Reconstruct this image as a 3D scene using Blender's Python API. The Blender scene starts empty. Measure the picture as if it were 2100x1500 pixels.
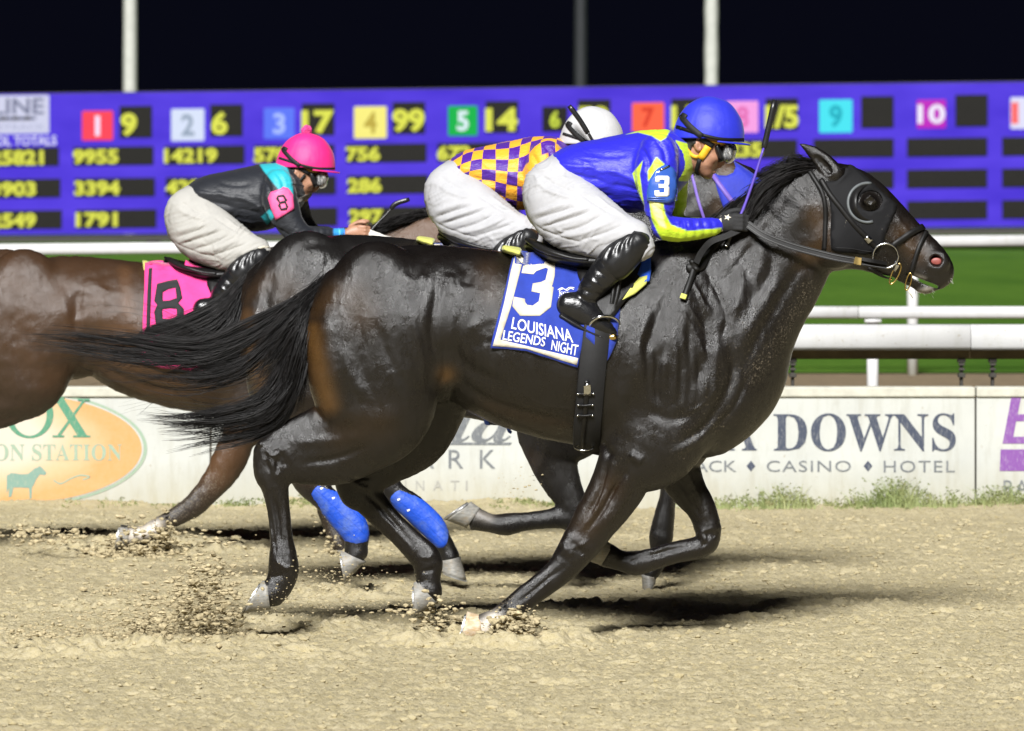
import bpy, bmesh, math, random
import numpy as np
from mathutils import Vector, Matrix
from mathutils.bvhtree import BVHTree
from mathutils.geometry import delaunay_2d_cdt

SC = bpy.context.scene
COL = SC.collection
RNG = np.random.default_rng(7)
random.seed(7)

# ------------------------------------------------------------------ camera, sky, light, exposure
F, D0, CH, HX, HY = 11400.0, 20.0, 1.684, 1050.0, 350.0     # focal length in photo pixels, distance, lens height, vanishing point
cam_data = bpy.data.cameras.new('camera')
cam = bpy.data.objects.new('camera', cam_data)
COL.objects.link(cam)
cam.location = (0, -D0, CH)
cam.rotation_euler = (math.radians(90), 0, 0)
cam_data.sensor_width = 36.0
cam_data.lens = F / 2100 * 36
cam_data.shift_y = -400 / 2100
cam_data.clip_start = 0.5
cam_data.clip_end = 3000
cam_data.dof.use_dof = True
cam_data.dof.focus_distance = D0 - 0.15
cam_data.dof.aperture_fstop = 7.5
SC.camera = cam

LIGHT_DIR = Vector((0.20, 1.25, -0.95)).normalized()           # the way the floodlight travels
world = bpy.data.worlds.new('World')
SC.world = world
world.use_nodes = True
_nt = world.node_tree
_sky = _nt.nodes.new('ShaderNodeTexSky')
_sky.sky_type = 'NISHITA'
_sky.sun_disc = False
_sky.sun_elevation = math.radians(-6.0)
_sky.sun_rotation = math.atan2(-LIGHT_DIR.x, -LIGHT_DIR.y)
_bg = _nt.nodes['Background']
_nt.links.new(_sky.outputs[0], _bg.inputs[0])
_bg.inputs[1].default_value = 0.15
_glow = _nt.nodes.new('ShaderNodeBackground')                 # the night sky's own faint glow
_glow.inputs[0].default_value = (0.0016, 0.0018, 0.0042, 1)
_add = _nt.nodes.new('ShaderNodeAddShader')
_nt.links.new(_bg.outputs[0], _add.inputs[0])
_nt.links.new(_glow.outputs[0], _add.inputs[1])
_nt.links.new(_add.outputs[0], _nt.nodes['World Output'].inputs[0])

sun_data = bpy.data.lights.new('floodlight', 'SUN')
sun_data.energy = 5.0
sun_data.angle = math.radians(15.0)
sun_data.color = (1.0, 0.995, 0.985)
sun = bpy.data.objects.new('floodlight', sun_data)
COL.objects.link(sun)
sun.rotation_euler = LIGHT_DIR.to_track_quat('-Z', 'Y').to_euler()
sun.location = (-3, -25, 18)

vs = SC.view_settings
vs.view_transform = 'Standard'
vs.look = 'None'
vs.exposure = 0.62
vs.gamma = 1.0
vs.use_curve_mapping = False
SC.cycles.use_denoising = True
SC.cycles.max_bounces = 6
SC.cycles.use_adaptive_sampling = True
SC.cycles.adaptive_threshold = 0.01

# ------------------------------------------------------------------ measured photo pixel -> place at depth Y
def P(px, py, Y=0.0):
    d = D0 + Y
    return Vector(((px - HX) * d / F, Y, CH - (py - HY) * d / F))

def proj(v):
    d = v[:, 1] + D0
    return HX + v[:, 0] * F / d, HY + (CH - v[:, 2]) * F / d

CAMV = Vector((0, -D0, CH))
def ray(px, py):
    return Vector((px - HX, F, -(py - HY))).normalized()

# ------------------------------------------------------------------ materials
def srgb(r, g=None, b=None):
    if g is None:
        r, g, b = r
    f = lambda c: c / 12.92 if c <= 0.04045 else ((c + 0.055) / 1.055) ** 2.4
    return (f(r / 255), f(g / 255), f(b / 255))

class NT:
    """small helper around a node tree"""
    def __init__(s, name):
        s.m = bpy.data.materials.new(name)
        s.m.use_nodes = True
        s.t = s.m.node_tree
        s.b = s.t.nodes['Principled BSDF']
    def n(s, kind, **kw):
        nd = s.t.nodes.new('ShaderNode' + kind)
        for k, v in kw.items():
            setattr(nd, k, v)
        return nd
    def l(s, a, b):
        s.t.links.new(a, b)
    def coord(s, which='Object', scale=(1, 1, 1)):
        tc = s.n('TexCoord')
        mp = s.n('Mapping')
        mp.inputs['Scale'].default_value = scale
        s.l(tc.outputs[which], mp.inputs[0])
        return mp.outputs[0]
    def noise(s, vec, scale, detail=4, rough=0.6, dist=0.0):
        nd = s.n('TexNoise')
        nd.inputs['Scale'].default_value = scale
        nd.inputs['Detail'].default_value = detail
        nd.inputs['Roughness'].default_value = rough
        nd.inputs['Distortion'].default_value = dist
        if vec is not None:
            s.l(vec, nd.inputs['Vector'])
        return nd.outputs['Fac']
    def ramp(s, fac, stops):
        nd = s.n('ValToRGB')
        e = nd.color_ramp.elements
        while len(e) < len(stops):
            e.new(0.5)
        for el, (p, c) in zip(e, stops):
            el.position = p
            el.color = (*c, 1) if len(c) == 3 else c
        s.l(fac, nd.inputs[0])
        return nd.outputs[0]
    def mix(s, fac, a, b, mode='MIX'):
        nd = s.n('Mix', data_type='RGBA', blend_type=mode)
        for sock, v in ((nd.inputs[0], fac), (nd.inputs[6], a), (nd.inputs[7], b)):
            if isinstance(v, (int, float)):
                sock.default_value = v
            elif isinstance(v, tuple):
                sock.default_value = (*v, 1) if len(v) == 3 else v
            else:
                s.l(v, sock)
        return nd.outputs[2]
    def math(s, op, a, b=None, c=None):
        nd = s.n('Math', operation=op)
        for sock, v in zip(nd.inputs, (a, b, c)):
            if v is None:
                continue
            if isinstance(v, (int, float)):
                sock.default_value = v
            else:
                s.l(v, sock)
        return nd.outputs[0]
    def attr(s, name):
        nd = s.n('Attribute')
        nd.attribute_name = name
        return nd
    def bump(s, h, strength=0.3, dist=0.01):
        nd = s.n('Bump')
        nd.inputs['Strength'].default_value = strength
        nd.inputs['Distance'].default_value = dist
        s.l(h, nd.inputs['Height'])
        s.l(nd.outputs[0], s.b.inputs['Normal'])
        return nd
    def base(s, c):
        if isinstance(c, tuple):
            s.b.inputs['Base Color'].default_value = (*c, 1)
        else:
            s.l(c, s.b.inputs['Base Color'])
    def set(s, **kw):
        for k, v in kw.items():
            s.b.inputs[k.replace('_', ' ')].default_value = v
        return s

def plain(name, col, rough=0.5, var=0.12, scale=30, bump=0.15, bdist=0.002, metallic=0.0, spec=0.5, sheen=0.0, coat=0.0):
    n = NT(name)
    v = n.coord()
    f = n.noise(v, scale, 5, 0.65)
    lo = tuple(c * (1 - var) for c in col)
    hi = tuple(min(1, c * (1 + var)) for c in col)
    n.base(n.ramp(f, [(0.3, lo), (0.7, hi)]))
    n.set(Roughness=rough, Metallic=metallic)
    n.b.inputs['Specular IOR Level'].default_value = spec
    if sheen:
        n.b.inputs['Sheen Weight'].default_value = sheen
        n.b.inputs['Sheen Roughness'].default_value = 0.4
    if coat:
        n.b.inputs['Coat Weight'].default_value = coat
        n.b.inputs['Coat Roughness'].default_value = 0.15
    if bump:
        f2 = n.noise(v, scale * 6, 3, 0.6)
        n.bump(f2, bump, bdist)
    return n.m

def glow(name, col, strength=1.0):
    n = NT(name)
    n.base(tuple(c * 0.03 for c in col))
    n.b.inputs['Specular IOR Level'].default_value = 0.1
    n.b.inputs['Emission Color'].default_value = (*col, 1)
    n.b.inputs['Emission Strength'].default_value = strength
    n.set(Roughness=0.6)
    return n.m

# ------------------------------------------------------------------ objects, names, labels
def thing(name, label, cat, loc=(0, 0, 0), group=None):
    o = bpy.data.objects.new(name, None)
    o.empty_display_size = 0.2
    COL.objects.link(o)
    o.location = loc
    o['label'] = label
    o['category'] = cat
    if group:
        o['group'] = group
    return o

def link(name, me, mat=None, parent=None, label=None, kind=None):
    """link a mesh (built in world coordinates) under its thing"""
    o = bpy.data.objects.new(name, me)
    COL.objects.link(o)
    if mat is not None:
        me.materials.append(mat)
    if parent is not None:
        o.parent = parent
        t = parent.location if parent.type == 'EMPTY' else Vector((0, 0, 0))
        o.matrix_parent_inverse = Matrix.Translation(-t)
    if label:
        o['label'] = label
    if kind:
        o['kind'] = kind
    return o

def tag(o, label, cat, group=None):
    o['label'] = label
    o['category'] = cat
    if group:
        o['group'] = group
    return o

def mesh(verts, faces, smooth=True, name='mesh'):
    me = bpy.data.meshes.new(name)
    if isinstance(verts, np.ndarray) and isinstance(faces, np.ndarray):
        k = faces.shape[1]
        me.vertices.add(len(verts))
        me.vertices.foreach_set('co', np.ascontiguousarray(verts, np.float32).ravel())
        me.loops.add(faces.size)
        me.loops.foreach_set('vertex_index', np.ascontiguousarray(faces, np.int32).ravel())
        me.polygons.add(len(faces))
        me.polygons.foreach_set('loop_start', np.arange(0, faces.size, k, dtype=np.int32))
        me.update(calc_edges=True)
    else:
        v = verts.tolist() if isinstance(verts, np.ndarray) else [tuple(q) for q in verts]
        f = faces.tolist() if isinstance(faces, np.ndarray) else faces
        me.from_pydata(v, [], f)
    if smooth:
        me.polygons.foreach_set('use_smooth', np.ones(len(me.polygons), dtype=bool))
    me.update()
    return me

class MB:
    """collects verts and faces into one mesh"""
    def __init__(s):
        s.v, s.f = [], []
    def add(s, verts, faces):
        o = len(s.v)
        s.v.extend([tuple(q) for q in verts])
        s.f.extend([[i + o for i in fc] for fc in faces])
        return s
    def box(s, lo, hi):
        (a, b, c), (d, e, f) = lo, hi
        return s.add([(a, b, c), (d, b, c), (d, e, c), (a, e, c), (a, b, f), (d, b, f), (d, e, f), (a, e, f)],
                     [[0, 3, 2, 1], [4, 5, 6, 7], [0, 1, 5, 4], [1, 2, 6, 5], [2, 3, 7, 6], [3, 0, 4, 7]])
    def tube(s, pts, r, n=8, caps=True, flat=1.0, up=None):
        pts = [Vector(p) for p in pts]
        rs = r if isinstance(r, (list, tuple, np.ndarray)) else [r] * len(pts)
        o = len(s.v)
        ref = None
        for i, p in enumerate(pts):
            t = (pts[min(i + 1, len(pts) - 1)] - pts[max(i - 1, 0)]).normalized()
            if up is not None:
                ref = Vector(up) - t * Vector(up).dot(t)
            elif ref is None:
                a = Vector((0, 0, 1)) if abs(t.z) < 0.9 else Vector((1, 0, 0))
                ref = a - t * a.dot(t)
            else:
                ref = ref - t * ref.dot(t)
            ref.normalize()
            b = t.cross(ref)
            for k in range(n):
                an = 2 * math.pi * k / n
                s.v.append(tuple(p + (ref * math.cos(an) * flat + b * math.sin(an)) * rs[i]))
        for i in range(len(pts) - 1):
            for k in range(n):
                a, c = o + i * n + k, o + i * n + (k + 1) % n
                s.f.append([a, c, c + n, a + n])
        if caps:
            s.f.append([o + k for k in range(n)][::-1])
            s.f.append([o + (len(pts) - 1) * n + k for k in range(n)])
        return s
    def build(s, smooth=True):
        return mesh(s.v, s.f, smooth)

def bevel_mesh(me, w=0.01, seg=2, ang=40):
    bm = bmesh.new()
    bm.from_mesh(me)
    ed = [e for e in bm.edges if len(e.link_faces) == 2 and e.calc_face_angle(0) > math.radians(ang)]
    bmesh.ops.bevel(bm, geom=ed, offset=w, segments=seg, affect='EDGES', profile=0.5)
    bm.to_mesh(me)
    bm.free()
    me.update()
    return me

# ------------------------------------------------------------------ splines
def crom(pts, n):
    """Catmull-Rom resample of rows of numbers, n steps per span"""
    p = np.asarray(pts, float)
    if len(p) < 3:
        t = np.linspace(0, 1, n * (len(p) - 1) + 1)[:, None]
        return p[0] * (1 - t) + p[-1] * t
    e = np.vstack([2 * p[0] - p[1], p, 2 * p[-1] - p[-2]])
    out = []
    for i in range(len(p) - 1):
        a, b, c, d = e[i:i + 4]
        for k in range(n):
            t = k / n
            out.append(0.5 * (2 * b + (c - a) * t + (2 * a - 5 * b + 4 * c - d) * t * t + (3 * b - a - 3 * c + d) * t ** 3))
    out.append(p[-1])
    return np.array(out)

# ------------------------------------------------------------------ implicit bodies: smooth unions of traced limbs
class Chain:
    """limb: rows (ax, ay, bx, by, yc, w): two outline points in the photo, depth offset and half depth in metres"""
    def __init__(s, rows, Y=0.0, k=0.03, cap0=1.0, cap1=1.0, step=0.03, sub=False):
        r = np.asarray(rows, float)
        out = []
        for ax, ay, bx, by, yc, w in r:
            a, b = P(ax, ay, Y + yc), P(bx, by, Y + yc)
            c = (a + b) / 2
            out.append((c.x, c.z, Y + yc, (a - b).length / 2, w))
        out = np.array(out)
        L = np.hypot(np.diff(out[:, 0]), np.diff(out[:, 1])).max() if len(out) > 1 else step
        s.q = crom(out, max(1, min(6, int(round(L / step))))) if len(out) > 1 else out
        s.q[:, 3:] = np.maximum(s.q[:, 3:], 0.002)
        s.k, s.c0, s.c1, s.sub = k, cap0, cap1, sub
    def bounds(s):
        q = s.q
        r = q[:, 3]
        return (np.array([(q[:, 0] - r).min(), (q[:, 2] - q[:, 4]).min(), (q[:, 1] - r).min()]),
                np.array([(q[:, 0] + r).max(), (q[:, 2] + q[:, 4]).max(), (q[:, 1] + r).max()]))
    def eval(s, xs, ys, zs, pad):
        d = np.full((len(xs), len(ys), len(zs)), 0.5, np.float32)
        q = s.q
        n = len(q)
        pairs = [(0, 0)] if n == 1 else [(i, i + 1) for i in range(n - 1)]
        for i, j in pairs:
            A, B = q[i], q[j]
            r = max(A[3], B[3]) + pad
            w = max(A[4], B[4]) + pad
            i0, i1 = np.searchsorted(xs, [min(A[0], B[0]) - r, max(A[0], B[0]) + r])
            j0, j1 = np.searchsorted(ys, [min(A[2], B[2]) - w, max(A[2], B[2]) + w])
            k0, k1 = np.searchsorted(zs, [min(A[1], B[1]) - r, max(A[1], B[1]) + r])
            if i1 <= i0 or j1 <= j0 or k1 <= k0:
                continue
            X = xs[i0:i1, None]
            Z = zs[None, k0:k1]
            ex, ez = B[0] - A[0], B[1] - A[1]
            L2 = ex * ex + ez * ez + 1e-12
            L = math.sqrt(L2)
            tr = ((X - A[0]) * ex + (Z - A[1]) * ez) / L2
            t = np.clip(tr, 0, 1)
            over = (tr - t) * L
            if i == 0:
                over = np.where(over < 0, over / s.c0, over)
            if j == n - 1:
                over = np.where(over > 0, over / s.c1, over)
            perp = ((X - A[0]) * ez - (Z - A[1]) * ex) / L
            rin2 = over * over + perp * perp
            a = A[3] + (B[3] - A[3]) * t
            ww = A[4] + (B[4] - A[4]) * t
            yc = A[2] + (B[2] - A[2]) * t
            y = ys[None, j0:j1, None] - yc[:, None, :]
            a_, w_ = a[:, None, :], ww[:, None, :]
            g = (rin2 / (a * a))[:, None, :]
            h = (rin2 / (a ** 4))[:, None, :]
            y2 = y * y
            k0_ = np.sqrt(g + y2 / (w_ * w_))
            k1_ = np.sqrt(h + y2 / (w_ ** 4)) + 1e-9
            dd = (k0_ * (k0_ - 1) / k1_).astype(np.float32)
            dd = np.where(k0_ < 0.02, -np.minimum(a_, w_), dd)
            sl = d[i0:i1, j0:j1, k0:k1]
            np.minimum(sl, dd, out=sl)
        return d

def blob(px, py, rx, ry, yc, w, ang=0.0, Y=0.0, k=0.03, sub=False):
    """ellipsoid given as a one-span limb: long axis rx at angle ang (photo degrees), half height ry"""
    ca, sa = math.cos(math.radians(ang)), math.sin(math.radians(ang))
    L = max(rx - ry, 0.5)
    rows = []
    for s_, f in ((-1, 0.75), (-0.4, 0.97), (0, 1), (0.4, 0.97), (1, 0.75)):
        cx, cy = px + ca * L * s_ * 0.85, py + sa * L * s_ * 0.85
        rows.append((cx - sa * ry * f, cy + ca * ry * f, cx + sa * ry * f, cy - ca * ry * f, yc, w * f))
    return Chain(rows, Y, k, sub=sub)

def surface_nets(vol, org, h):
    s = vol < 0
    nx, ny, nz = vol.shape
    cnt = np.zeros((nx - 1, ny - 1, nz - 1), np.int8)
    for a in (0, 1):
        for b in (0, 1):
            for c in (0, 1):
                cnt += s[a:nx - 1 + a, b:ny - 1 + b, c:nz - 1 + c]
    act = (cnt > 0) & (cnt < 8)
    I, J, K = np.nonzero(act)
    idx = np.full(act.shape, -1, np.int32)
    idx[I, J, K] = np.arange(len(I))
    cor = [(a, b, c) for a in (0, 1) for b in (0, 1) for c in (0, 1)]
    val = {q: vol[I + q[0], J + q[1], K + q[2]].astype(np.float64) for q in cor}
    pos = np.zeros((len(I), 3))
    num = np.zeros(len(I))
    for q in cor:
        for ax in range(3):
            if q[ax]:
                continue
            r = list(q)
            r[ax] = 1
            v0, v1 = val[q], val[tuple(r)]
            m = (v0 < 0) != (v1 < 0)
            t = np.where(m, v0 / np.where(m, v0 - v1, 1), 0)
            for b in range(3):
                pos[:, b] += np.where(m, q[b] + (t if b == ax else 0), 0)
            num += m
    pos = (pos / num[:, None] + np.stack([I, J, K], 1)) * h + org
    quads = []
    for ax in range(3):
        sl0 = [slice(1, None)] * 3
        sl1 = [slice(1, None)] * 3
        sl0[ax] = slice(0, -1)
        sl1[ax] = slice(1, None)
        o1, o2 = [b for b in range(3) if b != ax]
        for b in (o1, o2):
            sl0[b] = slice(1, -1)
            sl1[b] = slice(1, -1)
        A, B = s[tuple(sl0)], s[tuple(sl1)]
        for flip, m in ((False, A & ~B), (True, ~A & B)):
            e = np.stack(np.nonzero(m), 1)
            if not len(e):
                continue
            e[:, o1] += 1
            e[:, o2] += 1
            def cell(d1, d2):
                c = e.copy()
                c[:, o1] += d1
                c[:, o2] += d2
                return idx[c[:, 0], c[:, 1], c[:, 2]]
            Q = np.stack([cell(-1, -1), cell(0, -1), cell(0, 0), cell(-1, 0)], 1)
            if flip != (ax == 1):
                Q = Q[:, ::-1]
            quads.append(Q)
    return pos, np.vstack(quads)

def implicit(prims, h, smooth=2, bounds=None):
    lo = np.min([p.bounds()[0] for p in prims if not p.sub], 0) - 4 * h
    hi = np.max([p.bounds()[1] for p in prims if not p.sub], 0) + 4 * h
    if bounds is not None:
        lo, hi = np.maximum(lo, bounds[0]), np.minimum(hi, bounds[1])
    ax = [np.arange(lo[i], hi[i] + h, h) for i in range(3)]
    vol = np.full([len(a) for a in ax], 0.5, np.float32)
    for p in prims:
        pad = p.k + 3 * h
        bl, bh = p.bounds()
        r = [np.searchsorted(ax[i], [bl[i] - pad, bh[i] + pad]) for i in range(3)]
        if any(b <= a for a, b in r):
            continue
        d = p.eval(*[ax[i][r[i][0]:r[i][1]] for i in range(3)], pad)
        sl = vol[r[0][0]:r[0][1], r[1][0]:r[1][1], r[2][0]:r[2][1]]
        k = max(p.k, 1e-4)
        if p.sub:
            hh = np.maximum(k - np.abs(sl + d), 0) / k
            sl[...] = np.maximum(sl, -d) + hh * hh * k * 0.25
        else:
            hh = np.maximum(k - np.abs(sl - d), 0) / k
            sl[...] = np.minimum(sl, d) - hh * hh * k * 0.25
    for i in range(3):                                # close the surface where the box cuts it
        e = [slice(None)] * 3
        for w in (0, -1):
            e[i] = w
            vol[tuple(e)] = np.maximum(vol[tuple(e)], 0.01)
    v, f = surface_nets(vol, lo, h)
    v = relax(v, f, smooth)
    return v, f

def relax(v, f, it=2, lam=0.5):
    if it <= 0:
        return v
    a = np.concatenate([f[:, 0], f[:, 1], f[:, 2], f[:, 3]])
    b = np.concatenate([f[:, 1], f[:, 2], f[:, 3], f[:, 0]])
    n = len(v)
    deg = np.bincount(a, minlength=n) + np.bincount(b, minlength=n)
    for i in range(it):
        for l in (lam, -lam * 1.04):
            s = np.stack([np.bincount(a, v[b, c], n) + np.bincount(b, v[a, c], n) for c in range(3)], 1)
            v = v + l * (s / np.maximum(deg, 1)[:, None] - v)
    return v

def vnormals(v, f):
    n = np.cross(v[f[:, 2]] - v[f[:, 0]], v[f[:, 3]] - v[f[:, 1]])
    o = np.stack([sum(np.bincount(f[:, k], n[:, c], len(v)) for k in range(4)) for c in range(3)], 1)
    return o / (np.linalg.norm(o, axis=1)[:, None] + 1e-12)

def stroke(px, py, pts, w0, w1=None, taper=True, sharp=2.0):
    """0..1 closeness of the points (px, py) to a traced line"""
    w1 = w0 if w1 is None else w1
    q = crom(pts, 5) if len(pts) > 1 else np.array(pts, float)
    out = np.zeros(len(px))
    wm = max(w0, w1) * 3
    sel = np.nonzero((px > q[:, 0].min() - wm) & (px < q[:, 0].max() + wm) & (py > q[:, 1].min() - wm) & (py < q[:, 1].max() + wm))[0]
    if not len(sel):
        return out
    x, y = px[sel], py[sel]
    if len(q) == 1:
        out[sel] = np.exp(-(np.hypot(x - q[0, 0], y - q[0, 1]) / w0) ** sharp)
        return out
    best = np.full(len(sel), 1e9)
    bt = np.zeros(len(sel))
    L = np.r_[0, np.cumsum(np.hypot(*np.diff(q, axis=0).T))]
    for i in range(len(q) - 1):
        e = q[i + 1] - q[i]
        t = np.clip(((x - q[i, 0]) * e[0] + (y - q[i, 1]) * e[1]) / (e @ e + 1e-9), 0, 1)
        d = np.hypot(x - q[i, 0] - t * e[0], y - q[i, 1] - t * e[1])
        m = d < best
        best[m] = d[m]
        bt[m] = (L[i] + t[m] * (L[i + 1] - L[i])) / L[-1]
    w = w0 + (w1 - w0) * bt
    g = np.exp(-(best / w) ** sharp)
    if taper:
        g *= np.clip(np.minimum(bt, 1 - bt) * 4 + 0.15, 0, 1)
    out[sel] = g
    return out

def in_poly(px, py, poly, soft=1.5):
    """soft 0..1 mask of a traced outline"""
    q = np.asarray(poly, float)
    ins = np.zeros(len(px), bool)
    best = np.full(len(px), 1e9)
    j = len(q) - 1
    for i in range(len(q)):
        a, b = q[i], q[j]
        c = ((a[1] > py) != (b[1] > py)) & (px < (b[0] - a[0]) * (py - a[1]) / (b[1] - a[1] + 1e-9) + a[0])
        ins ^= c
        e = b - a
        t = np.clip(((px - a[0]) * e[0] + (py - a[1]) * e[1]) / (e @ e + 1e-9), 0, 1)
        best = np.minimum(best, np.hypot(px - a[0] - t * e[0], py - a[1] - t * e[1]))
        j = i
    sd = np.where(ins, best, -best)
    return np.clip(sd / (2 * soft) + 0.5, 0, 1)

def near_px(v, Y):
    """photo position of points, the far side of a body folded onto the near side"""
    w = v.copy()
    w[:, 1] = Y - np.abs(v[:, 1] - Y)
    return proj(w)

def relief(v, f, strokes, Y, mirror=True):
    """push the surface in or out along traced muscle, vein and fold lines: rows (pts, width px, height mm[, end width])"""
    n = vnormals(v, f)
    px, py = near_px(v, Y) if mirror else proj(v)
    amp = np.zeros(len(v))
    for s in strokes:
        amp += stroke(px, py, s[0], s[1], s[3] if len(s) > 3 else None) * s[2] * 0.001
    face = np.clip(np.abs(n[:, 1]) * 1.6, 0, 1)
    if not mirror:
        face = np.clip(-n[:, 1] * 1.6, 0, 1)
    return v + n * (amp * face)[:, None]

def set_attr(me, name, rgb):
    a = me.attributes.new(name, 'FLOAT_COLOR', 'POINT')
    c = np.ones((len(me.vertices), 4), np.float32)
    c[:, :rgb.shape[1]] = rgb
    a.data.foreach_set('color', c.ravel())

# ------------------------------------------------------------------ laying straps, cloths and marks on a body
class Skin:
    def __init__(s, v, f):
        s.t = BVHTree.FromPolygons([tuple(q) for q in v], f.tolist())
    def hit(s, px, py):
        loc, nor, i, d = s.t.ray_cast(CAMV, ray(px, py))
        return (loc, nor) if loc is not None else (None, None)
    def grip(s, px, py, lastY=0.0):
        loc, nor = s.hit(px, py)
        if loc is None:
            q = P(px, py, lastY)
            loc, nor, i, d = s.t.find_nearest(q)
            off = q - loc
            if off.length > 1e-6 and off.length < 0.3:
                nor = off.normalized()
        return loc, nor

def strap(skin, pts, width, thick=0.004, off=0.002, Y=None, both=False, step=5, drape=0.0, mb=None, loose=None):
    """flat strap lying on a body along a traced line; both = also on the far side"""
    q = np.array(pts, float)
    L = np.hypot(*np.diff(q, axis=0).T).sum()
    n = max(2, int(L / step / max(1, len(q) - 1)))
    c = crom(q, n)
    pos, nor = [], []
    ly = (Y or 0.0) - 0.1
    for x, y in c[:, :2]:
        l, m = skin.grip(x, y, ly)
        pos.append(l)
        nor.append(m)
        ly = l.y
    for it in range(3):
        nor = [sum((nor[max(0, min(len(nor) - 1, i + k))] for k in (-1, 0, 1)), Vector()).normalized() for i in range(len(nor))]
        if it < 2:
            pos = [pos[0]] + [(pos[i - 1] + pos[i] * 2 + pos[i + 1]) / 4 for i in range(1, len(pos) - 1)] + [pos[-1]]
    mb = mb or MB()
    for side in ((1, -1) if both else (1,)):
        vv, ff = [], []
        for i in range(len(pos)):
            t = (pos[min(i + 1, len(pos) - 1)] - pos[max(i - 1, 0)]).normalized()
            b = t.cross(nor[i]).normalized()
            ww = width if not isinstance(width, (tuple, list)) else width[0] + (width[1] - width[0]) * i / (len(pos) - 1)
            for sx, sz in ((-1, 0), (-0.92, 1), (0.92, 1), (1, 0)):
                p = pos[i] + b * (sx * ww / 2) + nor[i] * (off + sz * thick)
                if side < 0:
                    p = Vector((p.x, 2 * Y - p.y, p.z))
                vv.append(p)
        for i in range(len(pos) - 1):
            for k in range(4):
                a, d = i * 4 + k, i * 4 + (k + 1) % 4
                q4 = [a, d, d + 4, a + 4]
                ff.append(q4 if side < 0 else q4[::-1])
        e = (len(pos) - 1) * 4
        ff += [[0, 1, 2, 3], [e + 3, e + 2, e + 1, e]]
        mb.add(vv, ff)
    return mb

def loop_px(poly, step):
    q = np.asarray(poly, float)
    out = []
    for i in range(len(q)):
        a, b = q[i], q[(i + 1) % len(q)]
        n = max(1, int(np.hypot(*(b - a)) / step))
        for k in range(n):
            out.append(a + (b - a) * k / n)
    return np.array(out)

def curve_px(pts, n=6):
    c = crom(list(pts) + [pts[0]], n)
    return [tuple(q) for q in c[:-1]]

def fill_px(loops, step=8, edge=5):
    """triangles filling traced outlines (first = outer, others = holes)"""
    vs_, es, fs = [], [], []
    for lp in loops:
        q = loop_px(lp, edge)
        o = len(vs_)
        vs_ += [Vector(p) for p in q]
        fs.append(list(range(o, o + len(q))))
    q = np.array(loops[0], float)
    gx, gy = np.meshgrid(np.arange(q[:, 0].min() + step / 2, q[:, 0].max(), step), np.arange(q[:, 1].min() + step / 2, q[:, 1].max(), step))
    gx, gy = gx.ravel(), gy.ravel()
    m = in_poly(gx, gy, q, edge) > 0.85
    for h in loops[1:]:
        m &= in_poly(gx, gy, h, edge) < 0.15
    vs_ += [Vector((a, b)) for a, b in zip(gx[m], gy[m])]
    r = delaunay_2d_cdt(vs_, es, fs, 2 if len(loops) > 1 else 1, 1e-5)
    return np.array([tuple(p) for p in r[0]]), [list(t) for t in r[2]]

def sheet(pts3, nor3, tris, thick, off, mb=None, mirrorY=None):
    """closed thin shell on given points"""
    n = len(pts3)
    mb = mb or MB()
    from collections import Counter
    cnt = Counter()
    for t in tris:
        for a, b in zip(t, t[1:] + t[:1]):
            cnt[(a, b)] += 1
    rim = [(a, b) for (a, b) in cnt if (b, a) not in cnt]
    top = [p + m * (off + thick) for p, m in zip(pts3, nor3)]
    bot = [p + m * off for p, m in zip(pts3, nor3)]
    faces = [t for t in tris] + [[i + n for i in t[::-1]] for t in tris] + [[b, a, a + n, b + n] for a, b in rim]
    # face the top outwards
    a, b, c = (top[i] for i in tris[len(tris) // 2][:3])
    if (b - a).cross(c - a).dot(nor3[tris[len(tris) // 2][0]]) < 0:
        faces = [fc[::-1] for fc in faces]
    vv = top + bot
    mb.add(vv, faces)
    if mirrorY is not None:
        mb.add([(p.x, 2 * mirrorY - p.y, p.z) for p in vv], [fc[::-1] for fc in faces])
    return mb

def patch(skin, loops, thick=0.003, off=0.002, step=8, edge=5, Y=0.0, both=False, mb=None, wave=None, even=2):
    p2, tris = fill_px(loops, step, edge)
    pos, nor = [], []
    for x, y in p2:
        l, m = skin.grip(x, y, Y - 0.2)
        pos.append(l)
        nor.append(m)
    if even:                                              # cloth bridges small hollows
        nb = [set() for _ in pos]
        for t in tris:
            for a in t:
                nb[a].update(t)
        for it in range(even):
            ny = [sum((pos[j].y for j in nb[i]), 0.0) / max(1, len(nb[i])) if nb[i] else pos[i].y for i in range(len(pos))]
            for i in range(len(pos)):
                if ny[i] < pos[i].y + 0.004:
                    k = (ny[i] - pos[i].y)
                    pos[i] = pos[i] + (CAMV - pos[i]).normalized() * (-k if k < 0 else 0)
            nor = [sum((nor[j] for j in nb[i]), nor[i]).normalized() for i in range(len(nor))]
    if wave is not None:
        pos = [q + m * wave(x, y) for q, m, (x, y) in zip(pos, nor, p2)]
    return sheet(pos, nor, tris, thick, off, mb, 2 * 0 + Y if both else None)

def text_mesh(body, size=1.0, bold=0.0, align='CENTER', shear=0.0, spacing=1.0, depth=0.0, res=3):
    cu = bpy.data.curves.new('lettering', 'FONT')
    cu.body = body
    cu.size = size
    cu.offset = bold
    cu.align_x = align
    cu.align_y = 'CENTER'
    cu.shear = shear
    cu.space_character = spacing
    cu.extrude = depth
    cu.resolution_u = res
    o = bpy.data.objects.new('lettering', cu)
    COL.objects.link(o)
    dg = bpy.context.evaluated_depsgraph_get()
    me = bpy.data.meshes.new_from_object(o.evaluated_get(dg))
    bpy.data.objects.remove(o)
    bpy.data.curves.remove(cu)
    v = np.array([q.co for q in me.vertices])
    f = [list(p.vertices) for p in me.polygons]
    bpy.data.meshes.remove(me)
    return v, f

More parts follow.
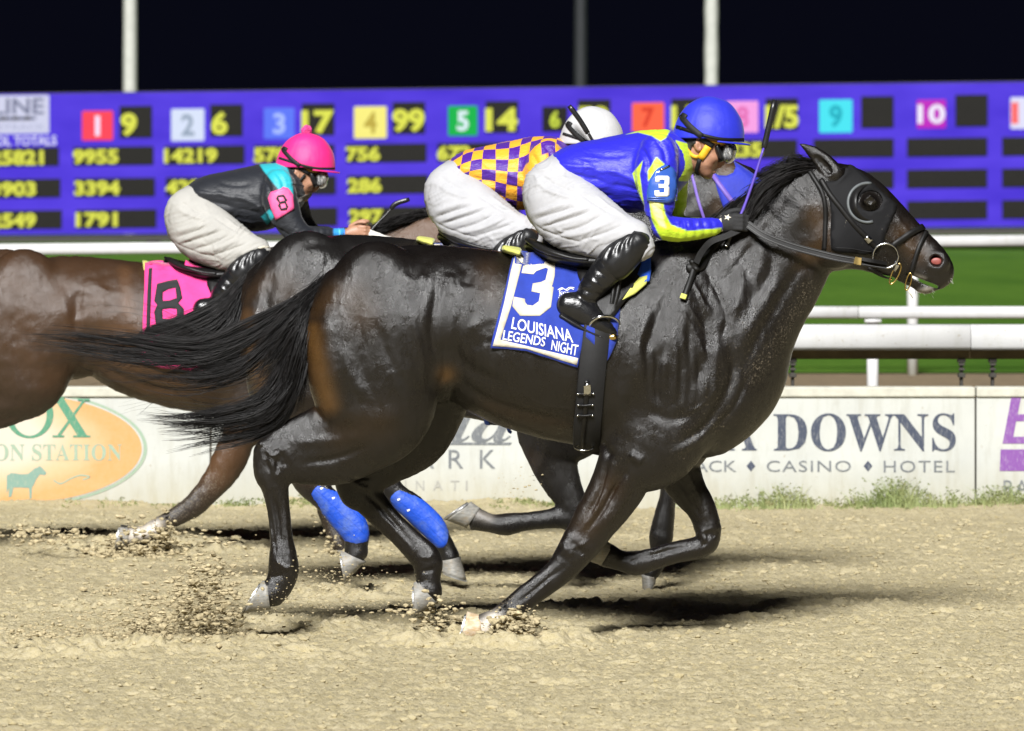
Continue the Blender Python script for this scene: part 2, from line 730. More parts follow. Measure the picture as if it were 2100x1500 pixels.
def fit_text(body, x0, y0, x1, y1, **kw):
    """lettering scaled into a photo rectangle: returns photo-pixel points and faces"""
    v, f = text_mesh(body, **kw)
    a, b = v.min(0), v.max(0)
    px = x0 + (v[:, 0] - a[0]) / (b[0] - a[0]) * (x1 - x0)
    py = y1 - (v[:, 1] - a[1]) / (b[1] - a[1]) * (y1 - y0)
    return np.stack([px, py], 1), f
# ================================================================== the setting
EXPO = 2 ** vs.exposure

NOISE = {}
def vnoise(x, y, cell, seed):
    """smooth value noise"""
    if seed not in NOISE:
        NOISE[seed] = np.random.default_rng(seed).random((257, 257))
    g = NOISE[seed]
    u, v = x / cell, y / cell
    i, j = np.floor(u).astype(int), np.floor(v).astype(int)
    fu, fv = u - i, v - j
    fu, fv = fu * fu * (3 - 2 * fu), fv * fv * (3 - 2 * fv)
    i, j, i1, j1 = i % 256, j % 256, (i + 1) % 256, (j + 1) % 256
    return (g[i, j] * (1 - fu) + g[i1, j] * fu) * (1 - fv) + (g[i, j1] * (1 - fu) + g[i1, j1] * fu) * fv - 0.5

def soil_height(x, y):
    """clods, harrow lines and scuffs of the dirt track"""
    h = vnoise(x, y, 0.9, 1) * 0.022 + vnoise(x, y, 0.23, 2) * 0.006 + vnoise(x, y, 0.085, 3) * 0.005
    h += np.maximum(vnoise(x, y, 0.046, 4), -0.2) * 0.007 + vnoise(x, y, 0.024, 5) * 0.010 + np.maximum(vnoise(x, y, 0.033, 7), 0.0) * 0.010 + vnoise(x, y, 0.0125, 14) * 0.009
    h += np.maximum(vnoise(x, y, 0.11, 6) - 0.30, 0) * 0.07
    h += np.sin(y * 31 + vnoise(x, y, 0.7, 8) * 5) * 0.0028
    return h

# hoof scuffs: (x, y, radius, depth)
SCUFFS = []
_p = lambda px, py: ((px - HX) * (F * CH / (py - HY)) / F, F * CH / (py - HY) - D0)
for px, py, r_, d_ in ((1000, 1318, .17, .05), (880, 1275, .12, .03), (560, 1290, .15, .035), (300, 1130, .2, .05), (760, 1215, .14, .035),
                       (420, 1330, .13, .03), (180, 1340, .12, .03), (90, 1330, .1, .025), (640, 1345, .1, .02), (1250, 1250, .14, .03),
                       (1500, 1260, .12, .025), (1700, 1245, .12, .025), (300, 1250, .15, .035), (120, 1110, .2, .04), (520, 1110, .2, .04)):
    SCUFFS.append((*_p(px, py), r_, d_))

def track_height(x, y):
    h = soil_height(x, y)
    for sx, sy, r_, d_ in SCUFFS:
        q = np.hypot((x - sx) / 1.5, y - sy) / r_
        h += -d_ * np.exp(-q ** 2 * 2.0) + d_ * 0.75 * np.exp(-((q - 1.25) / 0.35) ** 2)
        h += np.where(q < 2.2, vnoise(x, y, 0.03, 11) * d_ * 0.9 * np.clip(2.2 - q, 0, 1), 0)
    berm = np.clip((y - 7.1) / 0.7, 0, 1)                     # soil banked against the wall foot
    h += berm * berm * (0.025 + vnoise(x, y, 0.35, 9) * 0.05)
    return h

gx = np.r_[np.linspace(-90, -8, 30), np.linspace(-7.6, -3.5, 30), np.arange(-3.1, 3.11, 0.0095), np.linspace(3.5, 7.6, 30), np.linspace(8, 90, 30)]
gy = np.r_[np.linspace(-40, -5, 30), np.arange(-4.2, 2.0, 0.0115), np.arange(2.0, 7.80, 0.018)]
GX, GY = np.meshgrid(gx, gy, indexing='ij')
GZ = track_height(GX, GY) + (RNG.random(GX.shape) ** 3 - .25) * .007 * (np.abs(GX) < 3.3)
_v = np.stack([GX.ravel(), GY.ravel(), GZ.ravel()], 1)
_i = np.arange(len(gx) * len(gy)).reshape(len(gx), len(gy))
_f = np.stack([_i[:-1, :-1], _i[1:, :-1], _i[1:, 1:], _i[:-1, 1:]], -1).reshape(-1, 4)
n = NT('dirt')
v_ = n.coord('Object')
big = n.noise(v_, 1.3, 4, 0.6)
mid = n.noise(n.coord('Object', (9, 16, 16)), 3.0, 5, 0.7)
fine = n.noise(v_, 90, 4, 0.7)
c = n.ramp(big, [(0.3, (0.385, 0.334, 0.214)), (0.7, (0.47, 0.411, 0.268))])
c = n.mix(n.ramp(mid, [(0.42, (0, 0, 0)), (0.68, (1, 1, 1))]), c, (0.41, 0.345, 0.19))
c = n.mix(n.ramp(fine, [(0.48, (0, 0, 0)), (0.75, (0.6, 0.6, 0.6))]), c, (0.22, 0.175, 0.09))
n.base(c)
n.set(Roughness=0.95)
n.b.inputs['Specular IOR Level'].default_value = 0.15
h1 = n.math('ADD', n.noise(v_, 55, 5, 0.7), n.math('MULTIPLY', n.noise(v_, 160, 3, 0.6), 0.5))
n.bump(h1, 0.6, 0.014)
M_DIRT = n.m
link('dirt_track', mesh(_v, _f), M_DIRT, kind='structure')

# turf beyond the wall
def sheet_grid(x0, x1, y0, y1, nx, ny, zf):
    X, Y_ = np.meshgrid(np.linspace(x0, x1, nx), np.linspace(y0, y1, ny), indexing='ij')
    V = np.stack([X.ravel(), Y_.ravel(), zf(X, Y_).ravel()], 1)
    I_ = np.arange(nx * ny).reshape(nx, ny)
    return mesh(V, np.stack([I_[:-1, :-1], I_[1:, :-1], I_[1:, 1:], I_[:-1, 1:]], -1).reshape(-1, 4))

n = NT('turf')
v_ = n.coord('Object', (1, 0.35, 1))
a_ = n.noise(n.coord('Object', (0.55, 0.13, 1)), 1.0, 5, 0.7)
b_ = n.noise(v_, 14, 4, 0.7)
c = n.ramp(a_, [(0.3, (0.048, 0.112, 0.012)), (0.7, (0.092, 0.180, 0.022))])
c = n.mix(n.ramp(b_, [(0.4, (0, 0, 0)), (0.75, (0.6, 0.6, 0.6))]), c, (0.04, 0.11, 0.012))
n.base(c)
n.set(Roughness=0.85)
n.b.inputs['Specular IOR Level'].default_value = 0.08
n.bump(n.noise(v_, 60, 3, 0.7), 0.8, 0.03)
M_TURF = n.m
link('turf_course', sheet_grid(-400, 400, 26.3, 1500, 60, 60, lambda x, y: 0.0 * x), M_TURF, kind='structure')
M_BARE = plain('bare_soil', (0.17, 0.125, 0.07), 0.95, 0.3, 6, 0.6, 0.02)
link('infield_path', sheet_grid(-120, 120, 8.1, 26.4, 80, 40, lambda x, y: -0.012 + vnoise(x, y, 0.8, 21) * 0.012), M_BARE, kind='structure')

# night sky dome beyond everything is the world itself

# ------------------------------------------------------------------ boundary wall with painted panels
def worn_white(name, col, dirty=(0.40, 0.37, 0.27)):
    n = NT(name)
    v_ = n.coord('Object')
    tc = n.n('TexCoord')
    sp = n.n('SeparateXYZ')
    n.l(tc.outputs['Object'], sp.inputs[0])
    f1 = n.noise(v_, 3.0, 5, 0.65)
    f2 = n.noise(n.coord('Object', (6, 6, 1.2)), 3.0, 5, 0.7)
    f3 = n.noise(v_, 45, 3, 0.6)
    low = n.math('SUBTRACT', 0.24, sp.outputs['Z'])
    low = n.math('MULTIPLY', low, 3.4)
    low = n.math('MAXIMUM', low, 0.0)
    m = n.math('MULTIPLY', low, n.math('ADD', f2, 0.25))
    c = n.ramp(f1, [(0.25, tuple(x * 0.84 for x in col)), (0.75, col)])
    c = n.mix(n.ramp(f2, [(0.5, (0, 0, 0)), (0.8, (0.35, 0.35, 0.35))]), c, tuple(x * 0.72 for x in dirty))
    c = n.mix(m, c, dirty)
    spots = n.ramp(f3, [(0.66, (0, 0, 0)), (0.72, (0.7, 0.7, 0.7))])
    c = n.mix(spots, c, (0.30, 0.25, 0.17))
    n.base(c)
    n.set(Roughness=0.6)
    n.bump(f3, 0.12, 0.004)
    return n.m

WY = 7.8
WZ = lambda py: P(0, py, WY).z
WX = lambda px: P(px, 0, WY).x
M_WALL = worn_white('wall_paint', (0.475, 0.485, 0.455), (0.33, 0.30, 0.20))
M_CAP = plain('cap_concrete', (0.46, 0.45, 0.38), 0.85, 0.16, 14, 0.4, 0.004)
M_DARKSTEEL = plain('dark_steel', (0.030, 0.026, 0.020), 0.6, 0.3, 20)
M_PAINT = worn_white('rail_paint', (0.60, 0.60, 0.60), (0.5, 0.5, 0.4))
wall = thing('boundary_wall', 'low white painted wall with advertising panels behind the running horses', 'wall', (0, WY, 0))
SEAMS = [-1500, -700, 432, 1180, 2001, 2800, 3600]
for a, b in zip(SEAMS[:-1], SEAMS[1:]):
    m = MB().box((WX(a) + 0.004, WY, -0.15), (WX(b) - 0.004, WY + 0.10, WZ(815)))
    link('wall_panel', bevel_mesh(m.build(False), 0.006, 2), M_WALL, wall)
    m = MB().box((WX(a) + 0.003, WY - 0.015, WZ(815) + 0.001), (WX(b) - 0.003, WY + 0.13, WZ(794)))
    link('wall_cap', bevel_mesh(m.build(False), 0.008, 2), M_CAP, wall)

def decal(name, loops_or_text, mat, parent, Y, depth=0.003, label=None):
    """flat painted print: photo points and faces laid on a plane at depth Y"""
    v2, f = loops_or_text
    vv = [P(x, y, Y) for x, y in v2]
    vv = [Vector((p.x, Y - depth, p.z)) for p in vv]
    f = [list(fc) for fc in f]
    p0, p1, p2 = (vv[i] for i in f[0][:3])
    me = mesh([tuple(p) for p in vv], f, False)
    bm = bmesh.new()
    bm.from_mesh(me)
    for fc in bm.faces:
        if fc.normal.y > 0:
            fc.normal_flip()
    bm.to_mesh(me)
    bm.free()
    return link(name, me, mat, parent, label)

SERIF = {}
for i_, ch in enumerate('ABCDEFGHIJKLMNOPQRSTUVWXYZ'):
    SERIF[ch] = chr(0x1D400 + i_)
serif = lambda s: ''.join(SERIF.get(ch, ch) for ch in s)
ital = lambda s: ''.join(chr(0x1D468 + 26 + ord(ch) - 97) if 'a' <= ch <= 'z' else ch for ch in s)

def printed(name, col, wear=0.35, ground=(0.62, 0.62, 0.56)):
    n = NT(name)
    f = n.noise(n.coord('Object', (40, 40, 12)), 3, 5, 0.75)
    n.base(n.mix(n.ramp(f, [(0.5, (0, 0, 0)), (0.8, (wear, wear, wear))]), col, ground))
    n.set(Roughness=0.65)
    return n.m

M_NAVY = printed('navy_print', (0.035, 0.045, 0.075))
M_GREY = printed('grey_print', (0.12, 0.13, 0.14), 0.5)
M_PALE = printed('faded_print', (0.29, 0.285, 0.26), 0.35)
M_PURP = printed('purple_print', (0.18, 0.06, 0.27), 0.4)
M_GREEN = printed('green_print', (0.06, 0.22, 0.13), 0.5, (0.6, 0.45, 0.3))
M_PGREEN = printed('pale_green_print', (0.25, 0.34, 0.25), 0.5, (0.6, 0.45, 0.3))
M_TEAL = printed('teal_print', (0.16, 0.27, 0.22), 0.4, (0.6, 0.45, 0.3))

fits = lambda body, x0, y0, x1, y1, **k: fit_text(body, x0, y0, x1, y1, **k)
decal('lettering', fits(serif('A'), 1487, 849, 1552, 924), M_NAVY, wall, WY)
decal('lettering', fits(serif('T'), 1425, 849, 1478, 924), M_NAVY, wall, WY)
decal('lettering', fits(serif('DOWNS'), 1586, 848, 1960, 926, spacing=0.98), M_NAVY, wall, WY)
decal('lettering', fits('TRACK', 1372, 945, 1510, 968), M_GREY, wall, WY)
decal('lettering', fits('CASINO', 1572, 945, 1745, 968, spacing=1.12), M_GREY, wall, WY)
decal('lettering', fits('HOTEL', 1812, 945, 1958, 969, spacing=1.15), M_GREY, wall, WY)
for cx in (1540, 1780):
    decal('emblem', ([(cx, 945), (cx + 9, 956), (cx, 967), (cx - 9, 956)], [[0, 1, 2, 3]]), M_NAVY, wall, WY)
# next panel on the right
decal('emblem', ([(2066, 800), (2190, 800), (2186, 814), (2094, 814), (2087, 850), (2180, 850), (2176, 864), (2084, 864), (2078, 896), (2172, 896), (2168, 910), (2056, 910), (2074, 814), (2062, 814)],
                 [[0, 1, 2, 3, 12, 13], [3, 4, 12], [4, 5, 6, 7], [12, 4, 7, 11], [7, 8, 11], [8, 9, 10, 11]]), M_PURP, wall, WY)
decal('emblem', ([(2052, 922), (2260, 922), (2254, 966), (2050, 966)], [[0, 1, 2, 3]]), M_PURP, wall, WY)
decal('lettering', fits('RA', 2058, 985, 2110, 1015), M_GREY, wall, WY)
# middle panel
decal('lettering', fits(ital('lla'), 880, 838, 1048, 908), M_GREY, wall, WY)
decal('emblem', ([(720, 908), (1050, 908), (1046, 913), (720, 912)], [[0, 1, 2, 3]]), M_GREY, wall, WY)
for ch, x0, x1 in (('P', 775, 806), ('A', 850, 890), ('R', 920, 950), ('K', 984, 1016)):
    decal('lettering', fits(ch, x0, 923, x1, 961), M_GREY, wall, WY)
for ch, x0, x1 in (('C', 716, 732), ('I', 752, 755), ('N', 786, 800), ('N', 817, 833), ('N', 853, 870), ('A', 888, 908), ('T', 924, 942), ('I', 955, 959)):
    decal('lettering', fits(ch, x0, 986, x1, 1006), M_PALE, wall, WY)
# left panel with the orange oval
def oval(cx, cy, rx, ry, n=72):
    return [(cx + rx * math.cos(2 * math.pi * k / n), cy + ry * math.sin(2 * math.pi * k / n)) for k in range(n)]
n = NT('orange_oval')
f1 = n.noise(n.coord('Object', (1.4, 1.4, 2.5)), 1.6, 3, 0.5)
gr = n.n('TexGradient', gradient_type='SPHERICAL')
mp_ = n.n('Mapping')
_c = P(-20, 905, WY)
mp_.inputs['Location'].default_value = (-_c.x / .62, 0, -_c.z / .30)
mp_.inputs['Scale'].default_value = (1 / .62, 0, 1 / .30)
_tc = n.n('TexCoord')
n.l(_tc.outputs['Object'], mp_.inputs[0])
n.l(mp_.outputs[0], gr.inputs[0])
g_ = n.math('ADD', gr.outputs['Fac'], n.math('MULTIPLY', n.math('SUBTRACT', f1, 0.5), 0.5))
c = n.ramp(g_, [(0.02, (0.50, 0.25, 0.065)), (0.28, (0.52, 0.36, 0.19)), (0.58, (0.50, 0.46, 0.38))])
sp = n.n('SeparateXYZ')
tc = n.n('TexCoord')
n.l(tc.outputs['Object'], sp.inputs[0])
n.base(n.mix(n.math('MULTIPLY', n.noise(n.coord('Object'), 40, 4, 0.7), 0.25), c, (0.6, 0.5, 0.4)))
n.set(Roughness=0.65)
M_OVAL = n.m
def clip_top(loop, ymin):
    return [(x, max(y, ymin)) for x, y in loop]
def poly(loop):
    return loop, [list(range(len(loop)))]
ov = thing('oval_sign', 'orange oval sign with green lettering and small horse on the white wall', 'sign', (WX(20), WY, WZ(920)))
decal('border', poly(clip_top(oval(18, 920, 284, 121), 816)), M_PGREEN, ov, WY, 0.003)
decal('backing', poly(clip_top(oval(18, 920, 277, 116), 816)), M_WALL, ov, WY, 0.005)
decal('face', poly(clip_top(oval(18, 920, 273, 113), 816)), M_OVAL, ov, WY, 0.007)
decal('lettering', fits('\U0001d5a2\U0001d5ae' if False else serif('C'), -95, 822, -12, 898), M_GREEN, ov, WY, 0.009)
def ring2(cx, cy, rx, ry, tx, ty, n=48):
    a, b = oval(cx, cy, rx, ry, n), oval(cx, cy, rx - tx, ry - ty, n)
    return a + b, [[k, (k + 1) % n, n + (k + 1) % n, n + k] for k in range(n)]
decal('lettering', ring2(61, 850, 49, 49, 14, 5), M_GREEN, ov, WY, 0.009)
decal('lettering', ([(108, 812), (128, 812), (180, 895), (160, 895)], [[0, 1, 2, 3]]), M_GREEN, ov, WY, 0.009)
decal('lettering', ([(172, 818), (178, 818), (124, 895), (116, 895)], [[0, 1, 2, 3]]), M_GREEN, ov, WY, 0.0095)
for x0, x1, y in ((104, 134, 812), (160, 184, 818), (108, 132, 893), (150, 186, 893)):
    decal('lettering', ([(x0, y), (x1, y), (x1, y + 4), (x0, y + 4)], [[0, 1, 2, 3]]), M_GREEN, ov, WY, 0.010)
decal('lettering', fits(serif('ON STATION'), -12, 911, 250, 945), M_PGREEN, ov, WY, 0.009)
HORSE_MARK = [(14, 976), (24, 970), (44, 973), (58, 972), (70, 962), (82, 956), (87, 960), (96, 970), (92, 975), (82, 973), (74, 984), (70, 994), (66, 1000), (65, 1022), (61, 1023), (60, 1001), (40, 1000), (28, 1000), (24, 1018), (18, 1020), (19, 1000), (14, 1012)]
v2, t2 = fill_px([HORSE_MARK], 6, 5)
decal('emblem', ([tuple(q) for q in v2], t2), M_TEAL, ov, WY, 0.009)
sw = crom([(110, 985), (125, 992), (145, 982), (165, 975), (185, 978), (170, 984)], 6)
decal('emblem', ([(x, y - 1.6) for x, y in sw] + [(x, y + 1.6) for x, y in sw], [[k, k + 1, len(sw) + k + 1, len(sw) + k] for k in range(len(sw) - 1)]), M_PGREEN, ov, WY, 0.009)

# ------------------------------------------------------------------ rails
def rail_bar(pts, h, dep, n=12):
    """rounded bar along the course"""
    mb = MB()
    sec = []
    for k in range(n):
        a = 2 * math.pi * k / n
        cx, cz = math.cos(a), math.sin(a)
        e = 0.55
        sec.append((dep / 2 * math.copysign(abs(cx) ** e, cx), h / 2 * math.copysign(abs(cz) ** e, cz)))
    for p in pts:
        mb.v += [(p.x, p.y + a, p.z + b) for a, b in sec]
    for i in range(len(pts) - 1):
        for k in range(n):
            a, c = i * n + k, i * n + (k + 1) % n
            mb.f.append([a, a + n, c + n, c])
    mb.f += [[k for k in range(n)], [(len(pts) - 1) * n + k for k in range(n)][::-1]]
    return mb.build()

R1 = 8.15
rail1 = thing('inner_rail', 'thick white track rail on dark brackets directly above the painted wall', 'rail', (0, R1, 0), 'white running rails')
joints = [-2200, -1100, -100, 800, 1990, 3100, 4200]
for a, b in zip(joints[:-1], joints[1:]):
    link('rail_bar', rail_bar([P(a + 1, 692, R1) + Vector((0, 0, 0)), P(b - 1, 692, R1)], 0.132, 0.10), M_PAINT, rail1)
M_RAILSHADE = plain('rail_shade_brown', (0.155, 0.115, 0.055), 0.8, 0.3, 10, 0.4, 0.004)  # brown strip added to stand for the shaded underside of the rail
m = MB().box((P(-2200, 0, R1).x, R1 + 0.055, P(0, 737, R1 + .05).z), (P(4200, 0, R1).x, R1 + 0.12, P(0, 716, R1 + .05).z))
link('rail_shade_strip', bevel_mesh(m.build(False), 0.006), M_RAILSHADE, rail1)
for px in (-1400, -960, -600, -540, -100, 330, 620, 690, 1130, 1627, 1974, 2038, 2480, 2900):
    x = P(px, 0, R1).x
    m = MB()
    m.box((x - 0.008, R1 + 0.06, 0.50), (x + 0.008, R1 + 0.10, P(0, 737, R1).z))
    m.box((x - 0.020, R1 + 0.05, P(0, 745, R1).z), (x + 0.020, R1 + 0.11, P(0, 735, R1).z))
    for q in (748, 758, 768):
        m.box((x - 0.016, R1 + 0.045, P(0, q + 3, R1).z), (x + 0.016, R1 + 0.058, P(0, q - 2, R1).z))
    m.box((x - 0.018, R1 + 0.04, P(0, 775, R1).z), (x + 0.018, R1 + 0.10, P(0, 768, R1).z))
    link('bracket', bevel_mesh(m.build(False), 0.002, 1), M_DARKSTEEL, rail1)

R2 = 14.0
rail2 = thing('outer_turf_rail', 'thin white rail on round posts between the dirt wall and the turf', 'rail', (0, R2, 0), 'white running rails')
joints = [-2000, -700, 300, 1330, 1760, 2700, 3800]
for a, b in zip(joints[:-1], joints[1:]):
    link('rail_bar', rail_bar([P(a + 1, 641, R2), P(b - 1, 641, R2)], 0.075, 0.09), M_PAINT, rail2)
for px in (-1350, -560, 230, 1010, 1790, 2570):
    x = P(px, 0, R2).x
    m = MB().tube([(x, R2 + .02, -0.05), (x, R2 + .02, P(0, 652, R2).z)], 0.036, 12)
    m.box((x - 0.05, R2 - 0.03, P(0, 662, R2).z), (x + 0.05, R2 + 0.06, P(0, 655, R2).z))
    link('rail_post', m.build(), M_PAINT, rail2)
R3 = 26.0
rail3 = thing('far_turf_rail', 'pale rail running just under the purple tote board across the grass', 'rail', (0, R3, 0), 'white running rails')
for a, b in ((-1800, -300), (-300, 1000), (1000, 2300), (2300, 3600)):
    link('rail_bar', rail_bar([P(a + 1, 512 - a * 0.0088, R3), P(b - 1, 512 - b * 0.0088, R3)], 0.092, 0.09), M_PAINT, rail3)
for px in (-1330, -690, -50, 590, 1230, 1872, 2510):
    x = P(px, 0, R3).x
    link('rail_post', MB().tube([(x, R3 + .03, -0.05), (x, R3 + .03, P(0, 500 - px * 0.0088, R3).z)], 0.045, 12).build(), M_PAINT, rail3)

# ------------------------------------------------------------------ tote board
BY, BM = 100.0, -0.18
def B(px, py, off=0.0):
    u = (px - HX) / F
    d = (D0 + BY - off) / (1 - BM * u)
    return Vector((u * d, d - D0, CH - (py - HY) * d / F))
SL = -0.0112                                      # the board's own slope
bq = lambda x0, y0, x1, y1: [(x0, y0 + 0), (x1, y0 + SL * (x1 - x0)), (x1, y1 + SL * (x1 - x0)), (x0, y1)]

def board_box(name, quad, near, far, mat, parent, bev=0.01):
    vv = [B(x, y, near) for x, y in quad] + [B(x, y, far) for x, y in quad]
    me = mesh([tuple(p) for p in vv], [[0, 3, 2, 1], [4, 5, 6, 7], [0, 1, 5, 4], [1, 2, 6, 5], [2, 3, 7, 6], [3, 0, 4, 7]], False)
    bm = bmesh.new()
    bm.from_mesh(me)
    bmesh.ops.recalc_face_normals(bm, faces=bm.faces)
    bm.to_mesh(me)
    bm.free()
    if bev:
        bevel_mesh(me, bev, 2)
    return link(name, me, mat, parent)

G = lambda name, c, k=1.0: glow(name, srgb(*c), k / EXPO)
n = NT('board_purple')                                       # lit plastic face, slightly uneven backlight
f1 = n.noise(n.coord('Object', (0.5, 0.5, 1.6)), 1.2, 3, 0.5)
cc = n.ramp(f1, [(0.3, srgb(70, 47, 206)), (0.7, srgb(88, 64, 226))])
n.base((0.006, 0.004, 0.03))
n.set(Roughness=0.9)
n.b.inputs['Specular IOR Level'].default_value = 0.1
n.l(cc, n.b.inputs['Emission Color'])
n.b.inputs['Emission Strength'].default_value = 1 / EXPO
M_BOARD = n.m
M_CELL = plain('display_black', (0.017, 0.016, 0.015), 0.95, 0.3, 40, 0.0, spec=0.05)
M_DIGIT = G('amber_digit', (222, 226, 84))
M_WHITE = G('lit_white', (226, 226, 246))
board = thing('tote_board', 'wide purple lit tote board with yellow odds figures behind the track', 'tote board', tuple(B(1050, 480)))
XL, XR = -420, 2560
yt = lambda x: 193.5 - 0.0119 * x
yb = lambda x: 489 - 0.0081 * x
board_box('panel', [(XL, yt(XL)), (XR, yt(XR)), (XR, yb(XR) - 7), (XL, yb(XL) - 7)], 0.0, -0.6, M_BOARD, board, 0)
board_box('base_strip', [(XL, yb(XL) - 6), (XR, yb(XR) - 6), (XR, yb(XR) + 9), (XL, yb(XL) + 9)], -0.05, -0.55, M_DARKSTEEL, board, 0)
board_box('top_edge', [(XL, yt(XL) - 2), (XR, yt(XR) - 2), (XR, yt(XR)), (XL, yt(XL))], 0.03, -0.6, M_DARKSTEEL, board, 0)
for x in (-300, 300, 900, 1500, 2100):
    board_box('support', [(x, yb(x)), (x + 30, yb(x)), (x + 30, yb(x) + 35), (x, yb(x) + 35)], -0.2, -0.5, M_DARKSTEEL, board, 0)

def board_text(body, x0, y0, x1, y1, mat, parent, bold=0.03, name='number', off=0.07):
    v, f = text_mesh(body, bold=bold)
    a, b = v.min(0), v.max(0)
    out = []
    for q in v:
        x = x0 + (q[0] - a[0]) / (b[0] - a[0]) * (x1 - x0)
        y = y1 - (q[1] - a[1]) / (b[1] - a[1]) * (y1 - y0) + SL * (x - x0)
        out.append(tuple(B(x, y, off)))
    # every figure its own piece
    root = list(range(len(out)))
    def find(i):
        while root[i] != i:
            i = root[i]
        return i
    for fc in f:
        for i in fc[1:]:
            root[find(i)] = find(fc[0])
    groups = {}
    for fc in f:
        groups.setdefault(find(fc[0]), []).append(fc)
    for fs in groups.values():
        ids = sorted({i for fc in fs for i in fc})
        mp = {j: k for k, j in enumerate(ids)}
        me = mesh([out[i] for i in ids], [[mp[i] for i in fc] for fc in fs], False)
        bm = bmesh.new()
        bm.from_mesh(me)
        for fc in bm.faces:
            if fc.normal.y > 0:
                fc.normal_flip()
        bm.to_mesh(me)
        bm.free()
        link(name, me, mat, parent)

ICON = [None, (168, 228, 232, 289, (250, 70, 88), '1', (245, 225, 250)), (351, 224, 419, 290, (214, 224, 246), '2', (150, 165, 185)),
        (541, 222, 604, 286, (92, 118, 244), '3', (170, 190, 255)), (726, 219, 793, 285, (246, 236, 128), '4', (190, 170, 70)),
        (919, 218, 979, 279, (14, 178, 74), '5', (225, 240, 250)), (1112, 219, 1164, 271, (38, 36, 34), '6', (205, 222, 70)),
        (1296, 211, 1362, 272, (255, 104, 70), '7', (214, 60, 40)), (1490, 208, 1555, 273, (244, 160, 226), '8', (226, 110, 180)),
        (1680, 205, 1748, 273, (72, 226, 240), '9', (30, 172, 190)), (1880, 205, 1940, 264, (190, 40, 190), '10', (240, 235, 252)),
        (2072, 200, 2138, 265, (222, 222, 246), '11', (250, 110, 110)), (2262, 198, 2328, 263, (140, 210, 90), '12', (60, 120, 40))]
ODDS = {1: (245, 218, '9'), 2: (431, 215, '6'), 3: (619, 213, '17'), 4: (805, 210, '99'), 5: (996, 208, '14'), 6: (1185, 205, '52'),
        7: (1377, 203, '11'), 8: (1570, 202, '1/5'), 9: (1766, 198, ''), 10: (1959, 195, ''), 11: (2152, 193, ''), 12: (2342, 191, '')}
COLX = [-44, 150, 337, 521, 710, 897, 1088, 1280, 1470, 1668, 1860, 2055, 2248]
ROWT = {0: ['25821', '3903', '2549'], 1: ['9955', '3394', '1791'], 2: ['14219', '4283', ''], 3: ['5702', '', '3'], 4: ['756', '286', '297'],
        5: ['672', '355', ''], 8: ['?235'.replace('?', '7'), '', '']}
for i in range(1, 13):
    x0, y0, x1, y1, col, ch, col2 = ICON[i]
    t = board_box('number_tile', bq(x0, y0, x1, y1), 0.06, -0.01, G('tile_light', col), board, 0.03)
    w = x1 - x0
    ww = 0.16 * w if ch == '1' else (0.40 * w if len(ch) == 1 else 0.95 * w)
    cx = (x0 + x1) / 2
    board_text(ch, cx - ww / 2, y0 + (y1 - y0) * .16, cx + ww / 2, y1 - (y1 - y0) * .16, G('tile_number', col2), t, 0.03)
    ox, oy, tx = ODDS[i]
    c_ = board_box('odds_window', bq(ox, oy, ox + 67, oy + 66), 0.03, -0.01, M_CELL, board, 0.02)
    if tx:
        wd = {1: 34, 2: 64, 3: 66}[len(tx)]
        if tx == '11':
            wd = 40
        board_text(tx, ox + (2 if len(tx) == 1 else -1), oy + 14, ox + 2 + wd, oy + 62, M_DIGIT, c_, 0.045)
for i, x in enumerate(COLX):
    y1 = 302 - 0.0105 * (x - 150)
    for r, dy in enumerate((0, 64.5, 129)):
        dx = 3 * r if i < 6 else 0
        c_ = board_box('pool_window', bq(x + dx, y1 + dy, x + 165 + dx, y1 + dy + 39), 0.03, -0.01, M_CELL, board, 0.02)
        tx = ROWT.get(i, ['', '', ''])[r]
        if tx:
            wd = 23.5 * len(tx) - (8 if '1' in tx else 0)
            bx = x - 1 + dx if i != 0 else x + 24
            board_text(tx, bx, y1 + dy + 5, bx + wd, y1 + dy + 36, M_DIGIT, c_, 0.045)
lg = board_box('logo_panel', bq(-60, 197, 101, 276), 0.06, -0.01, G('logo_white', (206, 208, 232)), board, 0.03)
board_text('ELINE', -40, 203, 90, 236, G('logo_grey', (120, 124, 150)), lg, 0.02, 'lettering')
board_box('logo_bar', bq(-60, 241, 66, 248), 0.075, 0.05, M_CELL, lg, 0)
for x in range(-58, 70, 24):
    board_box('logo_bar', bq(x, 240, x + 12, 246), 0.08, 0.05, G('logo_grey', (120, 124, 150)), lg, 0)
board_text('RACETRACK', -56, 256, 92, 268, G('logo_pale', (170, 174, 204)), lg, 0.0, 'lettering')
board_text('POOL TOTALS', -40, 280, 116, 300, M_WHITE, board, 0.02, 'lettering')

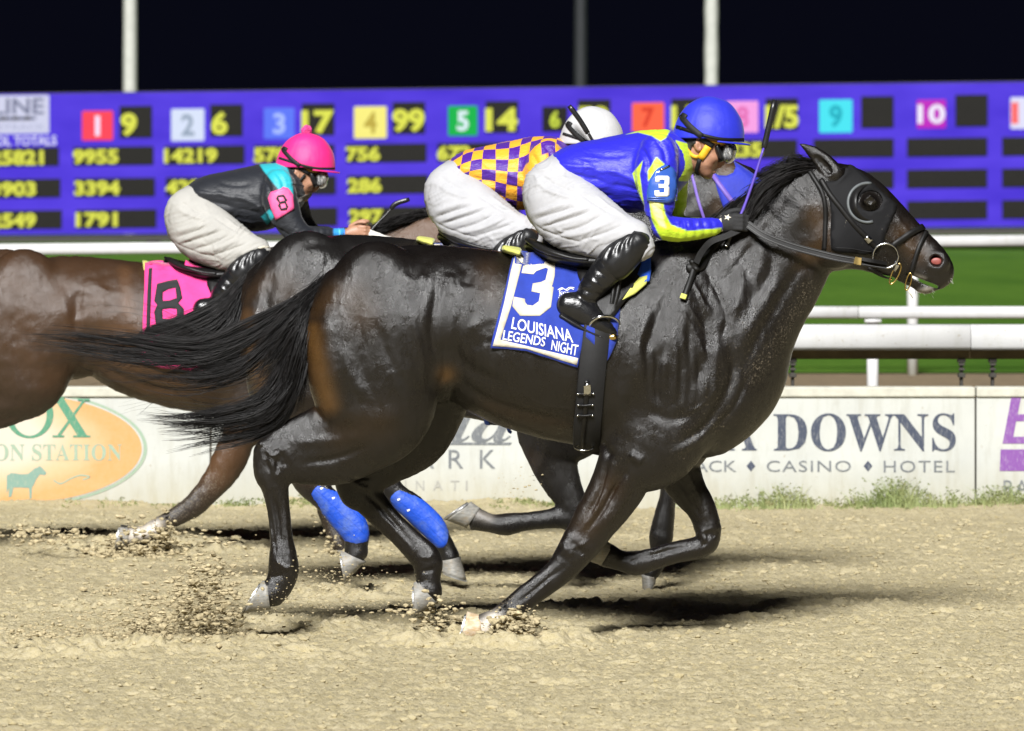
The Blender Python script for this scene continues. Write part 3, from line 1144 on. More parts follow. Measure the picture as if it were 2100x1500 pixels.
# ------------------------------------------------------------------ light masts behind the board
M_MAST = plain('mast_paint', (0.42, 0.42, 0.38), 0.5, 0.1, 4)
M_MASTDARK = plain('mast_grey', (0.009, 0.010, 0.013), 0.7, 0.2, 4)
def mast(px, r, Y, label, mat, foot=False, rings=False):
    x = P(px, 0, Y).x
    pts, rs = [], []
    for k in range(40):
        z = -0.2 + k * 0.55
        pts.append((x + (0.06 * k * 0.02), Y, z))
        q = r * (1.12 - 0.006 * k)
        if rings and k % 2:
            q *= 1.10
        if foot and z < 3.4:
            q = r * (1.9 - 0.9 * max(0, z - 2.2) / 1.2) if z > 2.2 else r * 1.9
        rs.append(q)
    t = thing('light_mast', label, 'light mast', (x, Y, 0), 'floodlight masts behind the board')
    link('mast_pole', MB().tube(pts, rs, 16).build(), mat, t)
    hd = MB().box((x - 1.4, Y - 0.3, 21.0), (x + 1.4, Y + 0.3, 21.4))
    for k in range(5):
        hd.box((x - 1.3 + k * 0.55, Y - 0.6, 21.4), (x - 0.9 + k * 0.55, Y, 21.9))
    link('lamp_head', hd.build(False), M_MASTDARK, t)
    return t
mast(266, 0.165, 125, 'smooth white mast rising behind the left half of the purple board', M_MAST)
mast(1458, 0.155, 125, 'ringed pale mast rising behind the purple board above the blue cap', M_MAST, rings=True)
mast(1190, 0.20, 165, 'dim dark mast with wide foot behind the board centre', M_MASTDARK, foot=True)

# ------------------------------------------------------------------ weeds at the foot of the wall
def tuft(mb, px, hgt, n_, spread):
    x0 = WX(px)
    for i in range(n_):
        x = x0 + random.gauss(0, spread)
        y = WY - 0.03 - abs(random.gauss(0, 0.10))
        h_ = hgt * random.uniform(0.35, 1.1)
        a = random.gauss(0, 0.35)
        b_ = random.gauss(-0.1, 0.25)
        w = random.uniform(0.0015, 0.0035)
        z0 = 0.0
        pts = [Vector((x + a * h_ * t * t, y + b_ * h_ * t * t, z0 + h_ * t * (1 - 0.15 * t))) for t in (0, .35, .7, 1)]
        vv = []
        for k, p in enumerate(pts):
            ww = w * (1 - k / 3.2)
            vv += [(p.x - ww, p.y, p.z), (p.x + ww, p.y + ww * 0.6, p.z)]
        mb.add(vv, [[0, 1, 3, 2], [2, 3, 5, 4], [4, 5, 7, 6]])
        if random.random() < 0.5:                             # small side leaves
            for k in range(3):
                t = random.uniform(0.3, 0.95)
                q = pts[0].lerp(pts[3], t)
                s_ = random.choice((-1, 1)) * random.uniform(0.008, 0.022)
                mb.add([q, q + Vector((s_, 0.004, s_ * 0.1 + 0.004)), q + Vector((s_ * 0.9, -0.003, 0.012))], [[0, 1, 2]])
n = NT('weed_leaf')
f = n.noise(n.coord('Object'), 3, 3, 0.6)
n.base(n.ramp(f, [(0.3, (0.15, 0.21, 0.06)), (0.55, (0.28, 0.31, 0.13)), (0.8, (0.44, 0.39, 0.22))]))
n.set(Roughness=0.7)
n.b.inputs['Transmission Weight'].default_value = 0.0
M_WEED = n.m
mb = MB()
for q in ((1560, .10, 40, .06), (1605, .15, 90, .05), (1640, .09, 50, .06), (1780, .11, 70, .07), (1835, .18, 160, .06), (1885, .12, 80, .06), (1945, .11, 50, .05), (2015, .13, 60, .03), (2065, .15, 90, .04),
          (2110, .1, 60, .05), (1490, .08, 40, .06), (1530, .07, 30, .05), (640, .10, 30, .05), (480, .07, 24, .05)):
    tuft(mb, *q)
link('weeds', mb.build(), M_WEED, kind='stuff')
mb = MB()
for k in range(150):
    px = random.choice((random.uniform(-150, 2350), random.uniform(1450, 2200), random.uniform(540, 700), random.uniform(1000, 1250)))
    tuft(mb, px, random.uniform(.025, .07), 10, .03)
link('grass', mb.build(), M_WEED, kind='stuff')
# ================================================================== horses
def coat_material(name, dark, brown, sheen=(0.75, 0.8, 0.9), rough=0.30, spec=0.58):
    n = NT(name)
    at = n.attr('coat')
    sp = n.n('SeparateColor')
    n.l(at.outputs['Color'], sp.inputs[0])
    v_ = n.coord('Object')
    f = n.noise(v_, 7, 5, 0.65)
    hair = n.noise(n.coord('Object', (60, 60, 26)), 6, 4, 0.7)
    c = n.mix(n.math('MULTIPLY', sp.outputs[0], n.math('ADD', n.math('MULTIPLY', f, 0.9), 0.5)), dark, brown)
    c = n.mix(n.math('MULTIPLY', hair, 0.35), c, tuple(x * 0.35 for x in dark))
    splat = n.noise(v_, 150, 4, 0.75)
    thr = n.math('SUBTRACT', n.math('ADD', splat, n.math('MULTIPLY', sp.outputs[1], 0.22)), 0.69)
    mud = n.math('MINIMUM', n.math('MAXIMUM', n.math('MULTIPLY', thr, 5), 0.0), 0.7)
    c = n.mix(mud, c, (0.17, 0.14, 0.095))
    c = n.mix(sp.outputs[2], c, (0.62, 0.56, 0.48))
    n.base(c)
    r = n.math('ADD', n.math('MULTIPLY', hair, 0.20), rough - 0.1)
    r = n.math('ADD', r, n.math('MULTIPLY', mud, 0.4))
    pat = n.noise(n.coord('Object', (1, 1, .6)), 11, 5, 0.7)
    r = n.math('ADD', r, n.math('MULTIPLY', n.math('SUBTRACT', pat, 0.5), 0.55))
    r = n.math('MAXIMUM', r, 0.25)
    n.l(r, n.b.inputs['Roughness'])
    n.b.inputs['Specular IOR Level'].default_value = spec
    n.b.inputs['Sheen Weight'].default_value = 0.0
    n.b.inputs['Sheen Roughness'].default_value = 0.35
    n.b.inputs['Sheen Tint'].default_value = (*sheen, 1)
    h_ = n.math('ADD', n.math('MULTIPLY', n.noise(n.coord('Object', (95, 95, 34)), 4, 4, 0.75), 1.0), n.math('MULTIPLY', n.noise(n.coord('Object', (34, 34, 18)), 1.2, 5, 0.7, 0.6), 1.7))
    n.bump(h_, 0.36, 0.0065)
    return n.m

def hair_material(name, col):
    n = NT(name)
    f = n.noise(n.coord('Object', (9, 9, 9)), 3, 3, 0.6)
    n.base(n.ramp(f, [(0.3, tuple(c * 0.5 for c in col)), (0.75, tuple(c * 1.6 for c in col))]))
    n.set(Roughness=0.42)
    n.b.inputs['Specular IOR Level'].default_value = 0.28
    return n.m

def strands(guides, n, Y=0.0, seg=10, r=0.0012, lock=14, jitter=0.010, spread=0.03, seed=1, tipvar=0.35, wav=0.012, mb=None, sides=3):
    """hair: guides are traced lines (px, py, depth offset) from root to tip; strands gather in locks between them"""
    rg = np.random.default_rng(seed)
    gs = []
    for g in guides:
        c = crom(g, 6)
        L = np.r_[0, np.cumsum(np.hypot(*np.diff(c[:, :2], axis=0).T))]
        t = np.linspace(0, L[-1], seg + 1)
        c = np.stack([np.interp(t, L, c[:, k]) for k in range(3)], 1)
        gs.append(np.array([tuple(P(x, y, Y + z)) for x, y, z in c]))
    gs = np.array(gs)
    mb = mb or MB()
    nl = max(1, n // lock)
    ts = np.linspace(0, 1, seg + 1)
    for li in range(nl):
        u = rg.random() * (len(gs) - 1)
        i = min(int(u), len(gs) - 2)
        base = gs[i] * (1 - (u - i)) + gs[i + 1] * (u - i)
        ph, fr, am = rg.random(3) * 6.28, rg.uniform(3, 7, 3), rg.normal(0, wav, 3)
        base = base + np.stack([np.sin(ph[k] + fr[k] * ts) * am[k] * ts for k in range(3)], 1)
        base = base + rg.normal(0, spread, 3)[None] * (0.25 + ts[:, None] * 0.9) * np.array([0.6, 1.2, 0.8])
        cut = 1 - rg.random() * tipvar
        for s_ in range(lock):
            off0 = rg.normal(0, jitter, 3)
            off1 = rg.normal(0, jitter * 0.8, 3)
            c2 = cut * (1 - rg.random() * 0.18)
            tt = ts * c2
            q = np.stack([np.interp(tt, ts, base[:, k]) for k in range(3)], 1)
            w = np.sin(np.clip(ts, 0, 1) * 3.0)[:, None]
            q = q + off0[None] * (1 - 0.5 * ts[:, None]) + off1[None] * w * 1.2
            rad = r * (1 - 0.8 * ts ** 2) * rg.uniform(0.7, 1.3)
            mb.tube([Vector(p) for p in q], rad.tolist(), sides, caps=False)
    return mb

def hoof_mesh(c1, c2, toe, heel, Y, w=0.056):
    """coronet line c1 (back) - c2 (front) and ground line heel - toe, in the photo"""
    n, rings = 28, 6
    mb = MB()
    C = [P(*c1, Y), P(*c2, Y)]
    S = [P(*heel, Y), P(*toe, Y)]
    for r in range(rings + 1):
        t = r / rings
        a = C[0].lerp(S[0], t)
        b = C[1].lerp(S[1], t)
        m, hv = (a + b) / 2, (b - a) / 2
        ww = w * (0.80 + 0.20 * t)
        bul = 1 + (0.05 if r == 0 else 0.0)
        for k in range(n):
            an = 2 * math.pi * k / n
            ca = math.cos(an)
            mb.v.append(tuple(m + hv * ca * bul + Vector((0, 1, 0)) * math.sin(an) * ww * bul * (1 - 0.18 * max(0, -ca))))
    for r in range(rings):
        for k in range(n):
            a, b = r * n + k, r * n + (k + 1) % n
            mb.f.append([a, b, b + n, a + n])
    # sole: shoe rim and hollow
    m, hv = (S[0] + S[1]) / 2, (S[1] - S[0]) / 2
    up = ((C[0] + C[1]) / 2 - m).normalized()
    o = len(mb.v)
    for f_, d_ in ((0.80, 0.0), (0.74, 0.010), (0.3, 0.016)):
        for k in range(n):
            an = 2 * math.pi * k / n
            mb.v.append(tuple(m + hv * math.cos(an) * f_ + Vector((0, 1, 0)) * math.sin(an) * w * f_ + up * d_))
    prev = rings * n
    for j in range(3):
        cur = o + j * n
        for k in range(n):
            mb.f.append([prev + k, prev + (k + 1) % n, cur + (k + 1) % n, cur + k])
        prev = cur
    mb.f.append([prev + k for k in range(n)])
    mb.f.append([k for k in range(n)][::-1])
    # metal shoe
    sh = MB()
    for k in range(n - 5):
        an = 2 * math.pi * (k - (n - 6) / 2) / n
        for f_, d_ in ((1.02, 0.0), (0.80, 0.0), (0.80, -0.007), (1.02, -0.007)):
            sh.v.append(tuple(m + hv * math.cos(an) * f_ + Vector((0, 1, 0)) * math.sin(an) * w * f_ + up * d_))
    for k in range(n - 6):
        for j in range(4):
            a, b = k * 4 + j, k * 4 + (j + 1) % 4
            sh.f.append([a, b, b + 4, a + 4])
    for me_ in (mb, sh):
        pass
    def fix(me):
        bm = bmesh.new()
        bm.from_mesh(me)
        bmesh.ops.recalc_face_normals(bm, faces=bm.faces)
        bm.to_mesh(me)
        bm.free()
        return me
    return fix(mb.build()), fix(sh.build(False))

def hoof_material(name, a, b):
    n = NT(name)
    f = n.noise(n.coord('Object', (14, 14, 50)), 3, 4, 0.6)
    g = n.noise(n.coord('Object'), 45, 4, 0.65)
    c = n.ramp(f, [(0.3, a), (0.7, b)])
    c = n.mix(n.ramp(g, [(0.5, (0, 0, 0)), (0.7, (0.7, 0.7, 0.7))]), c, (0.26, 0.21, 0.14))
    n.base(c)
    n.set(Roughness=0.55)
    n.bump(f, 0.3, 0.003)
    return n.m

M_HOOF = hoof_material('hoof_grey', (0.16, 0.155, 0.14), (0.30, 0.29, 0.26))
M_HOOFTAN = hoof_material('hoof_tan', (0.42, 0.28, 0.13), (0.60, 0.50, 0.38))
M_SHOE = plain('shoe_metal', (0.50, 0.50, 0.49), 0.35, 0.2, 30, 0.2, 0.002, metallic=0.8)
M_EYE = plain('eye_dark', (0.004, 0.003, 0.003), 0.06, 0.2, 20, 0.0, spec=0.8)
M_PINK = plain('nostril_pink', (0.26, 0.062, 0.05), 0.5, 0.3, 40, 0.2, 0.002)

def T_(sc, ax, ay, bx, by, sy=None):
    """carry traced outlines over from one horse to another of the same build"""
    sy = sy or sc
    f = lambda x, y: (bx + (x - ax) * sc, by + (y - ay) * sy)
    def rows(r):
        return [(*f(q[0], q[1]), *f(q[2], q[3]), q[4], q[5]) for q in r]
    def pts(r):
        return [f(*q) for q in r]
    return f, rows, pts

TRUNK = [(690, 562, 698, 705, 0, .13), (760, 524, 770, 790, 0, .235), (850, 503, 855, 830, 0, .27), (950, 508, 957, 806, 0, .262), (1050, 519, 1046, 868, 0, .285),
         (1150, 523, 1140, 902, 0, .295), (1250, 515, 1235, 922, 0, .275), (1335, 500, 1330, 948, 0, .235), (1420, 515, 1420, 938, 0, .195)]
THIGH = [(690, 585, 860, 560, -.125, .13), (640, 650, 895, 660, -.135, .145), (626, 700, 906, 735, -.135, .15), (636, 765, 903, 790, -.135, .145),
         (655, 825, 885, 850, -.13, .12), (645, 862, 830, 896, -.13, .085), (606, 880, 770, 936, -.125, .06), (566, 889, 694, 955, -.12, .046), (536, 902, 630, 964, -.12, .04)]
HIND = [(523, 912, 606, 950, -.12, .042), (525, 945, 594, 985, -.12, .042), (534, 990, 592, 1000, -.12, .037), (549, 1050, 594, 1045, -.12, .028), (554, 1108, 601, 1104, -.12, .029),
        (551, 1150, 612, 1156, -.12, .039), (551, 1170, 609, 1190, -.12, .036), (550, 1184, 588, 1226, -.12, .036), (548, 1191, 558, 1250, -.12, .042)]
HAUNCH = [(740, 640, 900, 640, .13, .13), (770, 700, 935, 715, .135, .13), (800, 770, 966, 798, .135, .12), (800, 840, 950, 845, .135, .10),
          (768, 890, 918, 895, .13, .075), (730, 930, 852, 938, .125, .058), (700, 955, 800, 976, .12, .045)]
HIND2 = [(686, 968, 783, 992, .12, .042), (694, 998, 780, 1010, .12, .038), (718, 1028, 786, 1012, .12, .034), (763, 1075, 812, 1046, .12, .029), (813, 1122, 856, 1090, .12, .029),
         (844, 1156, 904, 1138, .12, .039), (850, 1176, 905, 1170, .12, .036), (856, 1186, 902, 1206, .12, .036), (856, 1191, 897, 1238, .12, .042)]
SHOULDER = [(1345, 540, 1440, 545, -.095, .08), (1300, 660, 1475, 680, -.12, .095), (1262, 780, 1490, 810, -.125, .105), (1238, 880, 1440, 915, -.125, .105),
            (1228, 935, 1355, 962, -.125, .08), (1212, 985, 1325, 1004, -.12, .064), (1194, 1024, 1295, 1046, -.12, .054), (1171, 1070, 1262, 1080, -.115, .046), (1156, 1108, 1236, 1112, -.11, .042)]
FORE = [(1150, 1112, 1228, 1122, -.11, .043), (1136, 1142, 1207, 1142, -.11, .041), (1116, 1168, 1172, 1182, -.11, .032), (1080, 1196, 1128, 1216, -.11, .029), (1046, 1222, 1092, 1244, -.11, .031),
        (1024, 1240, 1072, 1268, -.11, .038), (1006, 1253, 1046, 1290, -.11, .035), (986, 1260, 990, 1313, -.11, .042)]
ARM2 = [(1330, 800, 1500, 790, .10, .10), (1325, 880, 1480, 860, .11, .10), (1335, 950, 1435, 930, .11, .078), (1352, 985, 1438, 962, .11, .062), (1378, 1016, 1450, 1002, .11, .053), (1406, 1045, 1467, 1036, .11, .046), (1424, 1078, 1479, 1076, .11, .042)]
FORE2 = [(1426, 1082, 1480, 1088, .11, .042), (1428, 1098, 1472, 1122, .11, .042), (1420, 1103, 1444, 1143, .11, .04), (1380, 1112, 1386, 1156, .11, .030), (1336, 1125, 1342, 1170, .11, .030),
         (1302, 1130, 1306, 1181, .11, .038), (1272, 1129, 1272, 1171, .11, .035), (1256, 1116, 1232, 1161, .11, .042)]
NECK = [(1395, 490, 1500, 800, 0, .15), (1440, 455, 1575, 735, 0, .125), (1490, 425, 1615, 675, 0, .105), (1540, 392, 1645, 615, 0, .092), (1590, 362, 1666, 572, 0, .084), (1640, 338, 1694, 556, 0, .08)]
HEAD = [(1672, 336, 1664, 500, 0, .082), (1725, 336, 1703, 548, 0, .098), (1762, 359, 1740, 552, 0, .098), (1793, 386, 1768, 555, 0, .088), (1830, 418, 1797, 562, 0, .072), (1866, 450, 1830, 568, 0, .060),
        (1899, 480, 1862, 586, 0, .056), (1926, 508, 1888, 594, 0, .054), (1944, 536, 1912, 586, 0, .046)]
BREAST = [(1420, 760, 1435, 935, 0, .16), (1470, 740, 1462, 902, -.05, .12), (1500, 740, 1492, 872, -.05, .09)]
BREASTF = [(1430, 780, 1440, 930, .09, .10), (1480, 780, 1480, 890, .10, .085), (1512, 790, 1500, 852, .10, .06)]

def ears(rowsf, Yo=(-.055, .055)):
    out = []
    for yy in Yo:
        out.append(rowsf([(1694, 368, 1728, 344, yy, .030), (1674, 342, 1708, 326, yy, .024), (1656, 319, 1682, 309, yy, .017), (1645, 304, 1657, 299, yy, .009), (1639, 297, 1643, 295, yy, .004)]))
    return out

def build_horse(Y, rows, pts, h, legs, neck=NECK, head=HEAD, extra=(), strokes=(), coat=None, smooth=3):
    pr = [Chain(rows(TRUNK), Y, .05, .8, .5), Chain(rows(neck), Y, .08), Chain(rows(head), Y, .035, .5, .75)]
    pr += [Chain(rows(BREAST), Y, .06, .5, .6), Chain(rows(BREASTF), Y, .05, .5, .6)]
    for e in ears(rows):
        pr.append(Chain(e, Y, .016))
    for rws, k in legs:
        pr.append(Chain(rws, Y, k, 0.7, 0.2))
    pr += list(extra)
    v, f = implicit(pr, h, smooth)
    if strokes:
        v = relief(v, f, [(s[0], s[1], s[2] * (1.6 if min(p[1] for p in s[0]) > 900 else .92)) + tuple(s[3:]) for s in strokes], Y)
    n_ = vnormals(v, f)                                # loose skin and short coat: fine unevenness
    px, py = near_px(v, Y)
    a = vnoise(px, py, 26, 51) * .0015 + vnoise(px + py * .3, py, 9, 52) * .0008 + vnoise(px * 1.6, py * .5, 13, 53) * .0014
    return v + n_ * a[:, None], f

def coat_masks(v, Y, brown=(), mud=(), white=()):
    px, py = near_px(v, Y)
    c = np.zeros((len(v), 3), np.float32)
    for ch, lst in ((0, brown), (1, mud), (2, white)):
        for pts_, w, a in lst:
            c[:, ch] = np.maximum(c[:, ch], stroke(px, py, pts_, w, taper=False) * a)
    return np.clip(c, 0, 1)

# ------------------------------------------------------------------ the dark bay leader
idn = lambda r: r
M_COAT = coat_material('coat_dark_bay', (0.0072, 0.0056, 0.0048), (0.088, 0.043, 0.012))
MUSCLE = [
    # haunch
    ([(742, 610), (735, 680), (742, 760), (770, 830)], 13, -7), ([(665, 640), (668, 720), (690, 800)], 26, 8), ([(800, 600), (820, 700), (850, 800)], 46, 14),
    ([(905, 560), (893, 620), (886, 690), (902, 760)], 11, -10), ([(870, 540), (860, 600), (862, 680)], 22, 8), ([(925, 560), (918, 610)], 16, 8), ([(690, 840), (760, 860), (830, 850)], 22, 8),
    ([(600, 905), (680, 905), (760, 890)], 12, 5), ([(620, 950), (690, 940), (760, 915)], 7, -4), ([(945, 540), (960, 560), (955, 590)], 14, -9), ([(905, 700), (915, 760), (900, 800)], 10, -10),
    ([(905, 690), (950, 745), (985, 770), (1040, 790)], 14, -9), ([(930, 770), (990, 815), (1090, 850), (1180, 865)], 9, -7), ([(940, 800), (1020, 850), (1120, 885)], 10, 5),
    ([(960, 640), (980, 610), (1010, 600)], 14, 5), ([(960, 680), (990, 655), (1020, 650)], 12, 5), ([(960, 720), (1000, 700), (1040, 730)], 10, -4),
    # ribs
    ([(1000, 600), (985, 680), (1000, 760)], 10, 4), ([(1040, 760), (1050, 800), (1075, 840)], 9, 3), ([(1100, 780), (1110, 820), (1130, 860)], 9, 3),
    # shoulder and arm
    ([(1395, 560), (1350, 650), (1315, 740)], 12, -8), ([(1420, 560), (1400, 640), (1370, 730), (1360, 800)], 20, 10), ([(1440, 620), (1450, 720), (1420, 800)], 13, -9),
    ([(1330, 640), (1310, 720), (1300, 800)], 16, 9), ([(1365, 700), (1345, 780), (1350, 840)], 8, -7), ([(1395, 690), (1385, 770), (1380, 830)], 9, 7), ([(1460, 690), (1470, 760), (1450, 830)], 22, 12),
    ([(1270, 780), (1275, 850), (1300, 900)], 18, 9), ([(1500, 700), (1500, 780), (1450, 870), (1390, 910)], 9, -9), ([(1480, 860), (1430, 905), (1370, 935)], 9, 7), ([(1535, 770), (1500, 845), (1440, 900)], 6, -6),
    ([(1330, 840), (1370, 860), (1420, 850)], 12, -8), ([(1290, 930), (1320, 950)], 10, 7), ([(1245, 940), (1235, 1000), (1205, 1060)], 7, -5), ([(1300, 960), (1270, 1030), (1225, 1090)], 9, 5),
    ([(1275, 945), (1255, 1010), (1215, 1075)], 6, -4), ([(1230, 905), (1255, 940)], 10, -7),
    # neck
    ([(1660, 520), (1620, 580), (1560, 680), (1520, 760)], 11, -6), ([(1600, 560), (1560, 640), (1500, 730)], 22, 7), ([(1560, 440), (1510, 500), (1450, 560)], 26, 8), ([(1640, 400), (1590, 450), (1530, 520), (1470, 600)], 9, -4),
    ([(1420, 580), (1445, 620), (1460, 650)], 4, 4), ([(1600, 480), (1640, 440), (1670, 400)], 20, 6), ([(1655, 560), (1690, 500), (1700, 420)], 11, -8), ([(1560, 560), (1545, 620)], 14, -4),
    # head
    ([(1745, 540), (1720, 500), (1720, 440)], 24, 5), ([(1800, 470), (1850, 510)], 8, 5), ([(1790, 500), (1830, 540)], 12, -4), ([(1835, 440), (1880, 500)], 6, 3), ([(1870, 520), (1900, 560)], 10, -2),
    ([(1862, 560), (1890, 575), (1915, 577)], 3, -5), ([(1905, 540), (1920, 555), (1938, 548)], 8, 3),
    # legs: tendons and bone edges
    ([(540, 930), (560, 960), (575, 985)], 8, 4), ([(575, 925), (585, 960)], 7, -4), ([(560, 1010), (570, 1070), (575, 1120)], 5, -5), ([(585, 1010), (590, 1070), (592, 1120)], 5, 3), ([(545, 1010), (556, 1080), (560, 1130)], 5, 3),
    ([(740, 1010), (790, 1060), (840, 1120)], 5, -4), ([(1150, 1125), (1175, 1140)], 9, 4), ([(1160, 1160), (1110, 1200), (1060, 1238)], 5, -3), ([(1440, 1100), (1455, 1120)], 8, 4),
    ([(1420, 1125), (1370, 1137), (1320, 1152)], 5, -4), ([(1410, 1050), (1435, 1080)], 6, -4),
    # veins
    ([(1375, 560), (1390, 620), (1425, 680), (1450, 740)], 2.6, 2.5), ([(1480, 780), (1440, 830), (1400, 850)], 2.6, 2.2), ([(1400, 620), (1420, 640), (1455, 690)], 2.4, 2.2), ([(800, 760), (780, 800), (790, 850)], 2.6, 2),
    ([(1250, 960), (1225, 1040), (1190, 1090)], 2.4, 2.2), ([(1060, 800), (1110, 830), (1180, 840)], 2.6, 2.2), ([(1840, 470), (1850, 500), (1880, 520)], 2.2, 1.8), ([(1820, 490), (1850, 540)], 2.2, 1.8),
]
for k, (x0, y0, x1, y1, x2, y2) in enumerate(((1310, 700, 1318, 760, 1322, 830), (1332, 690, 1338, 770, 1342, 850), (1352, 670, 1362, 760, 1366, 850), (1374, 640, 1384, 740, 1386, 840), (1398, 660, 1404, 760, 1402, 850),
                                              (1418, 700, 1424, 780, 1418, 850), (1440, 690, 1446, 780, 1436, 850), (1462, 720, 1462, 790, 1450, 850))):
    MUSCLE.append(([(x0, y0), (x1, y1), (x2, y2)], 8, 3.2 if k % 2 == 0 else 2.0))
    MUSCLE.append(([(x0 + 11, y0 + 10), (x1 + 11, y1), (x2 + 9, y2 - 10)], 6, -2.2))
for k in range(6):
    MUSCLE.append(([(940 + 22 * k, 610 + 6 * k), (925 + 24 * k, 680 + 5 * k), (930 + 26 * k, 750 + 6 * k)], 8, 2.0))
MUSCLE += [([(1530, 470), (1560, 520), (1545, 600)], 12, 6), ([(1575, 470), (1585, 540), (1560, 610)], 9, -5), ([(1480, 520), (1520, 580), (1500, 660)], 14, 7), ([(1450, 560), (1490, 640), (1480, 700)], 7, -5),
           ([(1430, 600), (1442, 625), (1450, 650)], 4, 5), ([(770, 660), (800, 740), (840, 800)], 9, -5), ([(700, 700), (720, 770), (760, 820)], 12, 6), ([(840, 640), (862, 720), (868, 790)], 9, 6), ([(815, 560), (850, 580), (880, 560)], 10, 5),
           ([(1290, 960), (1250, 1020)], 4, -4), ([(1310, 975), (1278, 1030), (1240, 1085)], 3, 3), ([(1390, 980), (1420, 1030), (1440, 1070)], 5, -4), ([(1405, 960), (1440, 1030)], 4, 3),
           ([(545, 925), (548, 950), (556, 970)], 5, -4), ([(570, 940), (566, 975)], 4, -4), ([(530, 905), (540, 915)], 7, 5), ([(1455, 1090), (1470, 1110)], 6, -3), ([(1178, 1118), (1200, 1140)], 6, -4), ([(1150, 1110), (1170, 1130)], 6, 4)]
MUSCLE += [([(1430, 1110), (1445, 1095), (1468, 1090)], 4, 3), ([(1440, 1128), (1455, 1112), (1450, 1098)], 3.5, -3.5), ([(1300, 1150), (1320, 1140), (1345, 1135)], 4, 3), ([(1296, 1160), (1310, 1150)], 4, -3), ([(585, 1010), (592, 1080), (598, 1130)], 3, -2.5),
           ([(548, 1020), (560, 1090), (566, 1140)], 2.5, -3), ([(565, 1150), (585, 1165), (600, 1160)], 5, 3), ([(556, 1185), (580, 1180)], 4, -3), ([(860, 1150), (885, 1150)], 5, 3), ([(862, 1180), (890, 1175)], 4, -3), ([(770, 1055), (815, 1100), (850, 1140)], 3, 2.5),
           ([(700, 975), (730, 1000), (760, 1010)], 5, 4), ([(720, 985), (760, 985)], 4, -4), ([(1040, 1245), (1055, 1255)], 5, 3), ([(1140, 1180), (1100, 1215)], 3, 2.5), ([(545, 925), (560, 935), (575, 930)], 4, 3), ([(1170, 1125), (1190, 1120), (1205, 1110)], 4, 3),
           ([(1380, 1125), (1340, 1140)], 3, 2.5), ([(1260, 1000), (1235, 1050), (1200, 1095)], 4, -3)]
legsM = [(THIGH, .035), (HIND, .018), (HAUNCH, .03), (HIND2, .018), (SHOULDER, .035), (FORE, .018), (ARM2, .03), (FORE2, .018)]
extraM = [blob(1782, 414, 19, 15, -.088, .030, 25, 0, .02), blob(1782, 414, 19, 15, .088, .030, 25, 0, .02),
          blob(1925, 536, 26, 22, -.040, .024, 40, 0, .02), blob(1925, 536, 26, 22, .040, .024, 40, 0, .02),
          blob(1920, 535, 17, 12.5, -.074, .055, 30, 0, .004, sub=True), blob(1920, 535, 17, 12.5, .074, .055, 30, 0, .004, sub=True),
          blob(1712, 500, 56, 48, -.060, .045, 70, 0, .03), blob(1712, 500, 56, 48, .060, .045, 70, 0, .03),
          Chain([(1770, 414, 1775, 411, -.114, .006), (1783, 400, 1785, 406, -.121, .008), (1798, 412, 1793, 414, -.112, .006)], 0, .006), Chain([(1770, 414, 1775, 411, .114, .006), (1783, 400, 1785, 406, .121, .008), (1798, 412, 1793, 414, .112, .006)], 0, .006),
          Chain([(1772, 416, 1776, 413, -.113, .005), (1785, 423, 1785, 418, -.118, .006), (1797, 414, 1793, 413, -.112, .005)], 0, .006), Chain([(1772, 416, 1776, 413, .113, .005), (1785, 423, 1785, 418, .118, .006), (1797, 414, 1793, 413, .112, .005)], 0, .006),
          blob(1895, 592, 22, 11, 0, .04, 10, 0, .015), Chain([(1856, 560, 1857, 563, 0, .09), (1880, 569, 1880, 575, 0, .09), (1900, 577, 1899, 584, 0, .09), (1922, 586, 1921, 592, 0, .09)], 0, .005, sub=True), blob(908, 745, 30, 40, -.15, .05, 90, 0, .05),
          blob(1688, 338, 30, 8, -.074, .012, 46, 0, .006, sub=True)]
vM, fM = build_horse(0.0, idn, idn, 0.0056, legsM, extra=extraM, strokes=MUSCLE)
horseM = thing('horse', 'leading dark bay racehorse with black blinker hood galloping nearest the camera', 'horse', (0, 0, 0))
meM = mesh(vM, fM)
BROWN_M = [([(640, 680), (652, 750), (672, 830)], 22, 1.0), ([(640, 640), (690, 600)], 26, .35), ([(720, 610), (740, 640)], 40, .28), ([(1000, 560), (1010, 600)], 30, .2), ([(1672, 440), (1690, 490), (1655, 530)], 24, .4), ([(1850, 480), (1885, 520)], 22, .4),
           ([(700, 890), (780, 870)], 40, .14), ([(1250, 1000), (1200, 1080)], 30, .22), ([(915, 770)], 18, .9), ([(1000, 840), (1150, 880)], 26, .15)]
MUD_M = [([(1660, 590), (1600, 690), (1540, 770)], 30, .75), ([(1560, 640), (1480, 800), (1400, 880)], 70, .5), ([(1490, 860), (1400, 930)], 40, .6), ([(1300, 900), (1250, 1000), (1180, 1120)], 45, .35), ([(1100, 650), (1000, 520)], 90, .18),
         ([(560, 1000), (560, 1150)], 60, .2), ([(1300, 700), (1300, 850)], 70, .25), ([(1040, 1230), (1000, 1280)], 40, .7), ([(1440, 1100), (1300, 1160)], 50, .25)]
WHITE_M = [([(1012, 1272), (992, 1290), (975, 1300)], 17, 1.0), ([(1908, 592), (1885, 600)], 6, .35), ([(1895, 573), (1872, 566)], 5, .25)]
set_attr(meM, 'coat', coat_masks(vM, 0.0, BROWN_M, MUD_M, WHITE_M))
link('body', meM, M_COAT, horseM)
skinM = Skin(vM, fM)
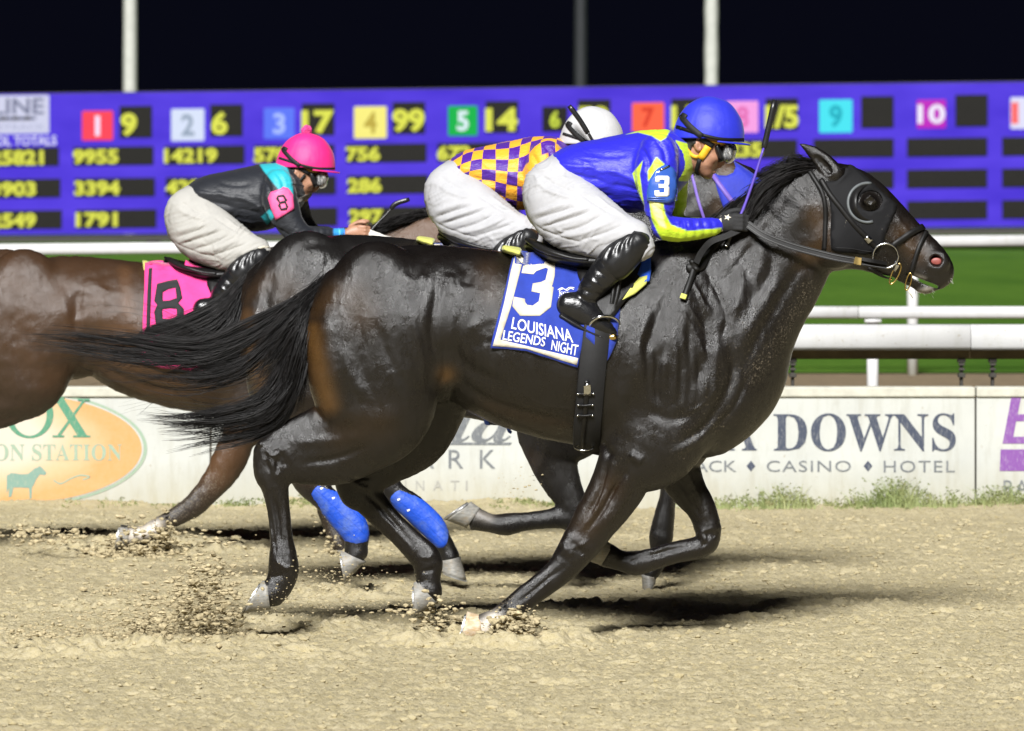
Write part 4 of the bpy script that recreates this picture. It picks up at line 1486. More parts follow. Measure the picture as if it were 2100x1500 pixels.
for c1, c2, toe, heel, yy, mt in (((548, 1191), (555, 1250), (497, 1258), (538, 1192), -.12, M_HOOF), ((856, 1190), (896, 1236), (851, 1266), (848, 1196), .12, M_HOOF),
                                  ((986, 1262), (986, 1312), (940, 1330), (958, 1254), -.11, M_HOOFTAN), ((1256, 1118), (1232, 1160), (1206, 1150), (1238, 1104), .11, M_HOOF)):
    a_, b_ = hoof_mesh(c1, c2, toe, heel, yy)
    hf = link('hoof', a_, mt, horseM)
    link('shoe', b_, M_SHOE, hf)

def eyeball(px, py, Y, r, parent, mat=None, both=True):
    for s_ in ((-1, 1) if both else (-1,)):
        c = P(px, py, Y)
        bm = bmesh.new()
        bmesh.ops.create_uvsphere(bm, u_segments=20, v_segments=12, radius=r)
        me = bpy.data.meshes.new('eye')
        bm.to_mesh(me)
        bm.free()
        me.polygons.foreach_set('use_smooth', np.ones(len(me.polygons), dtype=bool))
        for q in me.vertices:
            q.co = Vector(q.co) * 1.0 + Vector((c.x, (c.y if s_ < 0 else -c.y), c.z))
        link('eye', me, mat or M_EYE, parent)
eyeball(1784, 411, -.1005, .0190, horseM)
for s_ in (-1, 1):
    c = P(1921, 535, -.048)
    bm = bmesh.new()
    bmesh.ops.create_uvsphere(bm, u_segments=16, v_segments=10, radius=1.0)
    me = bpy.data.meshes.new('nostril')
    bm.to_mesh(me)
    bm.free()
    for q in me.vertices:
        q.co = Vector((c.x + q.co.x * .020, (c.y + .012) * -s_ * -1 * (1 if s_ < 0 else 1) if False else (c.y + .008 + q.co.y * .004) * (1 if s_ < 0 else -1), c.z + q.co.z * .0125 - .002))
    me.polygons.foreach_set('use_smooth', np.ones(len(me.polygons), dtype=bool))
    link('nostril', me, M_PINK, horseM)

# tail and mane
M_TAIL = hair_material('hair_black', (0.010, 0.009, 0.009))
TAIL_CORE = [[(668, 576, -.05), (610, 612, -.10), (560, 662, -.12), (520, 712, -.12)],
             [(660, 586, -.06), (612, 640, -.12), (560, 700, -.14), (500, 745, -.13)],
             [(654, 594, -.06), (616, 660, -.14), (570, 740, -.15), (500, 800, -.14)],
             [(650, 602, -.06), (622, 690, -.15), (588, 780, -.16), (520, 850, -.14)],
             [(646, 610, -.06), (628, 700, -.15), (602, 800, -.16), (556, 868, -.13)],
             [(642, 616, -.05), (628, 715, -.13), (612, 830, -.14), (580, 872, -.12)]]
mb = strands(TAIL_CORE, 1700, 0.0, seg=12, r=.00115, lock=18, jitter=.009, spread=.016, seed=3, tipvar=.55, wav=.018)
strands([[(676, 566, -.04), (640, 610, -.09), (600, 680, -.12)], [(640, 610, -.05), (622, 680, -.11), (596, 780, -.14)]], 600, 0.0, seg=8, r=.0014, lock=20, jitter=.010, spread=.012, seed=5, tipvar=.2, mb=mb)
# long upper wisps, middle wisps, lower fan
strands([[(610, 612, -.10), (500, 660, -.12), (400, 700, -.12), (250, 690, -.09), (90, 682, -.06), (-30, 686, -.04)],
         [(600, 625, -.10), (500, 690, -.12), (400, 722, -.12), (270, 712, -.09), (110, 690, -.06), (-10, 690, -.04)],
         [(590, 640, -.10), (490, 715, -.13), (390, 745, -.12), (280, 745, -.09), (130, 712, -.06), (30, 698, -.04)]], 290, 0.0, seg=15, r=.0011, lock=9, jitter=.006, spread=.018, seed=6, tipvar=.25, wav=.022, mb=mb)
strands([[(590, 650, -.12), (500, 735, -.13), (400, 765, -.12), (290, 770, -.09), (180, 742, -.06)],
         [(590, 680, -.12), (510, 765, -.13), (420, 790, -.12), (310, 788, -.09), (220, 770, -.06)]], 140, 0.0, seg=13, r=.0011, lock=7, jitter=.005, spread=.022, seed=7, tipvar=.5, wav=.03, mb=mb)
strands([[(600, 700, -.14), (540, 800, -.15), (450, 840, -.13), (350, 852, -.10), (258, 846, -.07)],
         [(604, 740, -.15), (560, 830, -.15), (470, 862, -.13), (380, 872, -.10), (290, 866, -.07)],
         [(608, 760, -.15), (570, 850, -.15), (490, 884, -.12), (400, 900, -.09), (310, 902, -.06)],
         [(610, 780, -.14), (580, 862, -.13), (500, 900, -.10), (410, 915, -.08), (320, 932, -.05)]], 1150, 0.0, seg=13, r=.0011, lock=13, jitter=.006, spread=.014, seed=9, tipvar=.6, wav=.018, mb=mb)
strands([[(600, 640, -.12), (500, 690, -.12), (400, 660, -.1), (300, 612, -.08), (240, 632, -.05)], [(580, 660, -.1), (420, 740, -.1), (260, 700, -.08), (120, 720, -.05), (20, 700, -.04)],
         [(590, 800, -.12), (470, 830, -.12), (330, 820, -.1), (210, 850, -.06)]], 90, 0.0, seg=13, r=.0009, lock=2, jitter=.008, spread=.035, seed=8, tipvar=.4, wav=.06, mb=mb)
link('tail', mb.build(), M_TAIL, horseM)
MANE_M = [[(1690, 345, -.03), (1650, 330, -.05), (1620, 326, -.06), (1590, 345, -.06), (1560, 350, -.05)],
          [(1672, 345, -.03), (1630, 340, -.06), (1590, 352, -.07), (1556, 366, -.06), (1540, 392, -.05)],
          [(1640, 352, -.04), (1600, 362, -.07), (1570, 380, -.08), (1545, 400, -.08), (1530, 440, -.07)],
          [(1615, 362, -.04), (1585, 382, -.08), (1560, 402, -.09), (1550, 430, -.10), (1535, 470, -.09)],
          [(1590, 374, -.04), (1565, 400, -.08), (1545, 430, -.10), (1525, 460, -.10), (1500, 490, -.10)],
          [(1555, 395, -.04), (1530, 425, -.09), (1510, 460, -.11), (1480, 480, -.11), (1440, 500, -.12)],
          [(1510, 420, -.04), (1470, 450, -.10), (1430, 475, -.12), (1380, 490, -.13), (1340, 500, -.14)]]
mb = strands(MANE_M, 1100, 0.0, seg=9, r=.0013, lock=16, jitter=.010, spread=.012, seed=11, tipvar=.4, wav=.014)
strands([[(1660, 340, -.02), (1640, 322, -.03), (1610, 330, -.03)], [(1620, 355, -.02), (1590, 345, -.04), (1560, 365, -.04)], [(1560, 390, -.02), (1545, 385, -.03), (1530, 410, -.03)]], 240, 0.0, seg=7, r=.0012, lock=8, jitter=.008, spread=.012, seed=12, mb=mb)
strands([[(1640, 375, -.09), (1660, 405, -.105), (1640, 420, -.105)], [(1560, 430, -.10), (1600, 450, -.12), (1640, 430, -.105)]], 24, 0.0, seg=7, r=.0009, lock=3, jitter=.01, spread=.012, seed=14, mb=mb)
link('mane', mb.build(), M_TAIL, horseM)
mb = MB()
for k in range(46):
    x0, y0 = random.choice(((1880 + random.uniform(-15, 32), 596 + random.uniform(-3, 3)), (1945 + random.uniform(-8, 5), 560 + random.uniform(-25, 18))))
    a = P(x0, y0, random.uniform(-.03, .03))
    mb.tube([a, a + Vector((random.uniform(0, .02), random.uniform(-.012, .0), random.uniform(-.028, -.006)))], [.0006, .0003], 3, False)
link('whiskers', mb.build(), plain('whisker', (0.45, 0.43, 0.4), .5, .1, 10, 0), horseM)
# ------------------------------------------------------------------ the second horse, half hidden, blue hood and blue bandages
YC = 2.2
fC, rC, pC = T_(.94, 627, 503, 492, 482)
C_THIGH = rC(THIGH[:4]) + [(512, 800, 735, 800, -.13, .12), (540, 862, 708, 848, -.13, .085), (566, 915, 668, 895, -.125, .06), (588, 958, 650, 938, -.12, .046)]
C_HIND = [(592, 978, 652, 945, -.12, .044), (606, 1005, 656, 968, -.12, .040), (634, 1030, 672, 990, -.12, .033), (662, 1056, 704, 1020, -.12, .033), (690, 1088, 735, 1050, -.12, .034), (708, 1108, 752, 1076, -.12, .040),
          (708, 1124, 754, 1104, -.12, .037), (708, 1132, 751, 1152, -.12, .042)]
C_HAUNCH = rC(HAUNCH[:3]) + [(690, 810, 840, 815, .13, .09), (712, 880, 815, 870, .13, .065), (735, 935, 800, 915, .12, .046)]
C_HIND2 = [(748, 980, 808, 950, .12, .044), (768, 1010, 815, 975, .12, .038), (797, 1032, 832, 1000, .12, .033), (826, 1060, 866, 1022, .12, .034), (866, 1096, 902, 1060, .12, .036), (890, 1122, 918, 1090, .12, .040), (900, 1136, 930, 1112, .12, .036), (902, 1152, 945, 1142, .12, .042)]
C_SHOULDER = rC(SHOULDER[:4]) + [(1060, 872, 1178, 892, -.12, .07), (1073, 905, 1180, 922, -.12, .06), (1091, 948, 1184, 958, -.12, .052), (1116, 990, 1192, 998, -.12, .046), (1144, 1030, 1204, 1028, -.12, .042)]
C_FORE = [(1146, 1036, 1206, 1048, -.12, .042), (1148, 1044, 1196, 1078, -.12, .04), (1146, 1040, 1168, 1082, -.12, .036), (1104, 1048, 1104, 1086, -.12, .030), (1066, 1051, 1064, 1092, -.12, .031), (1040, 1053, 1034, 1099, -.12, .039), (1012, 1055, 1002, 1092, -.12, .035), (984, 1042, 957, 1084, -.12, .042)]
C_ARM2 = [(1230, 760, 1345, 750, .1, .1), (1270, 830, 1375, 815, .11, .09), (1315, 900, 1398, 890, .11, .07), (1342, 955, 1398, 950, .11, .055), (1354, 1004, 1387, 1006, .11, .045), (1342, 1056, 1384, 1052, .11, .042), (1330, 1098, 1380, 1100, .11, .041)]
C_FORE2 = [(1331, 1106, 1379, 1108, .11, .04), (1333, 1128, 1372, 1128, .11, .032), (1330, 1150, 1366, 1156, .11, .036), (1316, 1178, 1347, 1185, .11, .040)]
M_COATC = coat_material('coat_brown_black', (0.0095, 0.0085, 0.0080), (0.085, 0.045, 0.020))
def pick(lst, f):
    return [([f(*q) for q in s[0]], s[1] * .9) + tuple(s[2:]) for s in lst]
def pick_m(lst, f):
    return [([f(*q) for q in s[0]], s[1] * .9, s[2]) for s in lst]
legsC = [(C_THIGH, .035), (C_HIND, .018), (C_HAUNCH, .03), (C_HIND2, .018), (C_SHOULDER, .035), (C_FORE, .018), (C_ARM2, .03), (C_FORE2, .018)]
MUS_C = pick(MUSCLE[:44], fC) + [([(520, 640), (515, 700), (520, 760)], 16, 7), ([(560, 560), (545, 620), (550, 690)], 14, -7), ([(620, 505), (650, 498), (690, 505)], 12, -8)]
rCh = lambda L: [(a - 31, b + 3, c - 31, d + 3, e, w) for a, b, c, d, e, w in rC(L)]      # head carried a little further back
_nk = rC(NECK)
C_NECK = [(a - 31 * t, b + 3 * t, c - 31 * t, d + 3 * t, e, w) for (a, b, c, d, e, w), t in zip(_nk, (.15, .4, .65, .85, 1, 1))]
_rc = rC
vC, fC_ = None, None
_pr = [Chain(rC(TRUNK), YC, .05, .8, .5), Chain(C_NECK, YC, .08), Chain(rCh(HEAD), YC, .035, .5, .75), Chain(rC(BREAST), YC, .06, .5, .6), Chain(rC(BREASTF), YC, .05, .5, .6)]
_pr += [Chain(e, YC, .014) for e in ears(lambda L: [(a - 26, b + 16, c - 26, d + 16, e_, w) for a, b, c, d, e_, w in rCh(L)])]
_pr += [Chain(r_, YC, k_, .7, .2) for r_, k_ in legsC]
vC, fC_ = implicit(_pr, .0105, 3)
vC = relief(vC, fC_, MUS_C, YC)
_q = near_px(vC, YC)
vC = vC + vnormals(vC, fC_) * (vnoise(*_q, 14, 51) * .002 + vnoise(_q[0] * 1.6, _q[1] * .55, 9, 53) * .002)[:, None]
horseC = thing('horse', 'very dark racehorse with blue hood and blue leg bandages running behind the leader', 'horse', (0, YC, 0))
meC = mesh(vC, fC_)
set_attr(meC, 'coat', coat_masks(vC, YC, pick_m(BROWN_M, fC) + [([(600, 930), (640, 960)], 30, .8), ([(1490, 345)], 26, .8), ([(520, 640), (530, 740)], 22, .25)],
                                 pick_m(MUD_M, fC), [([(1000, 1060), (975, 1052)], 12, .25)]))
link('body', meC, M_COATC, horseC)
skinC = Skin(vC, fC_)
for c1, c2, toe, heel, yy in (((708, 1132), (750, 1152), (710, 1193), (698, 1130), -.12), ((903, 1150), (944, 1142), (957, 1190), (903, 1172), .12),
                              ((984, 1042), (956, 1083), (912, 1066), (966, 1029), -.12), ((1346, 1184), (1316, 1178), (1318, 1214), (1344, 1198), .11)):
    a_, b_ = hoof_mesh(c1, c2, toe, heel, YC + yy)
    hf = link('hoof', a_, M_HOOF, horseC)
    link('shoe', b_, M_SHOE, hf)
TAIL_C = [[(508, 572, -.03), (446, 624, -.06), (360, 660, -.06), (284, 684, -.05), (262, 722, -.03)],
          [(504, 576, -.03), (446, 640, -.07), (360, 678, -.07), (290, 700, -.06), (272, 736, -.04)],
          [(500, 576, -.03), (450, 650, -.08), (370, 690, -.08), (300, 720, -.06), (285, 748, -.04)],
          [(498, 590, -.03), (470, 670, -.08), (400, 720, -.08), (340, 745, -.06), (310, 755, -.04)],
          [(496, 610, -.03), (482, 690, -.08), (440, 745, -.08), (390, 765, -.06), (350, 770, -.04)],
          [(494, 640, -.03), (490, 710, -.07), (470, 760, -.07), (440, 790, -.05), (400, 800, -.03)]]
mb = strands(TAIL_C, 2000, YC, seg=11, r=.0014, lock=22, jitter=.008, spread=.011, seed=23, tipvar=.22, wav=.012)
strands([[(300, 690, -.05), (200, 690, 0), (110, 690, .02)], [(320, 720, -.05), (240, 770, 0), (160, 740, .02)]], 36, YC, seg=9, r=.001, lock=3, jitter=.01, spread=.04, seed=24, mb=mb, wav=.04)
link('tail', mb.build(), M_TAIL, horseC)
mb = strands([[(*fC(1640, 345), -.02), (*fC(1600, 345), -.05), (*fC(1560, 370), -.05)], [(*fC(1580, 375), -.02), (*fC(1550, 400), -.06), (*fC(1520, 440), -.08)],
              [(*fC(1500, 420), -.02), (*fC(1470, 450), -.06), (*fC(1430, 480), -.08)]], 300, YC, seg=7, r=.0015, lock=14, seed=27)
link('mane', mb.build(), M_TAIL, horseC)
for yy in (-.098,):
    c = fC(1784, 412)
    c = (c[0] - 31, c[1] + 3)
    for s_ in (-1, 1):
        q = P(*c, YC + yy)
        eb = MB().tube([Vector((q.x, YC + s_ * .075, q.z)), Vector((q.x, YC + s_ * .09, q.z)), Vector((q.x, YC + s_ * .1, q.z))], [.02, .021, .010], 12)
        link('eye', eb.build(), M_EYE, horseC)

# ------------------------------------------------------------------ the third horse, brown, pink cloth
YP = 4.4
fP, rP, pP = T_(.82, 850, 503, 125, 526, .78)
P_SHOULDER = rP(SHOULDER[:3]) + [(455, 800, 590, 825, -.125, .10), (458, 850, 560, 870, -.125, .08), (455, 893, 524, 905, -.12, .064), (434, 938, 506, 950, -.12, .054), (418, 975, 478, 985, -.115, .046), (398, 1005, 448, 1016, -.11, .042)]
P_FORE = [(392, 1012, 442, 1024, -.11, .042), (378, 1028, 424, 1042, -.11, .037), (350, 1046, 388, 1064, -.11, .031), (322, 1062, 350, 1082, -.11, .035), (302, 1072, 330, 1098, -.11, .038), (284, 1082, 302, 1110, -.11, .034), (262, 1078, 268, 1119, -.11, .042)]
P_ARM2 = [(560, 760, 690, 770, .1, .1), (590, 840, 690, 850, .11, .085), (612, 900, 680, 910, .11, .06), (628, 960, 676, 965, .11, .048), (640, 1010, 682, 1008, .11, .042)]
P_FORE2 = [(643, 1018, 684, 1015, .11, .041), (650, 1050, 684, 1042, .11, .032), (664, 1085, 696, 1075, .11, .031), (674, 1110, 706, 1100, .11, .037), (684, 1135, 716, 1128, .11, .035)]
P_NECK = [(570, 505, 640, 740, 0, .15), (660, 476, 735, 680, 0, .125), (740, 470, 810, 635, 0, .105), (800, 458, 870, 600, 0, .092), (850, 442, 905, 575, 0, .085), (893, 440, 940, 560, 0, .08)]
def head_to(dx, dy, sc, ang):
    ca, sa = math.cos(math.radians(ang)), math.sin(math.radians(ang))
    def g(x, y):
        u, v = (x - 1672) * sc, (y - 420) * sc
        return 915 + dx + u * ca - v * sa, 500 + dy + u * sa + v * ca
    return g
gh = head_to(0, 0, .82, -8)
P_HEAD = [(*gh(q[0], q[1]), *gh(q[2], q[3]), q[4], q[5]) for q in HEAD]
M_COATP = coat_material('coat_brown', (0.020, 0.0135, 0.010), (0.100, 0.047, 0.019), rough=0.36)
fPt, rPt, _ = T_(.82, 850, 503, 112, 526, .71)
legsP = [(rPt(THIGH), .035), (rPt(HIND), .018), ([(x0 - 40, y0, x1 - 40, y1, -yc, w) for x0, y0, x1, y1, yc, w in rPt(THIGH)], .03), ([(x0 - 40, y0, x1 - 40, y1, -yc, w) for x0, y0, x1, y1, yc, w in rPt(HIND)], .018), (P_SHOULDER, .035), (P_FORE, .018), (P_ARM2, .03), (P_FORE2, .018)]
pr = [Chain(rP(TRUNK), YP, .05, .8, .5), Chain(P_NECK, YP, .08), Chain(P_HEAD, YP, .035, .5, .75), Chain(rP(BREAST), YP, .06, .5, .6), Chain(rP(BREASTF), YP, .05, .5, .6)]
for yy in (-.05, .05):
    pr.append(Chain([(*gh(1686, 345), *gh(1728, 350), yy, .03), (*gh(1656, 308), *gh(1686, 322), yy, .022), (*gh(1642, 298), *gh(1654, 306), yy, .01)], YP, .016))
for r_, k_ in legsP:
    pr.append(Chain(r_, YP, k_, .7, .45))
vP, fP_ = implicit(pr, 0.0115, 3)
_q = near_px(vP, YP)
vP = vP + vnormals(vP, fP_) * (vnoise(*_q, 14, 51) * .004 + vnoise(_q[0] * 1.6, _q[1] * .55, 9, 53) * .003)[:, None]
vP = relief(vP, fP_, pick(MUSCLE[:32], fP) + [([(30, 590), (20, 680), (40, 760)], 30, 9), ([(110, 560), (150, 620), (165, 700)], 14, -9), ([(200, 560), (215, 620), (205, 680)], 16, 8), ([(150, 600), (175, 650)], 20, -7)], YP)
horseP = thing('horse', 'brown racehorse with pink saddlecloth running furthest back at the left edge', 'horse', (0, YP, 0))
meP = mesh(vP, fP_)
set_attr(meP, 'coat', coat_masks(vP, YP, [([(0, 600), (200, 640)], 220, .55), ([(40, 720), (120, 780)], 60, .5), ([(250, 700), (350, 780)], 90, .9), ([(490, 880), (440, 960)], 50, .95), ([(740, 500), (860, 470), (900, 520)], 90, 1.0), ([(255, 560), (262, 640)], 25, .9)],
                                 [([(430, 990), (350, 1060)], 50, .9), ([(470, 900)], 60, .5), ([(660, 1000), (700, 1120)], 50, .7)], [([(318, 1082), (275, 1100)], 16, 1.0)]))
link('body', meP, M_COATP, horseP)
skinP = Skin(vP, fP_)
for c1, c2, toe, heel, yy in (((262, 1078), (266, 1118), (238, 1128), (248, 1076), -.11), ((684, 1128), (716, 1128), (716, 1160), (680, 1155), .11),
                              (fPt(548, 1191), fPt(555, 1250), fPt(497, 1258), fPt(538, 1192), -.12), (fPt(508, 1191), fPt(515, 1250), fPt(457, 1258), fPt(498, 1192), .12)):
    a_, b_ = hoof_mesh(c1, c2, toe, heel, YP + yy)
    hf = link('hoof', a_, M_HOOF, horseP)
    link('shoe', b_, M_SHOE, hf)
mb = strands([[(*gh(1700, 345), -.02), (880, 436, -.03), (840, 440, -.04)], [(880, 440, -.02), (830, 448, -.06), (790, 462, -.07), (760, 474, -.07)], [(850, 444, -.02), (800, 462, -.07), (770, 478, -.08), (740, 480, -.06)],
              [(800, 460, -.02), (760, 475, -.06), (720, 482, -.07), (690, 490, -.05)]], 700, YP, seg=8, r=.0016, lock=14, jitter=.008, spread=.012, seed=31)
link('mane', mb.build(), M_TAIL, horseP)
mb = strands([[(*fP(668, 575), -.05), (*fP(560, 640), -.1), (*fP(250, 690), -.08)], [(*fP(646, 606), -.06), (*fP(590, 830), -.16), (*fP(300, 900), -.08)]], 300, YP, seg=7, r=.0018, lock=14, seed=33)
link('tail', mb.build(), M_TAIL, horseP)
# ================================================================== jockeys
M_SKIN = NT('skin')
_f = M_SKIN.noise(M_SKIN.coord('Object'), 22, 4, 0.6)
M_SKIN.base(M_SKIN.ramp(_f, [(0.3, (0.30, 0.145, 0.085)), (0.7, (0.44, 0.235, 0.15))]))
M_SKIN.set(Roughness=0.5)
M_SKIN.b.inputs['Subsurface Weight'].default_value = 0.08
M_SKIN.b.inputs['Subsurface Radius'].default_value = (0.01, 0.004, 0.002)
M_SKIN.bump(M_SKIN.noise(M_SKIN.coord('Object'), 150, 3, 0.6), 0.15, 0.002)
M_SKIN = M_SKIN.m

def cloth_material(name, cols, rough=0.42, weave=0.12, sheen=0.15):
    """cols: base and the colours of the painted masks (channels of the attribute dye)"""
    n = NT(name)
    sp = n.n('SeparateColor')
    n.l(n.attr('dye').outputs['Color'], sp.inputs[0])
    c = cols[0]
    for i, q in enumerate(cols[1:4]):
        c = n.mix(sp.outputs[i], c, q)
    v_ = n.coord('Object')
    f = n.noise(v_, 9, 4, 0.6)
    if isinstance(c, tuple):
        c = n.mix(0.0, c, c)
    c = n.mix(n.math('MULTIPLY', f, 0.22), c, (0, 0, 0), 'MULTIPLY')
    n.base(c)
    n.set(Roughness=rough)
    n.b.inputs['Sheen Weight'].default_value = sheen
    n.b.inputs['Sheen Roughness'].default_value = 0.4
    cr = n.noise(n.coord('Object', (14, 14, 30)), 2.2, 4, 0.55, 1.2)
    n.bump(n.math('ADD', n.math('MULTIPLY', cr, 1.0), n.math('MULTIPLY', n.noise(v_, 420, 2, 0.5), 0.10)), weave * 2.2, 0.010)
    return n.m

def checks_material(name, a, b):
    n = NT(name)
    at = n.attr('weave')
    ck = n.n('TexChecker')
    ck.inputs['Scale'].default_value = 1.0
    ck.inputs['Color1'].default_value = (*a, 1)
    ck.inputs['Color2'].default_value = (*b, 1)
    n.l(at.outputs['Vector'], ck.inputs['Vector'])
    sp = n.n('SeparateColor')
    n.l(n.attr('dye').outputs['Color'], sp.inputs[0])
    c = n.mix(sp.outputs[0], ck.outputs[0], a)
    n.base(c)
    n.set(Roughness=0.5)
    n.b.inputs['Sheen Weight'].default_value = 0.1
    cr = n.noise(n.coord('Object', (14, 14, 26)), 2.0, 4, 0.55, 1.2)
    n.bump(cr, 0.4, 0.014)
    return n.m

PELVIS = [(1130, 322, 1178, 388, 0, .135), (1098, 346, 1182, 400, 0, .155), (1074, 392, 1188, 420, 0, .172), (1084, 440, 1178, 440, 0, .16)]
def thigh(s):
    return [(1074, 398, 1196, 385, s * .085, .095), (1092, 455, 1234, 408, s * .13, .09), (1148, 488, 1270, 432, s * .18, .082), (1203, 505, 1302, 458, s * .215, .07), (1245, 512, 1328, 473, s * .235, .058)]
def knee(s):
    return [(1262, 513, 1334, 474, s * .24, .052), (1284, 520, 1338, 490, s * .245, .05), (1270, 520, 1322, 512, s * .25, .046)]
def shin(s):
    return [(1268, 490, 1328, 522, s * .255, .050), (1240, 512, 1300, 550, s * .262, .052), (1212, 545, 1264, 580, s * .262, .046), (1188, 582, 1234, 606, s * .262, .042)]
def foot(s):
    return [(1172, 602, 1152, 652, s * .265, .036), (1196, 602, 1178, 667, s * .265, .040), (1226, 630, 1208, 681, s * .262, .042), (1250, 656, 1238, 691, s * .258, .040), (1262, 673, 1256, 695, s * .255, .034)]
TORSO = [(1132, 318, 1182, 386, 0, .145), (1164, 300, 1207, 399, 0, .16), (1220, 287, 1246, 420, 0, .168), (1279, 276, 1282, 434, 0, .178), (1326, 268, 1320, 428, 0, .182), (1372, 266, 1368, 388, 0, .160)]
def upper_arm(s, dx=0):
    return [(1312 + dx, 318, 1388 + dx, 308, s * .155, .075), (1303 + dx, 348, 1390 + dx, 336, s * .185, .068), (1308 + dx, 385, 1386 + dx, 378, s * .21, .058), (1320 + dx, 420, 1384 + dx, 412, s * .22, .052), (1332 + dx, 452, 1374 + dx, 434, s * .222, .046), (1344 + dx, 480, 1380 + dx, 452, s * .22, .043)]
def fore_arm(s, dx=0):
    return [(1350 + dx, 488, 1378 + dx, 446, s * .218, .043), (1390 + dx, 496, 1394 + dx, 446, s * .20, .044), (1428 + dx, 492, 1425 + dx, 448, s * .175, .040), (1460, 485, 1458, 447, s * .15, .033), (1476, 476, 1472, 450, s * .135, .027)]
COLLAR = [(1374, 284, 1396, 366, 0, .085), (1398, 294, 1418, 360, 0, .074)]
NECKJ = [(1376, 288, 1396, 360, 0, .062), (1404, 288, 1430, 348, 0, .060), (1424, 280, 1450, 335, 0, .055)]
FACE = [(1390, 248, 1500, 252, 0, .080), (1393, 275, 1496, 278, 0, .079), (1400, 300, 1484, 304, 0, .075), (1414, 322, 1476, 324, 0, .068), (1424, 338, 1467, 340, 0, .058), (1433, 350, 1463, 352, 0, .046), (1442, 358, 1458, 361, 0, .032)]
def features(Tf, rT, sc, Y, k=.010):
    b = lambda px, py, rx, ry, yc, w, ang=0, kk=k, sub=False: blob(*Tf(px, py), rx * sc, ry * sc, yc, w, ang, Y, kk, sub)
    o = [Chain(rT([(1476, 306, 1487, 306, 0, .010), (1474, 318, 1488, 320, 0, .012), (1470, 329, 1488, 334, 0, .018), (1468, 336, 1482, 340, 0, .015)]), Y, .010),
         b(1465, 345.5, 8, 3.6, 0, .024, 18, .004), b(1462.5, 353, 8, 3.8, 0, .021, 12, .004), b(1454, 361.5, 9, 6, 0, .022, 10, .008), b(1482, 296, 12, 6, 0, .05, 10, .012), b(1446, 333, 14, 9, -.045, .020, 40, .016), b(1446, 333, 14, 9, .045, .020, 40, .016),
         b(1470, 349.3, 9, 1.3, 0, .028, 14, .002, True)]
    for s_ in (-1, 1):
        o += [b(1478, 306, 8, 6, s_ * .036, .014, 0, .008, True), b(1463, 323, 15, 9, s_ * .047, .018, 20, .015), b(1431, 300, 15, 8, s_ * .078, .010, 70, .006), b(1434, 300, 8, 3.5, s_ * .088, .006, 70, .003, True)]
    return o
def hand(s, rT, Y, grip=True, dx=0, dy=0):
    """fist closed on the reins: palm, four bent fingers of unequal length and a thumb across the top"""
    o = []
    r = lambda rows: rT([(a + dx, b + dy, c + dx, d + dy, e, w) for a, b, c, d, e, w in rows])
    o.append(Chain(r([(1470, 452, 1474, 476, s * .132, .022), (1486, 442, 1490, 476, s * .132, .021), (1504, 438, 1509, 475, s * .132, .019), (1512, 440, 1516, 474, s * .130, .016)]), Y, .010))
    for i, (ln, y0) in enumerate(((1.0, 443.5), (1.08, 452), (1.0, 460.5), (.86, 468.5))):
        y = y0
        R = 4.9 - .25 * i
        p = [(1506, y, s * .142), (1519 + 2 * ln, y + 1, s * .146), (1531 * 1 + 3 * (ln - 1) * 5, y + 2.5, s * .132), (1531, y + 3, s * .112), (1519, y + 3, s * .102)]
        q = []
        for j, (x, yy, z) in enumerate(p):
            q.append((x, yy - R * (1 - .06 * j), x, yy + R * (1 - .06 * j), z, .0088 * (1 - .06 * j)))
        o.append(Chain(r(q), Y, .005))
    q = [(1484, 443, s * .118), (1496, 435, s * .108), (1510, 431.5, s * .106), (1522, 433, s * .108)]
    o.append(Chain(r([(x, y - 5.2 + .3 * j, x, y + 5.2 - .3 * j, z, .0095 - .0004 * j) for j, (x, y, z) in enumerate(q)]), Y, .007))
    return o

def shrink(rows, a=3, w=.006):
    o = []
    for ax, ay, bx, by, yc, ww in rows:
        L = math.hypot(bx - ax, by - ay)
        k = min(.3, a / L)
        o.append((ax + (bx - ax) * k, ay + (by - ay) * k, bx - (bx - ax) * k, by - (by - ay) * k, yc, max(.01, ww - w)))
    return o

SHIRT_FOLDS = [([(1150, 352), (1190, 362), (1240, 372)], 5, -3.0), ([(1158, 366), (1200, 378), (1250, 384)], 5, 3.0), ([(1165, 376), (1210, 395), (1260, 402)], 4, -2.6), ([(1180, 388), (1230, 408), (1280, 416)], 4, 2.5), ([(1140, 335), (1180, 342), (1220, 344)], 4, 2.4),
               ([(1250, 380), (1290, 385), (1316, 400)], 5, -2.6), ([(1240, 345), (1290, 365), (1318, 385)], 5, 2.2), ([(1200, 310), (1240, 320), (1290, 318)], 6, -2.0), ([(1312, 300), (1330, 330), (1328, 360)], 5, -4.0), ([(1340, 280), (1362, 310), (1366, 340)], 5, -3.2),
               ([(1355, 275), (1378, 300), (1384, 330)], 4, 2.6), ([(1345, 425), (1372, 440), (1385, 448)], 4, -3.5), ([(1360, 455), (1380, 462), (1400, 462)], 3.5, -2.5), ([(1390, 450), (1394, 470)], 2.5, 1.8), ([(1400, 450), (1404, 468)], 2.5, -1.8), ([(1410, 450), (1414, 468)], 2.5, 1.8),
               ([(1420, 450), (1424, 466)], 2.5, -1.8), ([(1430, 450), (1434, 466)], 2.5, 1.8), ([(1440, 450), (1443, 466)], 2.5, -1.6), ([(1270, 420), (1300, 430)], 4, 2.5), ([(1190, 330), (1230, 350), (1280, 352)], 5, 1.8)]
